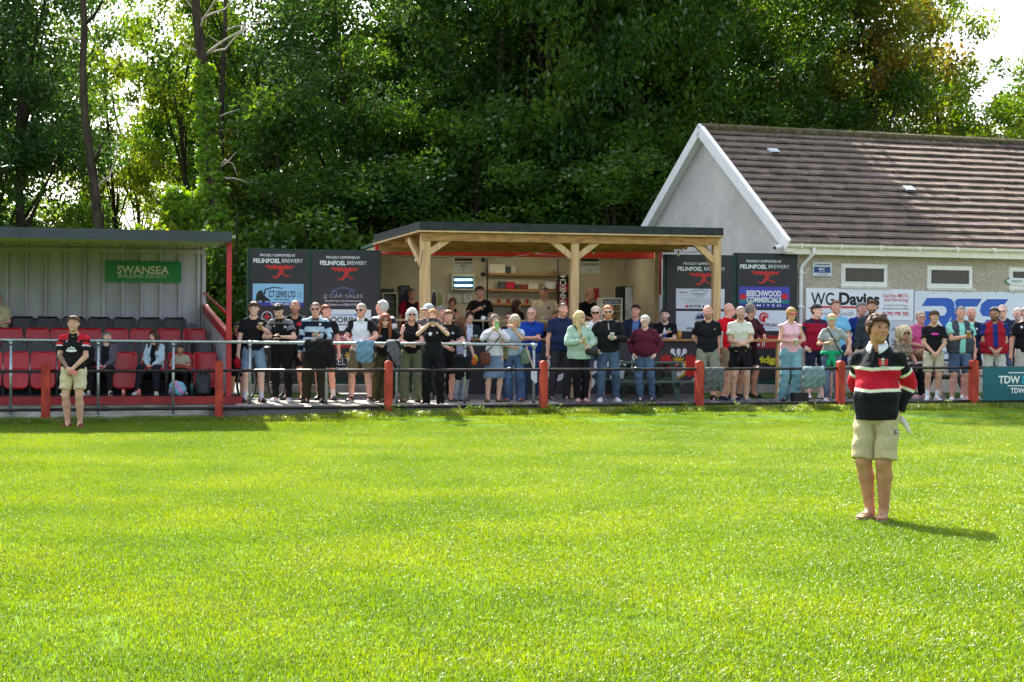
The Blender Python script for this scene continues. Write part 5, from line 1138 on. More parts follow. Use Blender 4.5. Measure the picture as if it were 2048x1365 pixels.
# ivy clad trunk with dead branches
def bare_tree(name, P, r, label, branches, ivy=None, mb=m_bark, Y=46.0):
    pts = [Vector(((x-1024)/FPX*Y, Y, CAMZ+(650-y)/FPX*Y)) for x, y in P]; t = thing(name, (pts[0].x, Y, gh(0, Y)), label, 'tree', group='bare lower trunks in front of the wood')
    obj('trunk', g_tube(pts, [v/FPX*Y for v in r], 12), mb, t, smooth=True)
    for br in branches:
        q = [Vector(((x-1024)/FPX*Y, Y-.15*k_*1.0, CAMZ+(650-y)/FPX*Y)) for k_, (x, y) in enumerate(br[1:])]; n_ = len(q)
        obj('branch', g_tube(q, [br[0]/FPX*Y*(1-.8*k_/(n_-1)) for k_ in range(n_)], 6), m_barkp if br[0] < 3.2 else mb, t, smooth=True)
    if ivy:
        C, R = [], []
        for x, y, rr in ivy:
            C.append(((x-1024)/FPX*Y, Y-.1, CAMZ+(650-y)/FPX*Y)); R.append(rr/FPX*Y)
        me = leaves('ivy', C, R, int(30*sum((q_[2])**1.35 for q_ in ivy)/10), .11, 9, m_ivy); me.transform(parent_world(t).inverted()); o = bpy.data.objects.new('ivy', me); COL.objects.link(o); o.parent = t
    return t
rv = random.Random(4); ivy = []
for k in range(60):
    y = 135+k*5.4; wd = 13+8*math.sin(k*.5)**2+(0 if y < 330 else (y-330)*.16); x = 403+(y-135)*.07
    for j in range(3): ivy.append((x+rv.uniform(-wd, wd), y+rv.uniform(-5, 5), rv.uniform(7, 13)))
for k in range(60): ivy.append((rv.uniform(335, 450), rv.uniform(385, 475), rv.uniform(12, 22)))
bare_tree('ivy_clad_tree', [(440, 640), (432, 470), (426, 400), (418, 300), (408, 200), (402, 130), (393, 60), (386, 0), (378, -120)], [17, 15, 14, 13.5, 12, 11, 9.5, 8.5, 6], 'tall trunk clad in bright green ivy with dead branches near its top',
 [(3, (408, 115), (430, 100), (452, 88), (480, 75), (512, 62), (545, 52)), (3, (410, 112), (450, 105), (475, 78), (500, 68)), (3.0, (392, 50), (420, 36), (450, 28), (470, 12), (500, -2)), (3.0, (394, 70), (405, 45), (425, 20), (440, -5)), (2.4, (388, 30), (372, 10), (360, -20)), (2.6, (434, 240), (455, 232), (482, 226)), (2.4, (430, 345), (455, 330), (470, 315), (490, 302)), (2.2, (430, 352), (450, 325), (468, 335), (478, 358)), (2.2, (428, 360), (470, 362), (500, 372), (525, 360)), (2.8, (403, 110), (380, 105), (366, 95))], ivy)
UND = [(590, 46.5), (650, 45), (745, 46.5), (830, 45.2), (930, 46.4), (1030, 45.4), (1130, 46.6), (1225, 45.3), (1300, 47)]
kind('thicket', 31, 2.0, 3.6, 70, (.45, .85), 9500, .13, m_leafd, 8, .1, 4.2, .3)
for i, (px, Y) in enumerate(UND): tree('thicket', px, Y, 1.0+.12*math.sin(i*2), 1+.15*math.cos(i*3), f'small dark leafy tree in front of the oaks, {ORD[i]} from the left', 'small trees at the edge of the wood', rz=i*1.9, name='small_tree')
bare_tree('slender_tree', [(446, 640), (444, 420), (440, 260), (441, 200), (444, 120), (447, 60), (446, -40)], [6, 5.5, 5.5, 5, 4.4, 4, 3], 'slender pale trunk just right of the ivy clad tree', [(2.2, (444, 70), (470, 60), (500, 58), (540, 48)), (2.0, (441, 95), (425, 85), (415, 78))], None, Y=47.2)
bare_tree('forked_tree', [(208, 640), (196, 460), (186, 370), (176, 300), (168, 240), (163, 150), (166, 60), (160, -40)], [11, 9.5, 9, 8.5, 7.5, 7, 6.5, 5], 'brown forked trunk at the left side of the sky gap', [(4.5, (168, 55), (188, 40), (205, 18), (215, -10)), (4.5, (188, 330), (200, 310), (208, 290)), (2.6, (162, 95), (140, 85), (120, 65)), (2.4, (190, 380), (220, 360), (236, 320), (240, 260))], None, Y=45.6)
for nm, px, Y_, w_, lb in (('dark_trunk', 985, 48, 16, 'thick dark trunk above the middle of the canopy'), ('dark_trunk', 1041, 48.5, 7, 'thin dark trunk right of the thick one above the canopy'), ('dark_trunk', 1080, 47, 8, 'leaning dark trunk above the middle canopy post'), ('dark_trunk', 1212, 48, 9, 'dark trunk above the right third of the canopy')):
    bare_tree(nm, [(px-4, 640), (px, 440), (px+3, 320), (px+8, 200), (px+16, 60)], [w_, w_*.9, w_*.8, w_*.6, w_*.4], lb, [], None, Y=Y_)
# ================================================================== PEOPLE
m_skin = vcol_mat('skin', .6, .3, .15, 90, sss=.08, dist=.003)
m_cloth = vcol_mat('cloth', .85, .2, .7, 13, dist=.03)
m_hair = vcol_mat('hair', .62, .3, .5, 70, dist=.006)
m_lens = mat('sunglass lens', (24, 22, 24), .1, .7, noise=.02); m_shoe = vcol_mat('shoe', .55, .4, .2, 50)
SK = {'g': (186, 134, 102), 'f': (234, 186, 164), 'p': (238, 196, 178), 't': (216, 168, 140), 'b': (198, 148, 120), 'r': (230, 172, 152)}
def RX(a): c, s = math.cos(a), math.sin(a); return np.array([[1, 0, 0], [0, c, -s], [0, s, c]])
def RZ_(a): c, s = math.cos(a), math.sin(a); return np.array([[c, -s, 0], [s, c, 0], [0, 0, 1]])
def A(*v): return np.array(v, float)
def unit(v): return v/(np.linalg.norm(v)+1e-9)
def ik(S_, W_, l1, l2, pole):
    d = W_-S_; L_ = np.linalg.norm(d); mx = (l1+l2)*.995
    if L_ > mx: W_ = S_+d/L_*mx; d = W_-S_; L_ = mx
    x = (l1*l1-l2*l2+L_*L_)/(2*L_); h = math.sqrt(max(l1*l1-x*x, 0)); u = d/L_; p = np.array(pole, float); p = unit(p-u*(p @ u))
    return S_+u*x+p*h, W_
POSE = {'down': ((.265, -.02, .84), (.6, .6, 0)), 'front': ((.055, -.19, .95), (.9, .4, -.2)), 'clasp': ((.06, -.22, 1.08), (.9, .5, -.3)), 'cup': ((.10, -.27, 1.16), (.8, .3, -.8)), 'cuphi': ((.14, -.26, 1.27), (.8, .2, -.8)),
        'rail': ((.15, -.36, 1.12), (.8, .5, -.5)), 'pocket': ((.215, -.05, .96), (.8, .9, 0)), 'phone': ((.075, -.30, 1.46), (.9, -.2, -.8)), 'phlow': ((.06, -.33, 1.13), (.9, .3, -.6)), 'face': ((.05, -.19, 1.42), (.5, -.4, -1)),
        'crossed': ((-.09, -.22, 1.17), (.8, .1, -.6)), 'behind': ((.05, .17, .96), (1, .6, 0)), 'lap': ((.05, -.27, .62), (.9, .4, -.3)), 'knee': ((.12, -.38, .60), (.9, .4, -.3)), 'lean': ((.30, -.20, 1.02), (.9, .6, 0)), 'drink': ((.06, -.26, 1.30), (.9, 0, -.8)), 'rest': ((.2, -.3, 1.12), (.9, .2, -.4))}
def shoe_mesh(col, sole):
    key = ('shoe', col, sole)
    if key in _M: return _M[key]
    f = Field((-.07, -.23, -.01), (.07, .11, .12), .009)
    f.cone((0, .045, .045), (0, -.06, .04), .040, .041, .02); f.ell((0, -.105, .03), (.043, .075, .034), k=.03); f.cone((0, .03, .05), (0, .025, .10), .038, .036, .02); f.cone((0, .05, .012), (0, -.12, .012), .036, .043, .01, side=(1, 0, 0), sx=1.1)
    zz_ = f.ax[2]; f.D = np.maximum(f.D, (.002-zz_)[None, None, :].astype(np.float32))
    V, F = f.mesh(); c = np.where(V[:, 2:3] < .022, np.array(lin(sole)), np.array(lin(col))); me = np_mesh('shoe', V, F, m_shoe, c); _M[key] = me; return me
def hair_mesh(kind, col, seed=0):
    f = Field((-.2, -.2, -.48), (.2, .24, .2), .0095 if kind in ('long', 'curly') else .007)
    sk = A(0, .012, .02)
    W_ = .003
    if kind in ('short', 'buzz', 'quiff', 'fringe', 'receding', 'swept'):
        inf = {'short': .009, 'buzz': .003, 'quiff': .012, 'fringe': .014, 'receding': .006, 'swept': .010}[kind]; off = {'short': -.026, 'buzz': -.030, 'quiff': -.026, 'fringe': -.012, 'receding': -.062, 'swept': -.020}[kind]
        f.ell(sk, (.074+inf, .092+inf, .1+inf), k=0, cut=[((0, -.35, -.94), off+.0)])
        f.ell(sk, (.074+inf*.8, .092+inf, .1+inf), k=.006, cut=[((0, -1, 0), .008 if kind != 'swept' else .030), ((0, -.3, -.95), .075 if kind != 'swept' else .062)])
        if kind == 'swept': f.cone((-.04, -.054, .086), (.03, -.064, .072), .022, .015, .02); f.cone((.0, -.048, .095), (.052, -.048, .062), .022, .014, .02); f.cone((-.04, -.02, .108), (.035, -.025, .108), .024, .022, .02); f.cone((-.066, -.03, .05), (-.072, -.028, .012), .014, .008, .01); f.cone((.066, -.03, .05), (.072, -.028, .012), .014, .008, .01)
        if kind in ('quiff', 'fringe'): f.ell((0, -.034, .103 if kind == 'quiff' else .094), (.056, .036, .025), k=.02)
        if kind == 'fringe': f.ell((0, -.064, .062), (.050, .020, .024), k=.015)
    else:
        big = {'bob': .02, 'long': .018, 'curly': .05, 'tied': .01, 'longtied': .012}[kind]
        f.ell(sk, (.074+big, .092+big, .1+big), k=0)
        if kind == 'bob':
            for s in (-1, 1): f.cone((s*.07, .01, .0), (s*.078, .0, -.09), .035, .03, .03)
            f.cone((0, .07, 0), (0, .07, -.09), .06, .05, .03, side=(1, 0, 0), sx=1.2)
        if kind == 'long':
            for s in (-1, 1): f.cone((s*.07, .01, .0), (s*.09, -.02, -.14), .032, .034, .03); f.cone((s*.09, -.02, -.14), (s*.10, -.075, -.34), .034, .022, .03)
            f.cone((0, .07, 0), (0, .09, -.32), .05, .04, .03, side=(1, 0, 0), sx=1.8)
        if kind == 'curly':
            q = random.Random(seed)
            for k in range(26):
                a = q.uniform(-.2, PI+.2); rr = .1; f.ell((rr*1.15*math.cos(a), .03+rr*.5*math.sin(a)+.0, q.uniform(-.14, .1)), (.04, .04, .04), k=.01)
        if kind in ('tied', 'longtied'):
            f.ell((0, .115, .02), (.035, .035, .04), k=.02)
            if kind == 'longtied': f.cone((0, .12, .02), (0, .14, -.2), .03, .018, .02)
            f.put((-.2, -.2, -.2), (.2, .2, .2), lambda P: -(P @ A(0, -.5, -.87).astype(np.float32)-.02), 0, 'sub') if 0 else None
        low = -.135 if kind != 'curly' else -.15
        f.ell((0, -.105, -.030), (.060, .075, .092), op='sub'); f.cone((0, -.02, -.10), (0, -.05, -.4), .062, .07, op='sub') if kind != 'tied' else f.ell((0, -.03, -.12), (.12, .14, .10), op='sub')
    V, F = f.mesh(); r = np.random.RandomState(seed+5)
    V = V+.0022*np.sin(V[:, [1, 2, 0]]*140+seed)*(3 if kind == 'curly' else 1)
    c = np.array(lin(col))*(1+.25*np.sin(V[:, 0:1]*260+seed)*np.sin(V[:, 1:2]*120)); return V, F, np.clip(c, 0, 1)
def np_geo(g): return np.array(g[0]), g[1]
PEOPLE = []
def person(x, head, b, label, g=YZ+.02, yaw=0, w=1.0, fem=False, lean=0, sit=None, L='down', R='down', top=None, bot=None, shoe=((30, 30, 32), (200, 200, 200)), sk='f', hair=('short', (70, 50, 36)), hy=0, hp=0, face=(), fr=S, belly=0, vox=.0125, pt=None, legs=None, curl=0, stance=.11, twist=0, socks=None, bust=.0, H=None, shz=1.392, lw=1.0, name='person', feetpx=None, cat='person', tops=None, extra=None, group=None, hroll=0):
    """builds one person in the pose given; x, head: head top in photo pixels; b: plane it stands on"""
    # --- joints for a 1.75 m figure facing -y
    jr = random.Random(len(PEOPLE)*7+3)
    if vox > .011: yaw += jr.uniform(-.12, .12); hy += jr.uniform(-.22, .22); hroll += jr.uniform(-.07, .07); hp += jr.uniform(-.02, .09); twist += jr.uniform(-.10, .10)
    if vox > .011 and legs is None and sit is None: sh_ = jr.uniform(-.03, .03); legs = ((-stance*jr.uniform(.8, 1.35)+sh_, jr.uniform(-.07, .08)), (stance*jr.uniform(.8, 1.35)+sh_, jr.uniform(-.07, .08)))
    hipz = .93 if sit is None else 0
    R_ = RX(lean)
    if sit is None: hip = A(0, 0, .93)
    else: hip = A(0, 0, sit+.10)
    dz = hip[2]-.93
    def T(p, cu=0):
        q = A(*p)-A(0, 0, .93); q = R_ @ q; return hip+q
    def TU(p):      # upper spine may curl further
        c = A(0, 0, 1.15-.93); q = A(*p)-A(0, 0, .93); q = c+RX(curl) @ (q-c); return hip+R_ @ (RZ_(twist) @ q)
    wq = 1+(w-1)*.55; sw = .166*wq if not fem else .146*wq
    sh = {s: TU((s*sw, .012, shz)) for s in (-1, 1)}
    nb, nt = TU((0, .012, 1.43)), TU((0, -.018, 1.517)); Rh = RZ_(hy) @ RX(hp) @ np.array(Matrix.Rotation(hroll, 3, 'Y')); hc = nt+Rh @ A(0, -.012, .098)
    wr, el = {}, {}
    for s, pz in ((-1, L), (1, R)):
        if isinstance(pz, str): tgt, pole = POSE[pz]
        else: tgt, pole = pz
        t = A(tgt[0]*s, tgt[1], tgt[2]+(0)); 
        if sit is not None and tgt[2] > .8: t[2] += dz
        el[s], wr[s] = ik(sh[s], t, .285, .255, (pole[0]*s, pole[1], pole[2]))
    hipj = {s: hip+A(s*.088*(1.06 if fem else 1), 0, -.02) for s in (-1, 1)}; knee, ank = {}, {}
    for s in (-1, 1):
        if sit is None:
            fx, fy = (s*stance, .0) if legs is None else legs[0 if s < 0 else 1]
            ank[s] = A(fx, fy+.02, .085); kn, _ = ik(hipj[s], ank[s], .42, .425, (s*.15, -1, 0)); knee[s] = kn
        else:
            kx, ky, fx, fy = (s*.13, -.44, s*.14, -.46) if legs is None else legs[0 if s < 0 else 1]
            knee[s] = A(kx, ky, hip[2]+.015 if legs is None else hip[2]+.015); ank[s] = A(fx, fy, .085 if feetpx is None else feetpx)
            dk = knee[s]-hipj[s]; knee[s] = hipj[s]+unit(dk)*.43
    lo = np.min([*sh.values(), *el.values(), *wr.values(), *knee.values(), *ank.values(), hc], 0)-.22; hi = np.max([*sh.values(), *el.values(), *wr.values(), *knee.values(), *ank.values(), hc], 0)+.22; lo[2] = max(lo[2], -.02)
    # --- scale and place
    toploc = (hc+Rh @ A(0, .01, .124))[2]
    hp_ = fr.hit(x, head, b) if pt is None else pt
    sc = (hp_.z-g)/toploc if H is None else H/1.75
    Rw = RZ_(yaw+0); off = Rw @ (hc*sc)
    base = Vector((hp_.x-off[0], hp_.y-off[1], g if H is None or sit is None and pt is None else g))
    Mw = Matrix.Translation(base) @ Matrix.Rotation(yaw, 4, 'Z') @ Matrix.Scale(sc, 4)
    sd = A(1, 0, 0); sdT = RZ_(twist) @ sd
    skin = np.array(lin(SK[sk]))
    tb = []    # torso pieces (a, b, ra, rb, sx, side)
    if not fem: tb = [(T((0, .0, .95)), T((0, 0, 1.07)), .104, .100+belly*.4, 1.34*w, sd), (T((0, 0, 1.07)), TU((0, 0, 1.27)), .100+belly*.4, .112, 1.36*w, sdT), (TU((0, 0, 1.27)), TU((0, .01, 1.335)), .112, .078, 1.42*w, sdT)]
    else: tb = [(T((0, .01, .94)), T((0, .0, 1.09)), .108, .080+belly*.4, 1.38*w, sd), (T((0, 0, 1.09)), TU((0, 0, 1.27)), .080+belly*.4, .097, 1.34*w, sdT), (TU((0, 0, 1.27)), TU((0, .01, 1.33)), .097, .068, 1.4*w, sdT)]
    def torso(f, inf, k=.035, pel=True):
        for i, (a, b_, ra, rb, sx, sdd) in enumerate(tb): f.cone(a, b_, ra+inf, rb+inf, k, side=sdd, sx=sx)
        for s in (-1, 1): f.cone(TU((s*.02, .014, 1.462)), sh[s]*.95+sh[-s]*.05+A(0, 0, -.008), .045+inf*.6, .040+inf*.7, .03); f.cone(TU((s*.03, .01, 1.36)), sh[s]*.90+sh[-s]*.10+A(0, 0, -.05), .07+inf, .05+inf*.7, .04)
        if fem or bust:
            for s in (-1, 1): f.ell(TU((s*.075, -.075, 1.26)), (.062+inf, .055+inf+bust, .062+inf), k=.04)
        if belly: f.ell(T((0, -.05, 1.08)), (.13*w+inf, .07+belly+inf, .12+inf), k=.05)
    def arms(f, inf, k=.014, upto=2, wid=0, end=1.0, both=(-1, 1), warp=0):
        for s in both:
            e1 = sh[s]+(el[s]-sh[s])*min(end, 1); r1 = .050+(.041-.050)*min(end, 1)
            wr_ = max(1, 1+(w-1)*.7); q = .88 if fem else 1
            f.cone(sh[s], e1 if upto == 1 else el[s], .047*q*wr_+inf*.9, (r1*q*wr_ if upto == 1 else .041*q)+inf+wid, k, fb=(upto == 1), warp=warp, seed=s)
            if upto == 2: f.cone(el[s], el[s]+(wr[s]-el[s])*end, .042*q*wr_+inf, .029*q+inf+wid, k, fb=(end < 1), warp=warp, seed=s+3)
    # --- body
    f = Field(lo, hi, vox/sc); torso(f, 0); arms(f, 0, k=.012)
    f.cone(nb, nt+A(0, 0, .02), .062 if not fem else .049, .058 if not fem else .046, .03); 
    HS = A(1.15, 1.10, 1.0) if not fem else A(1.10, 1.07, 1.0); hd = lambda v: hc+Rh @ (A(*v)*HS)
    f.ell(hd((0, .012, .02)), (.0815, .098, .106), Rh, .02); f.ell(hd((0, -.030, -.042)), (.060 if not fem else .055, .064, .068), Rh, .035); f.ell(hd((0, -.070, -.088)), (.026, .022, .02), Rh, .03)
    f.cone(hd((0, -.082, .012)), hd((0, -.106, -.018)), .009, .0135, .012); f.cone(hd((-.012, -.088, -.02)), hd((.012, -.088, -.02)), .011, .011, .01); f.cone(hd((-.018, -.086, -.058)), hd((.018, -.086, -.058)), .009, .009, .012); f.cone(hd((-.03, -.078, .03)), hd((.03, -.078, .03)), .012, .012, .02)
    for s in (-1, 1):
        f.ell(hd((s*.079, .012, .0)), (.008, .016, .026), Rh, .008); f.ell(hd((s*.036, -.062, -.022)), (.024, .02, .022), Rh, .02)
        kk = knee[s]; aa = ank[s]; th = hipj[s]; wl = max(1, w)
        f.cone(th, kk, .088*wl, .058*lw, .03); cf_ = kk+(aa-kk)*.3+A(0, .018, 0); f.cone(kk, cf_, .055*lw, .057*wl*lw, .02); f.cone(cf_, aa, .057*wl*lw, .038*lw**.5, .02); f.cone(aa, aa+A(0, -.09, -.045), .038, .03, .02)
        d = unit(wr[s]-el[s]); f.cone(wr[s], wr[s]+d*.05, .028, .03, .01, side=None)
        f.ell(wr[s]+d*.055, (.036, .036, .036), k=.02)
    V, F = f.mesh(); C_ = np.tile(skin, (len(V), 1)); C_ *= (1+.06*np.sin(V[:, 2:3]*40)*np.sin(V[:, 0:1]*33))
    hl = ((V-hc) @ Rh)/HS
    isf = (np.abs(hl[:, 2]) < .14) & (np.linalg.norm(hl[:, :2], axis=1) < .12)
    ck = isf & (hl[:, 1] < -.05) & (hl[:, 2] < .0) & (hl[:, 2] > -.05) & (np.abs(hl[:, 0]) > .02); C_[ck] *= A(1.06, .88, .86)
    hcol = np.array(lin(hair[1]))
    if 'beard' in face: bm_ = isf & (hl[:, 1] < .0) & (hl[:, 2] < -.03) & ~((np.abs(hl[:, 0]) < .022) & (hl[:, 2] > -.062) & (hl[:, 2] < -.048)); C_[bm_] = C_[bm_]*.25+hcol*.75
    if 'stubble' in face: bm_ = isf & (hl[:, 1] < .0) & (hl[:, 2] < -.03); C_[bm_] = C_[bm_]*.62+hcol*.25
    sc_ = isf & (hl @ A(0, -.64, -.77) < .012) & (hl[:, 2] > -.03)
    if hair[0] not in ('bald', 'shaved'):
        dd_ = hl @ A(0, -.35, -.94); m_ = isf & (hl[:, 2] > .02) & (dd_ < (-.008 if hair[0] != 'receding' else -.044)); C_[m_] = C_[m_]*.62+hcol*.38
    if hair[0] == 'shaved': C_[sc_] = C_[sc_]*.8+hcol*.15
    if extra: C_ = extra(V, C_, dict(wr=wr, el=el, sh=sh, knee=knee, ank=ank))
    if socks:
        for s in (-1, 1):
            m_ = (np.linalg.norm(V[:, :2]-ank[s][:2], axis=1) < .09) & (V[:, 2] < socks[1]); C_[m_] = lin(socks[0])
    Vs, Fs, Cs = [V], [F], [C_]; n0 = len(V)
    isl = []
    R3 = Matrix(Rh.tolist())
    def hh(v): return tuple(hc+Rh @ (A(*v)*HS))
    isl.append((g_ell(hh((0, -.0965, -.052)), (.022, .006, .0055), R3, 8, 5), A(.5, .19, .17)*(1.0 if fem else .85)))
    for s in (-1, 1):
        isl.append((g_ell(hh((s*.031, -.0865, .011)), (.0125, .005, .0045), R3, 8, 5), A(.42, .34, .29))); isl.append((g_ell(hh((s*.031, -.0905, .011)), (.0055, .003, .0042), R3, 6, 5), A(.03, .02, .015)))
        isl.append((g_ell(hh((s*.033, -.089, .028)), (.017, .004, .0036), R3, 8, 4), hcol*.5+skin*.35)); isl.append((g_ell(hh((s*.032, -.0875, .0185)), (.016, .005, .003), R3, 8, 4), skin*.68))
        d = unit(wr[s]-el[s]); inn = A(-s, 0, 0) if abs(d[0]) < .8 else A(0, 0, -1); pn = unit(inn-d*(inn @ d)); wv = np.cross(d, pn)
        if isinstance(L if s < 0 else R, str) and (L if s < 0 else R) in ('rail', 'rest', 'lap', 'knee', 'front'): dn_ = A(0, .3, -1); pn = unit(dn_-d*(dn_ @ d)); wv = np.cross(d, pn)
        pb = wr[s]+d*.05
        for k in range(4):
            b0 = pb+d*.03+wv*(k-1.5)*.0185; ln = (.038, .043, .041, .032)[k]; q1 = b0+unit(d+pn*.45)*ln; q2 = q1+unit(d*.35+pn)*ln*.8; isl.append((g_tube([tuple(b0-d*.02), tuple(b0), tuple(q1), tuple(q2)], [.009, .0093, .0085, .0065], 6), skin))
        tb0 = pb-wv*(.028*s)*1.0; t1 = tb0+unit(d-wv*s*.8+pn*.5)*.04; isl.append((g_tube([tuple(wr[s]+d*.02), tuple(tb0), tuple(t1), tuple(t1+unit(d+pn*.6)*.028)], [.013, .013, .010, .007], 6), skin))
    quads = [tuple(q) for q in F]; allV = [tuple(v) for v in V]; cols = list(C_)
    for (gv, gf), c in isl:
        o = len(allV); allV += gv; quads += [tuple(i+o for i in q) for q in gf]; cols += [c]*len(gv)
    me = bpy.data.meshes.new('person'); me.from_pydata(allV, [], quads); me.polygons.foreach_set('use_smooth', [True]*len(me.polygons)); me.materials.append(m_skin)
    at = me.color_attributes.new('Col', 'FLOAT_COLOR', 'POINT'); cc_ = np.ones((len(allV), 4), np.float32); cc_[:, :3] = np.array(cols); at.data.foreach_set('color', cc_.ravel()); me.update()
    root = bpy.data.objects.new(name, me); COL.objects.link(root); root.matrix_basis = Mw; tag(root, label, cat, group)
    def child(nm, V, F, m, c=None, quad=True):
        me = np_mesh(nm, V, F, m, c) if quad else mesh(nm, (V, F), m, True); o = bpy.data.objects.new(nm, me); COL.objects.link(o); o.parent = root; return o
    def armlen(P):
        """height used for stripes: along the sleeve for sleeve points, z elsewhere"""
        h_ = P[:, 2].copy(); on = np.zeros(len(P), bool)
        for s in (-1, 1):
            for a, b_, l0, ln in ((sh[s], el[s], 0, .285), (el[s], wr[s], .285, .255)):
                u = unit(b_-a); t = (P-a) @ u; dd = np.linalg.norm(P-a-np.clip(t, 0, ln)[:, None]*u, axis=1); m_ = (dd < .085) & (t > (.07 if l0 == 0 else -.02)) & (s*P[:, 0] > (sw*.86 if l0 == 0 else -9)); tors = (np.abs((P-hip)[:, 0]) < .15) & (l0 > 0) & (dd > .06)
                m_ &= ~tors; h_[m_] = 1.45-(l0+t[m_]); on |= m_
        return h_, on
    def garment(nm, spec, fn, seed, extra_=.0, m=m_cloth):
        gl, gh_ = lo.copy(), hi.copy(); ff = Field(gl, gh_, vox/sc); fn(ff); VV, FF = ff.mesh()
        if len(VV) == 0: return
        amp = .0055; VV = VV+amp*np.sin(VV[:, [2, 0, 1]]*np.array([37, 29, 23])+seed)+.6*amp*np.sin(VV[:, [1, 2, 0]]*np.array([61, 53, 71])+seed*2)*np.array([1, 1, .2])
        c = spec; 
        if callable(c): h_, on = armlen(VV); cc = c(VV, h_, on)
        else: cc = np.tile(np.array(lin(c)), (len(VV), 1))
        return child(nm, VV, FF, m, cc)
    sd_ = hash(label) % 97 if 0 else (len(PEOPLE)*13) % 97
    # --- top
    def mk_top(kind, col, nm, inf=.012, hem=.90, vneck=False):
        def fn(ff):
            torso(ff, inf)
            ff.cone(T((0, 0, 1.06)), T((0, .0, hem)), .106+inf*.8+belly*.3, .108+inf, .04, side=sd, sx=1.33*w*(1.05 if fem else 1), fb=True)
            if belly: ff.cone(T((0, -.03-belly*.4, 1.04)), T((0, -.02-belly*.3, hem)), .105+inf+belly*.5, .105+inf+belly*.3, .04, side=sd, sx=1.3*w, fb=True)
            if kind in ('tee', 'polo'): arms(ff, inf+.003, upto=1, wid=.016, end=.68)
            elif kind == 'long': arms(ff, inf, upto=2, wid=.006, end=.97)
            elif kind == 'rolled': arms(ff, inf, upto=2, wid=.01, end=.35)
            elif kind == 'frill':
                for s in (-1, 1):
                    for q_ in range(5): a_ = q_*1.25; ff.ell(sh[s]+A(s*(.02+.03*math.sin(a_)), .03*math.cos(a_), .01), (.035, .035, .03), k=.01)
            if kind != 'tank': pass
            ff.cone(nb+(nt-nb)*.45, nt, .06, .072, op='sub'); ff.ell(TU((0, -.065, 1.475)), (.05, .05, .05 if not vneck else .075), op='sub')
            if kind in ('tank', 'vest'):
                for s in (-1, 1): ff.ell(sh[s]+A(s*.035, 0, -.03), (.07, .12, .085), op='sub')
        return garment(nm, col, fn, sd_)
    for t in ([top] if top else [])+(tops or []):
        kind_, col_, nm_ = t[:3]; kw = t[3] if len(t) > 3 else {}
        col = kw.pop('collar', None) if kw else None; kw = dict(kw); mk_top(kind_, col_, nm_, **kw)
        if kind_ == 'polo' or col:
            n_ = 18; P = [TU((.064*math.sin(2*PI*k/n_)*(1.05), .008-.062*math.cos(2*PI*k/n_), 1.478-.022*math.cos(2*PI*k/n_))) for k in range(n_+1)]
            g_ = g_join(g_tube([tuple(q) for q in P], .011, 6), g_tube([tuple(q-A(0, 0, .014)) for q in P], .012, 6), *[g_prism([Vector(TU((s*.012, -.068, 1.462))), Vector(TU((s*.055, -.045, 1.478))), Vector(TU((s*.066, -.075, 1.43))), Vector(TU((s*.032, -.098, 1.415)))], Vector(TU((0, -.01, 1.0))-TU((0, 0, 1.0)))) for s in (-1, 1)])
            cc = col or (col_ if not callable(col_) else (30, 30, 32)); o = child('collar', *g_, m_cloth, quad=False); at = o.data.color_attributes.new('Col', 'FLOAT_COLOR', 'POINT'); at.data.foreach_set('color', np.tile(np.array([*lin(cc), 1], np.float32), (len(o.data.vertices), 1)).ravel())
    # --- bottoms
    if bot:
        kind_, col_, nm_ = bot[:3]; par = bot[3] if len(bot) > 3 else {}
        def fn(ff):
            i = .010 if kind_ != 'shorts' else .014
            ff.cone(T((0, .0, 1.02)), hip+A(0, .005, -.03), .100+i, .108+i, .03, side=sd, sx=1.32*w*(1.04 if fem else 1), fa=True)
            if kind_ == 'skirt':
                ff.cone(hip+A(0, 0, .02), A(hip[0], hip[1], .47), .108+i, .158, .03, side=sd, sx=1.42, fb=True); return
            for s in (-1, 1):
                kk, aa, th = knee[s], ank[s], hipj[s]; wl = max(1, w)
                if kind_ == 'shorts':
                    e_ = par.get('len', .78); pk = th+(kk-th)*e_+A(s*.012, 0, 0); ff.cone(th+A(s*.004, 0, 0), pk, .096*min(wl, 1.1), .087*min(wl, 1.12)+par.get('fl', 0), .007, fb=True); ff.cone(hip+A(0, 0, -.04), hip+A(0, 0, -.10), .07, .05, .02)
                elif kind_ == 'wide': ff.cone(th, kk, .10*wl, .088, .03); ff.cone(kk, aa+A(0, .01, -.045), .088, .10, .02, fb=True)
                else:
                    lo_ = par.get('loose', 0); cf_ = kk+(aa-kk)*.3+A(0, .018, 0); ff.cone(kk, cf_, .066*max(1, wl*.96), .069*max(1, wl*.97), .02); ff.cone(cf_, kk+(aa-kk)*.6+A(0, .01, 0), .069*max(1, wl*.97), .058, .02); ff.cone(th, kk, .097*wl, .068+lo_, .03); ff.cone(kk, aa+A(0, 0, -.02), .068+lo_, .054+lo_, .02, fb=True)
        garment(nm_, col_, fn, sd_+7)
    # --- shoes
    if shoe:
        for s in (-1, 1):
            o = bpy.data.objects.new('shoe', shoe_mesh(*shoe)); COL.objects.link(o); o.parent = root; o.location = (ank[s][0], ank[s][1]-.0, ank[s][2]-.085); o.rotation_euler = (0, 0, s*.28)
    # --- hair, glasses, hats
    if hair[0] not in ('bald', 'shaved'):
        HV, HF, HC = hair_mesh(hair[0], hair[1], sd_); HV = HV+np.random.RandomState(sd_).randn(*HV.shape)*(.0016 if vox > .011 else .0009); child('hair', (HV*HS) @ Rh.T+hc, HF, m_hair, HC)
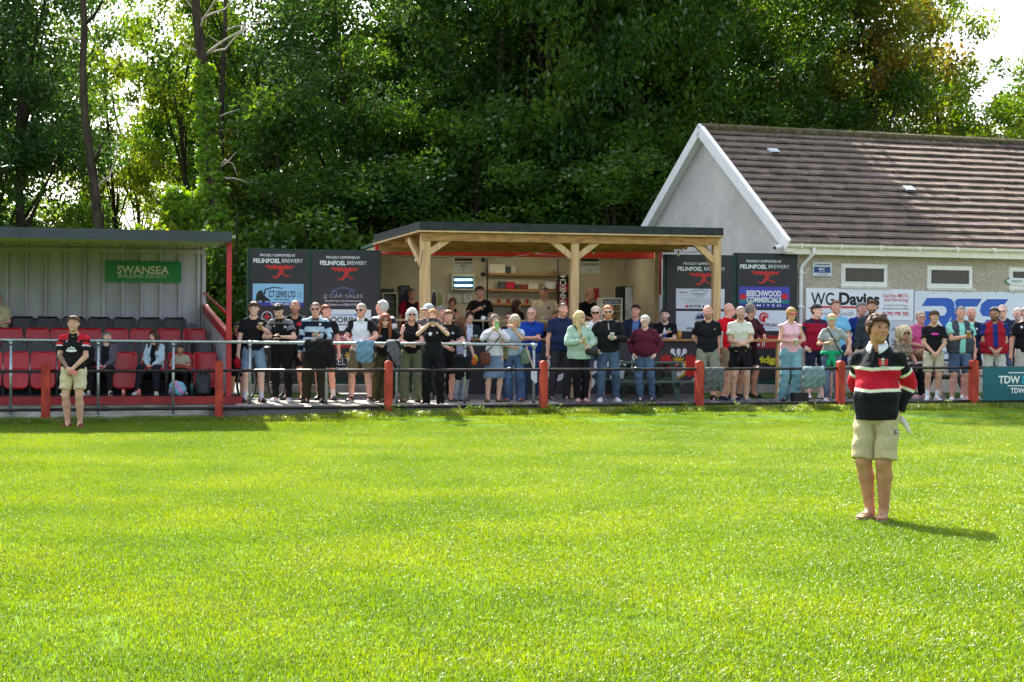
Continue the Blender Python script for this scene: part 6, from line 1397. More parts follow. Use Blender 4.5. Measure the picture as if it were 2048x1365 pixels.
    if 'sun' in face or 'glasses' in face or 'redsun' in face or 'greensun' in face:
        sg_ = []
        if 'glasses' in face:
            for s in (-1, 1): sg_.append(g_tube([hh((s*.033+.022*math.cos(t), -.1, .010+.017*math.sin(t))) for t in np.linspace(0, 2*PI, 11)], .0026, 5))
        else:
            for s in (-1, 1): sg_.append(g_ell(hh((s*.034, -.098, .010)), (.028, .007, .021), R3, 10, 6))
        sg_ += [g_tube([hh((-.012, -.106, .016)), hh((.012, -.106, .016))], .003, 5)]+[g_tube([hh((s*.058, -.094, .014)), hh((s*.078, -.03, .012)), hh((s*.08, .01, .008))], .003, 5) for s in (-1, 1)]
        ml = m_lens if 'redsun' not in face and 'greensun' not in face else (mat('red mirrored lens', (220, 50, 60), .12, .7) if 'redsun' in face else mat('green mirrored lens', (60, 200, 130), .12, .7))
        o = child('sunglasses' if 'glasses' not in face else 'glasses', *g_join(*sg_), ml, quad=False)
    if 'headsun' in face:
        o = child('sunglasses', *g_join(*[g_ell(hh((s*.032, -.06, .115)), (.028, .02, .012), R3, 10, 6) for s in (-1, 1)]), m_lens, quad=False)
    for fc in face:
        if fc.startswith('cap:') or fc.startswith('capback:') or fc.startswith('helmet:'):
            kd, cs = fc.split(':'); cc = tuple(int(v) for v in cs.split(',')); ff = Field((-.15, -.25, -.08), (.15, .2, .2), .009); ff.ell((0, .012, .03), (.088, .105, .103) if kd != 'helmet' else (.1, .13, .105), k=0, cut=[((0, -.2, -.98), -.015)])
            s = -1 if kd == 'cap' else 1
            if kd != 'helmet': ff.ell((0, s*.115, .045), (.065, .075, .011), k=.01)
            else:
                for q_ in (-.045, 0, .045): ff.cone((q_, -.12, .12), (q_, .13, .14), .012, .012, op='sub')
            VV, FF = ff.mesh(); child('cap' if kd != 'helmet' else 'helmet', (VV*HS) @ Rh.T+hc, FF, m_cloth, np.tile(np.array(lin(cc)), (len(VV), 1)))
    PEOPLE.append(root)
    W2 = lambda p: Mw @ Vector(p)
    info = dict(root=root, M=Mw, wr={s: W2(wr[s]) for s in (-1, 1)}, hand={s: W2(wr[s]+unit(wr[s]-el[s])*.075) for s in (-1, 1)}, el={s: W2(el[s]) for s in (-1, 1)}, sc=sc, base=base, knee={s: W2(knee[s]) for s in (-1, 1)}, TU=lambda p: W2(TU(p)), T=lambda p: W2(T(p)), child=child, hc=W2(hc))
    return info
# ---- things people hold
m_plast = mat('clear plastic', (214, 218, 214), .15, .5, noise=.03)
def cup(p, drink, label, h=.13):
    p = Vector(p)+Vector((0, -.03, -.05)); t = thing('drink_cup', p, label, 'cup')
    obj('cup', g_xf(g_lathe([(.028, 0), (.038, h), (.041, h+.004), (.040, h+.006)], 12), Matrix.Translation(p)), mat('plastic cup '+str(drink), drink, .15, .6, noise=.03), t, smooth=True)
    obj('foam', g_xf(g_lathe([(.0392, h*.82), (.0398, h*1.0), (.038, h+.0075)], 12), Matrix.Translation(p)), mat('cup rim', (226, 222, 210), .4, noise=.02), t, smooth=True)
def phone(p, label, c=(30, 30, 34), wide=True, yaw=0, tilt=0):
    p = Vector(p); t = thing('mobile_phone', p, label, 'phone', yaw); w_, h_ = (.15, .075) if wide else (.075, .15)
    M = Matrix.Translation(p) @ Matrix.Rotation(yaw, 4, 'Z') @ Matrix.Rotation(tilt, 4, 'X')
    obj('case', g_xf(g_bbox(-w_/2, w_/2, -.005, .005, -h_/2, h_/2, .004), M), mat('phone case'+str(c), c, .3, noise=.02), t); obj('camera_lens', g_xf(g_join(g_tube([(-w_/2+.02, -.0085, h_/2-.02), (-w_/2+.02, -.005, h_/2-.02)], .008, 8), g_tube([(-w_/2+.04, -.0085, h_/2-.02), (-w_/2+.04, -.005, h_/2-.02)], .008, 8)), M), m_blackp, t)
def draped(name, px0, px1, ytop, ybot, fr, b, col, label, cat, seed, col2=None, thick=.05, parent=None):
    """cloth hung over a rail: folded over the bar, hanging in uneven folds in front and behind"""
    q = random.Random(seed); a0, zt = fr.az(px0, ytop, b); a1 = fr.az(px1, ytop, b)[0]; zb = fr.az((px0+px1)/2, ybot, b)[1]; n, m_ = 26, 22
    f = Field((a0-.12, -.16, zb-.1), (a1+.12, .16, zt+.08), .012)
    f.cone((a0+.03, 0, zt-.02), (a1-.03, 0, zt-.02), .042, .045, .02)
    k = 0; x = a0+.04
    while x < a1-.02:
        zl = zb+(zt-zb)*q.uniform(0, .28); xx = x+q.uniform(-.03, .03); f.cone((x, -.035, zt-.04), ((x+xx)/2, -.055+q.uniform(-.01, .02), (zt+zl)/2), .045, .05, .03, side=(1, 0, 0), sx=1.15); f.cone(((x+xx)/2, -.055, (zt+zl)/2), (xx, -.045, zl+.04), .05, .035+q.uniform(0, .015), .03, side=(1, 0, 0), sx=1.2); x += .062
    x = a0+.05
    while x < a1-.03: f.cone((x, .03, zt-.04), (x, .05, zb+(zt-zb)*q.uniform(.35, .55)), .04, .035, .03); x += .08
    V, F = f.mesh(); V = V+.006*np.sin(V[:, [2, 0, 1]]*np.array([45, 30, 52])+seed); V[:, 1] += .014*np.sin(V[:, 0]*70+V[:, 2]*9+seed)*(zt-V[:, 2])/(zt-zb+.01)+.006*np.sin(V[:, 0]*37-V[:, 2]*55)
    c = np.tile(np.array(lin(col)), (len(V), 1))
    if col2: m2 = np.sin(V[:, 0]*21+V[:, 2]*13+seed) > .86; c[m2] = lin(col2)
    c *= (1+.05*np.sin(V[:, 0:1]*60)); me = np_mesh(name, V, F, m_cloth, np.clip(c, 0, 1)); W_ = Matrix.Translation(fr.w((a0+a1)/2, b, zb)); o = bpy.data.objects.new(name, me); COL.objects.link(o)
    me.transform(W_.inverted() @ fr.M() @ Matrix.Translation((0, b, 0))); o.matrix_basis = W_; return tag(o, label, cat)
# ------------------------------------------------------------------ the crowd
K = (26, 26, 30); NV = (30, 38, 66); WH = (232, 234, 238)
def cl(*cs): return [np.array(lin(c)) for c in cs]
def stripes(c1, c2, w_, z0=0):
    a, b_ = cl(c1, c2)
    return lambda P, h, on: a+(b_-a)*np.clip(.5+np.sin((h-z0)/w_*PI+PI)*4, 0, 1)[:, None]
def shoulders(c1, c2, zz_=1.36):
    a, b_ = cl(c1, c2)
    return lambda P, h, on: np.where(((P[:, 2] > zz_) | (on & (h > 1.30)))[:, None], b_, a)
def sleeves(c1, c2):
    a, b_ = cl(c1, c2); return lambda P, h, on: np.where((on | ((np.abs(P[:, 0]) > .125) & (P[:, 2] > 1.27)) | ((np.abs(P[:, 0]) > .07) & (P[:, 2] > 1.42)))[:, None], b_, a)
def badge(base, col, x=.08, z=1.33, r=.022):
    def fn(P, h, on):
        c = base(P, h, on) if callable(base) else np.tile(np.array(lin(base)), (len(P), 1)); m_ = (np.hypot(P[:, 0]-x, P[:, 2]-z) < r) & (P[:, 1] < 0) & ~on; c = c.copy(); c[m_] = lin(col); return c
    return fn
def openfront(c1, c2, w_=.07, off=0):
    a, b_ = cl(c1, c2); return lambda P, h, on: np.where(((np.abs(P[:, 0]-off) < w_) & (P[:, 1] < -.02) & ~on)[:, None], b_, a)
def mottled(c1, c2):
    a, b_ = cl(c1, c2); return lambda P, h, on: np.where((np.sin(P[:, 0]*95)*np.sin(P[:, 2]*80+P[:, 0]*40)*np.cos(P[:, 1]*70) > .12)[:, None], b_, a)
def denim(c, c2=None):
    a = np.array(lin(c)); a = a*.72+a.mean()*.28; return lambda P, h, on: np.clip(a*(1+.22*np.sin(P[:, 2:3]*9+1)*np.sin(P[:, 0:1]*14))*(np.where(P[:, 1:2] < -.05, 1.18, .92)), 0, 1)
GR = (150, 148, 146); BRN = (74, 52, 38); DK = (34, 28, 26)
deg = rad
# --- people on or near the grandstand
i2 = person(147, 631, None, 'man on the pitch before the fence in black and red polo, hands clasped', g=0.0, pt=on_z(147, 857, 0)+Vector((0, .0, 0)), w=1.12, L='front', R='front', sk='t', hair=('quiff', (84, 60, 42)), stance=.095, vox=.010, H=1.80,
    top=('polo', badge(badge(lambda P, h, on: np.where(((P[:, 2] > 1.37) & (np.abs(P[:, 0]) > .075))[:, None], np.array(lin((190, 30, 44))), np.where((on & (h < 1.33) & (h > 1.315))[:, None], np.array(lin(WH)), np.where((on & (h >= 1.33))[:, None], np.array(lin((190, 30, 44))), np.array(lin(K))))), (200, 60, 70), .09, 1.35, .018), (200, 200, 205), -.09, 1.35, .012), 'shirt', dict(collar=K)),
    bot=('shorts', lambda P, h, on: np.where((np.hypot(P[:, 0]+.035, P[:, 2]-.84) < .035)[:, None] & (P[:, 1:2] < 0), np.array(lin((176, 120, 30))), np.array(lin((214, 200, 160)))), 'shorts', dict(len=.74)), shoe=((120, 24, 40), (190, 180, 180)), extra=lambda V, C, J: np.where(((np.linalg.norm(V-(J['el'][-1]+J['wr'][-1])/2, axis=1) < .15) & (V[:, 0] < -.02))[:, None], C*.38+.02, C))
b0 = i2['root']; p0 = on_z(147, 857, 0); dlt = Vector((p0.x, p0.y, 0))-Vector((b0.matrix_basis.translation.x, b0.matrix_basis.translation.y, 0))
b0.matrix_basis = Matrix.Translation(dlt+Vector((0, 0, -.0))) @ b0.matrix_basis
M2 = Matrix.Translation(dlt) @ i2['M']
# chest print and the card he holds
pr = [(-.075, 0), (-.04, .03), (-.025, .02), (0, .05), (.02, .028), (.035, .035), (.07, 0), (.03, .012), (0, .02), (-.03, .01)]
gp = g_join(g_prism([M2 @ Vector((x, -.155, 1.225+z)) for x, z in pr], Vector((0, .012, 0))), g_prism([M2 @ Vector((.085*math.cos(t), -.15, 1.205+.02*math.sin(t))) for t in np.linspace(0, 2*PI, 17)[:16]], Vector((0, .012, 0))))
o = obj('chest_print', gp, m_white, None); o.parent = b0; o.matrix_parent_inverse = b0.matrix_basis.inverted()
q = M2 @ Vector((.06, -.25, .875)); solo('pink_card', g_xf(g_bbox(-.06, .06, -.006, .006, -.035, .035, .003), Matrix.Translation(q) @ Matrix.Rotation(.3, 4, 'Y')), mat('pink card', (226, 130, 120), .5), 'folded pink card in the clasped hands of the man before the fence', 'card')
zs = lambda r_: DZ+STEP[r_]
def seated(x, head, row, label, **kw):
    d = dict(sit=.46, g=zs(row), b=ROWB[row]-.12, L='lap', R='lap'); d.update(kw)
    # sitter keeps natural size: place by seat
    a = S.az(x, 700, d['b'])[0]; hh_ = S.hit(x, head, d['b']); H_ = d.pop('H', None); return person(x, head, label=label, **d)
seated(-4, 588, 3, 'man in cream shirt seated in the back row at the left edge', w=1.15, belly=.04, sk='r', hair=('short', GR), top=('tee', (206, 196, 160), 'shirt'), bot=('trousers', (60, 56, 50), 'trousers'), L='clasp', R='clasp', b=ROWB[3]-.1)
seated(214, 664, 0, 'grey haired person in grey cardigan and black top seated in the front row looking aside', hy=deg(50), yaw=deg(-2), sk='f', hair=('short', (120, 116, 112)), top=('long', openfront((98, 92, 104), K, .085), 'cardigan', dict(hem=.93, inf=.018)), bot=('trousers', K, 'trousers'), shoe=((52, 42, 54), (210, 200, 205)), w=1.06, legs=((-.20, -.40, -.23, -.55), (.16, -.40, .24, -.56)))
seated(166, 668, 0, 'dark clothed spectator in white trainers seated behind the man on the pitch side', sk='f', hair=('short', DK), top=('long', K, 'jacket'), bot=('trousers', (30, 30, 34), 'trousers'), shoe=(WH, WH), w=1.05, legs=((-.22, -.4, -.30, -.55), (.12, -.4, .10, -.56)))
seated(308, 662, 0, 'brown haired woman in pale denim jacket seated in the front row, sunglasses on her head', fem=True, hair=('long', (84, 52, 40)), face=('headsun',), hy=deg(-8), top=('long', openfront((186, 208, 222), K, .06), 'denim_jacket', dict(hem=.90, inf=.022)), bot=('trousers', (34, 34, 42), 'trousers', dict(loose=.012)), shoe=((214, 206, 196), (226, 220, 212)), w=1.08, legs=((-.17, -.40, -.20, -.53), (.16, -.40, .22, -.52)))
seated(361, 690, 0, 'dark haired spectator in beige tee resting chin on both hands in the front row', hair=('short', DK), sk='b', lean=.35, L=((.03, -.42, 1.19), (.4, -.6, -1)), R=((.03, -.42, 1.19), (.4, -.6, -1)), top=('tee', (178, 168, 152), 'tee_shirt'), bot=('trousers', (30, 26, 30), 'trousers'), shoe=(WH, WH), hp=.1, legs=((-.15, -.40, -.17, -.42), (.16, -.40, .2, -.52)))
# things on the stand
def lump(name, c, r, col, label, cat, col2=None, seed=1, m=m_cloth):
    f = Field(-np.array(r)*1.5-.05, np.array(r)*1.5+.05, .014); q = random.Random(seed)
    for k in range(9): f.ell((q.uniform(-.5, .5)*r[0], q.uniform(-.5, .5)*r[1], q.uniform(-.6, .3)*r[2]), (r[0]*q.uniform(.4, .7), r[1]*q.uniform(.5, .8), r[2]*q.uniform(.4, .75)), k=.04)
    f.D = np.maximum(f.D, (-r[2]-f.ax[2])[None, None, :].astype(np.float32)); V, F = f.mesh(); V = V+.008*np.sin(V[:, [2, 0, 1]]*np.array([40, 33, 47])+seed)
    cc = np.tile(np.array(lin(col)), (len(V), 1))
    if col2: cc[np.sin(V[:, 0]*30+V[:, 2]*22) > .5] = lin(col2)
    V[:, 2] += r[2]; me = np_mesh(name, V, F, m, cc); o = bpy.data.objects.new(name, me); COL.objects.link(o); o.matrix_basis = Matrix.Translation(c); return tag(o, label, cat)
lump('folded_coat', S.w(S.az(355, 780, 1.0)[0], 1.0, DZ), (.17, .12, .14), (130, 190, 214), 'shiny pale blue and pink coat heaped on the deck at the railing', 'coat', (206, 150, 200), 3)
bp = thing('backpack', S.w(S.az(406, 780, 1.15)[0], 1.15, DZ), 'dark grey backpack on the deck before the last front row seat', 'backpack'); qa = S.az(406, 780, 1.15)[0]
obj('body', S.box(qa-.13, qa+.13, 1.06, 1.26, DZ+.005, DZ+.40, .06), mat('grey nylon', (62, 64, 72), .7, noise=.2, bump=.4), bp, smooth=True); obj('front_pocket', S.box(qa-.1, qa+.1, 1.0, 1.065, DZ+.03, DZ+.22, .03), mat('grey nylon', (62, 64, 72), .7, noise=.2, bump=.4), bp, smooth=True)
obj('strap', g_tube([S.w(qa-.06, 1.05, DZ+.36), S.w(qa, 1.02, DZ+.45), S.w(qa+.06, 1.05, DZ+.36)], .012, 6), m_blackp, bp)
gb_ = thing('water_bottle', S.w(S.az(384, 780, .95)[0], .95, DZ), 'dark green drinks bottle beside the pale blue coat', 'bottle'); obj('body', g_xf(g_lathe([(.035, 0), (.036, .2), (.02, .23)], 12), Matrix.Translation(gb_.location)), mat('bottle green', (20, 70, 60), .3), gb_, smooth=True); obj('lid', g_xf(g_lathe([(.022, .23), (.022, .27)], 10), Matrix.Translation(gb_.location)), m_blackp, gb_)
m_can = mat('red drink can', (200, 26, 36), .25, metal=.4, noise=.25, scale=30, c2=(210, 160, 160))
for px, lb in ((247, 'red drink can standing just left of another on the stand deck'), (278, 'red drink can standing between the two seated neighbours on the stand deck'), (446, 'red drink can standing by the foot of the red pillar')):
    p = S.w(S.az(px, 790, .86)[0], .86, DZ); t = thing('drink_can', p, lb, 'can', group='red drink cans'); obj('body', g_xf(g_lathe([(.028, 0), (.033, .01), (.033, .105), (.027, .118)], 12), Matrix.Translation(p)), m_can, t, smooth=True); obj('lid', g_xf(g_lathe([(.026, .1185), (.026, .121)], 12), Matrix.Translation(p)), m_galv, t)
# cyclist and bicycle behind the pillar
BT = 1.55
i6 = person(476, 645, BT, 'cyclist in black with a dark helmet standing behind the red pillar', yaw=deg(10), w=.95, sk='t', hair=('short', DK), face=('helmet:40,44,54', 'sun'), top=('tee', (28, 28, 34), 'shirt'), bot=('shorts', K, 'shorts', dict(len=.9)), shoe=((90, 84, 84), (40, 40, 40)), L=((.2, -.35, 1.0), (.8, .3, -.3)), R=((.2, -.35, 1.0), (.8, .3, -.3)), lean=.15)
bk = thing('bicycle', S.w(S.az(500, 790, 1.7)[0], 1.7, YZ), 'black bicycle standing behind the spectators next to the stand', 'bicycle'); qa = S.az(492, 790, 1.75)[0]
def wheel(a, b, r=.33):
    t_ = g_tube([S.w(a+r*math.cos(t)*.55, b+r*math.cos(t)*.83, YZ+.02+r+r*math.sin(t)) for t in np.linspace(0, 2*PI, 33)], .02, 8)
    o = obj('wheel', t_, m_blackp, bk, smooth=True); obj('rim', g_join(g_tube([S.w(a+(r-.03)*math.cos(t)*.55, b+(r-.03)*math.cos(t)*.83, YZ+.02+r+(r-.03)*math.sin(t)) for t in np.linspace(0, 2*PI, 33)], .008, 6), *[g_tube([S.w(a, b, YZ+.02+r), S.w(a+(r-.03)*math.cos(t)*.55, b+(r-.03)*math.cos(t)*.83, YZ+.02+r+(r-.03)*math.sin(t))], .002, 4) for t in np.linspace(0, 2*PI, 17)[:16]]), m_galv, o)
wheel(qa, 1.6); wheel(qa+.6, 2.5)
W0, W1 = S.w(qa, 1.6, YZ+.35), S.w(qa+.6, 2.5, YZ+.35); bb_ = W0.lerp(W1, .6)-Vector((0, 0, .05)); st_ = W0.lerp(W1, .68)+Vector((0, 0, .5)); hd_ = W0.lerp(W1, .14)+Vector((0, 0, .52))
obj('frame', g_join(g_tube([hd_, bb_], .02, 8), g_tube([bb_, st_], .017, 8), g_tube([st_, hd_], .017, 8), g_tube([W1, bb_], .011, 6), g_tube([W1, st_], .01, 6), g_tube([hd_+Vector((0, 0, .12)), W0], .014, 6)), m_blackp, bk, smooth=True)
obj('saddle', g_ell(st_+Vector((0, 0, .12)), (.07, .13, .03)), m_blackp, bk); obj('handlebar', g_tube([hd_+Vector((0, 0, .14))+S.e1*-.25, hd_+Vector((0, 0, .15)), hd_+Vector((0, 0, .14))+S.e1*.25], .013, 6), m_blackp, bk)
# --- the crowd at the railing
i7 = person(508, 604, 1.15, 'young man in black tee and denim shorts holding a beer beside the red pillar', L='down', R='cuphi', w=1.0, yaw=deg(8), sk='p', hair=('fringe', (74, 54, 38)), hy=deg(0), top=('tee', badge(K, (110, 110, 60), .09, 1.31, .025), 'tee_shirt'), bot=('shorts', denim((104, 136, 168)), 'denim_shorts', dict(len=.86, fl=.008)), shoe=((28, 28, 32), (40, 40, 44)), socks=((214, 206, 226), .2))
cup(i7['hand'][1], (184, 150, 90), 'beer held by the young man next to the red pillar')
lump('red_cloth', i7['hand'][-1]-Vector((0, 0, .2)), (.06, .07, .11), (180, 24, 44), 'crumpled red cloth held by the young man next to the pillar', 'cloth', None, 5)
person(590, 601, 2.0, 'bald bearded man in black and red tee behind the woman on her phone', sk='b', hair=('shaved', (90, 80, 74)), face=('stubble',), yaw=deg(-8), w=1.1, top=('tee', lambda P, h, on: np.where(((np.abs(h-1.33) < .03) & ((P[:, 0] > .07) | on))[:, None], np.array(lin((190, 40, 50))), np.array(lin(K))), 'tee_shirt'), bot=('shorts', K, 'shorts'), shoe=((44, 40, 50), (40, 40, 44)))
i8 = person(557, 609, .95, 'dark haired woman in black and grey polo leaning on the railing looking at her phone', fem=True, lean=.26, hp=.45, L='phlow', R='phlow', w=1.12, hair=('fringe', DK), sk='f', top=('polo', badge(badge(shoulders(K, (120, 118, 124), 1.355), (190, 200, 210), .1, 1.30, .02), (180, 180, 180), -.09, 1.32, .018), 'polo_shirt', dict(hem=.86)), bot=('trousers', K, 'trousers'), shoe=(WH, WH), legs=((-.13, .12), (.10, .1)))
phone(i8['hand'][-1].lerp(i8['hand'][1], .5)+Vector((0, -.03, .0)), 'dark phone in both hands of the woman in black and grey polo', (40, 30, 34), True, 0, rad(50))
i10 = person(631, 605, .90, 'bald man in navy and pale blue hooped rugby shirt and sunglasses holding a drink', w=1.18, belly=.035, sk='r', hair=('buzz', (120, 100, 90)), face=('sun',), L='down', R='cup', yaw=deg(4), top=('long', badge(stripes((24, 28, 46), (176, 200, 216), .092, .03), WH, .09, 1.36, .018), 'rugby_shirt', dict(collar=(90, 84, 74))), bot=('trousers', (54, 48, 36), 'cargo_trousers', dict(loose=.02)), shoe=((52, 44, 34), (40, 36, 30)), stance=.14)
cup(i10['hand'][1], (196, 200, 196), 'clear plastic cup held by the man in the hooped rugby shirt')
person(652, 610, 1.9, 'auburn haired spectator in black mostly hidden behind the man in the hooped shirt', hair=('short', (130, 60, 36)), sk='r', hy=deg(60), w=.95, top=('tee', K, 'tee_shirt'), bot=('shorts', K, 'shorts'), shoe=((44, 42, 60), (30, 30, 34)), socks=((226, 214, 220), .2))
draped('black_jacket', 610, 664, 681, 742, S, RB-.03, (28, 26, 28), 'black jacket hung over the railing before the man in the hooped shirt', 'jacket', 2)
i12 = person(722, 607, 1.0, 'bald man in white polo with black sleeves and khaki cargo shorts at the railing', w=1.06, sk='r', hair=('buzz', (170, 160, 150)), face=('sun',), yaw=deg(-4), L=((.1, -.25, 1.03), (.9, .4, -.4)), R=((.16, -.3, 1.08), (.9, .4, -.4)), top=('polo', badge(sleeves((232, 234, 240), K), (150, 160, 170), .08, 1.33, .012), 'polo_shirt', dict(collar=(226, 228, 234))), bot=('shorts', (126, 112, 88), 'cargo_shorts', dict(len=.98, fl=.01)), shoe=((90, 80, 74), (220, 220, 220)), stance=.15, socks=(K, .1))
draped('denim_jacket', 715, 748, 683, 728, S, RB-.03, (112, 148, 172), 'pale blue denim jacket hung over the railing', 'jacket', 4)
person(764, 601, 1.9, 'grey haired man in black jacket seen in profile behind the auburn haired woman', hy=deg(-80), yaw=deg(-25), sk='r', hair=('short', (190, 188, 184)), w=1.1, top=('long', shoulders((40, 44, 52), (206, 206, 206), 1.425), 'jacket', dict(inf=.02)), bot=('trousers', (40, 40, 44), 'trousers'))
i14 = person(771, 628, 1.0, 'woman with long auburn hair and sunglasses in black polo at the railing', fem=True, lean=.12, hair=('long', (136, 74, 44)), face=('sun',), sk='f', yaw=deg(10), L=((.16, -.42, 1.13), (.8, .4, -.6)), R='rest', top=('polo', badge(K, (200, 200, 200), -.09, 1.30, .018), 'polo_shirt'), bot=('wide', (74, 72, 50), 'trousers'), shoe=((112, 64, 46), (80, 50, 40)), legs=((-.20, .1), (-.02, .12)))
draped('grey_jacket', 774, 800, 682, 740, S, RB-.03, (98, 98, 104), 'grey and black jacket hung over the railing behind the fence post', 'jacket', 6, K)
person(824, 617, 1.0, 'woman with white bobbed hair and sunglasses in black sleeveless top', fem=True, hair=('bob', (226, 220, 214)), face=('sun',), sk='r', lean=.08, yaw=deg(4), L=((.02, -.30, 1.07), (.9, .4, -.5)), R=((.0, -.28, 1.08), (.9, .4, -.5)), top=('tank', K, 'top', dict(hem=.93)), bot=('wide', (112, 116, 92), 'trousers'), shoe=((96, 60, 50), (60, 40, 36)), stance=.13)
i16 = person(866, 618, .24, 'woman in black photographing with a phone on the pitch side of the railing', g=gz(-1.4, .1)+.1, fem=True, yaw=deg(-4), L='phone', R='phone', hair=('tied', (176, 130, 80)), sk='f', top=('tee', badge(badge(lambda P, h, on: np.where((on & (h > 1.33) & (P[:, 0] < 0))[:, None], np.array(lin((190, 188, 192))), np.array(lin(K))), WH, -.05, 1.3, .03), WH, .07, 1.32, .014), 'tee_shirt'), bot=('trousers', (22, 22, 26), 'trousers', dict(loose=.014)), shoe=((210, 208, 206), WH), stance=.10)
phone(i16['hand'][-1].lerp(i16['hand'][1], .5)+Vector((0, -.03, .03)), 'dark phone held up sideways by the woman in black', (50, 52, 66), True)
person(857, 608, 1.9, 'spectator in pale grey cap and checked shirt behind the woman photographing', hy=deg(-35), hair=('buzz', GR), face=('cap:180,184,190',), sk='f', top=('tee', mottled((70, 66, 66), (140, 132, 128)), 'shirt'), bot=('trousers', (50, 50, 54), 'trousers'))
person(884, 612, 2.3, 'grey haired spectator hidden behind the boy at the railing', hair=('short', (130, 124, 116)), sk='r', top=('tee', (70, 60, 56), 'shirt'), bot=('trousers', (40, 40, 44), 'trousers'), hy=deg(40))
i18 = person(897, 621, 1.0, 'brown haired boy in black club polo and black shorts leaning on the railing', hair=('quiff', (128, 88, 56)), sk='r', lean=.12, yaw=deg(10), hp=.12, L=((.04, -.32, 1.03), (.9, .4, -.5)), R=((.10, -.33, 1.12), (.9, .4, -.5)), top=('polo', badge(K, (190, 205, 215), .08, 1.30, .022), 'polo_shirt'), bot=('shorts', K, 'shorts', dict(len=.9, fl=.012)), shoe=((84, 74, 70), (60, 54, 50)), socks=((206, 150, 150), .12), legs=((-.08, .05), (.1, .12)))
draped('black_coat', 908, 940, 712, 762, S, RB+.06, (22, 22, 26), 'black jacket slung from the railing beside the boy', 'jacket', 8)
i20 = person(922, 633, 1.35, 'girl with brown hair in lilac tee looking to the right', fem=True, hair=('long', (110, 70, 46)), hy=deg(70), yaw=deg(35), sk='f', L='down', R=((.16, -.30, .93), (.8, .4, 0)), top=('tee', (186, 182, 216), 'tee_shirt'), bot=('wide', denim((150, 160, 176)), 'jeans'), shoe=((120, 84, 54), (90, 60, 40)), lean=.06)
lump('orange_crisp_packet', i20['hand'][1]-Vector((0, 0, .1)), (.05, .03, .09), (230, 110, 40), 'bright orange packet held by the girl in lilac tee', 'packet', (240, 190, 60), 7)
i22 = person(990, 629, 1.05, 'woman in white shirt and denim skirt holding up a green phone', fem=True, yaw=deg(6), hair=('tied', (150, 130, 116)), face=('headsun',), sk='f', L=((.10, -.30, 1.42), (.9, -.1, -.8)), R=((.02, -.30, 1.40), (.9, -.1, -.8)), top=('long', (232, 228, 236), 'shirt', dict(inf=.02, hem=.93)), bot=('skirt', denim((96, 126, 160)), 'denim_skirt'), shoe=((120, 92, 66), (80, 60, 44)), stance=.12)
phone(i22['hand'][-1]+Vector((.03, -.03, .05)), 'pale green phone held upright by the woman in the white shirt', (150, 196, 130), False)
hb_ = thing('shoulder_bag', i22['T']((-.19, -.05, .80)), 'brown leather bag slung across the woman in the denim skirt', 'bag'); c0 = i22['T']((-.20, -.10, .86)); obj('body', g_xf(g_bbox(-.085, .085, -.05, .05, -.11, .11, .03), Matrix.Translation(c0)), mat('brown leather', (110, 54, 34), .45, noise=.2, scale=12), hb_, smooth=True)
obj('flap', g_xf(g_bbox(-.088, .088, -.056, -.048, -.02, .112, .004), Matrix.Translation(c0)), mat('brown leather dark', (96, 46, 30), .45, noise=.2, scale=12), hb_); obj('strap', g_tube([c0+Vector((-.02, -.0, .1)), i22['TU']((-.06, -.17, 1.12)), i22['TU']((.06, -.165, 1.28)), i22['TU']((.14, -.03, 1.47)), i22['TU']((.1, .14, 1.2)), c0+Vector((.05, .06, .1))], .011, 6), mat('black strap', (36, 28, 28), .6), hb_)
person(1020, 624, 2.0, 'man in sunglasses mostly hidden behind the woman resting her head on her hand', sk='r', hair=('short', (60, 40, 30)), face=('sun',), w=.95, top=('tee', K, 'tee_shirt'), bot=('trousers', denim((120, 140, 170)), 'jeans'), shoe=(WH, WH), yaw=deg(-6))
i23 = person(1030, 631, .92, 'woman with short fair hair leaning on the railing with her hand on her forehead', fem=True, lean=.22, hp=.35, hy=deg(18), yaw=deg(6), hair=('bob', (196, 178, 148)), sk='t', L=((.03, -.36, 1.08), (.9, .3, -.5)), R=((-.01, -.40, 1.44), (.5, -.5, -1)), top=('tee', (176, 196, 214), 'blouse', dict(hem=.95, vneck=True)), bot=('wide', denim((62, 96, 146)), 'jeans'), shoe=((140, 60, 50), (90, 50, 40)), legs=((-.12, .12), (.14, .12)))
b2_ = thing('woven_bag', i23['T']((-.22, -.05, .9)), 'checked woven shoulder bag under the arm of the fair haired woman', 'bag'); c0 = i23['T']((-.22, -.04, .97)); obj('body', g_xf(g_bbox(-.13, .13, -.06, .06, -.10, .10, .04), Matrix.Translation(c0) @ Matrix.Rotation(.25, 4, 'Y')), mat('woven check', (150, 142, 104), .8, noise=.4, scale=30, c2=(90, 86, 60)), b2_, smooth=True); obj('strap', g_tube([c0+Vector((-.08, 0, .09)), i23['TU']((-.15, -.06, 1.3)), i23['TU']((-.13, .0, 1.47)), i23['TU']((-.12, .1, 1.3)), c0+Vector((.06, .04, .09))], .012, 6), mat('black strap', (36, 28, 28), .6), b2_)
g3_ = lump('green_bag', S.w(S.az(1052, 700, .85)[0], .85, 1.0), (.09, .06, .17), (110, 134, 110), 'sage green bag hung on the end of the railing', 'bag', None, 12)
ld = thing('leash', S.w(S.az(1062, 700, .5)[0], .44, 1.0), 'red and white cord tied to the railing end', 'cord'); obj('cord', g_tube([S.hit(1053, 692, RB-.04), S.hit(1056, 708, RB-.05), S.hit(1062, 722, RB-.05), S.hit(1068, 742, RB-.05)], .012, 6), mat('red white cord', (200, 80, 70), .7, noise=.5, scale=40, c2=(230, 226, 220)), ld); obj('tag', g_poly(S, [(1062, 742), (1074, 742), (1074, 765), (1070, 768), (1062, 758)], RB-.06, .006), mat('white card tag', (214, 222, 240), .5), ld)
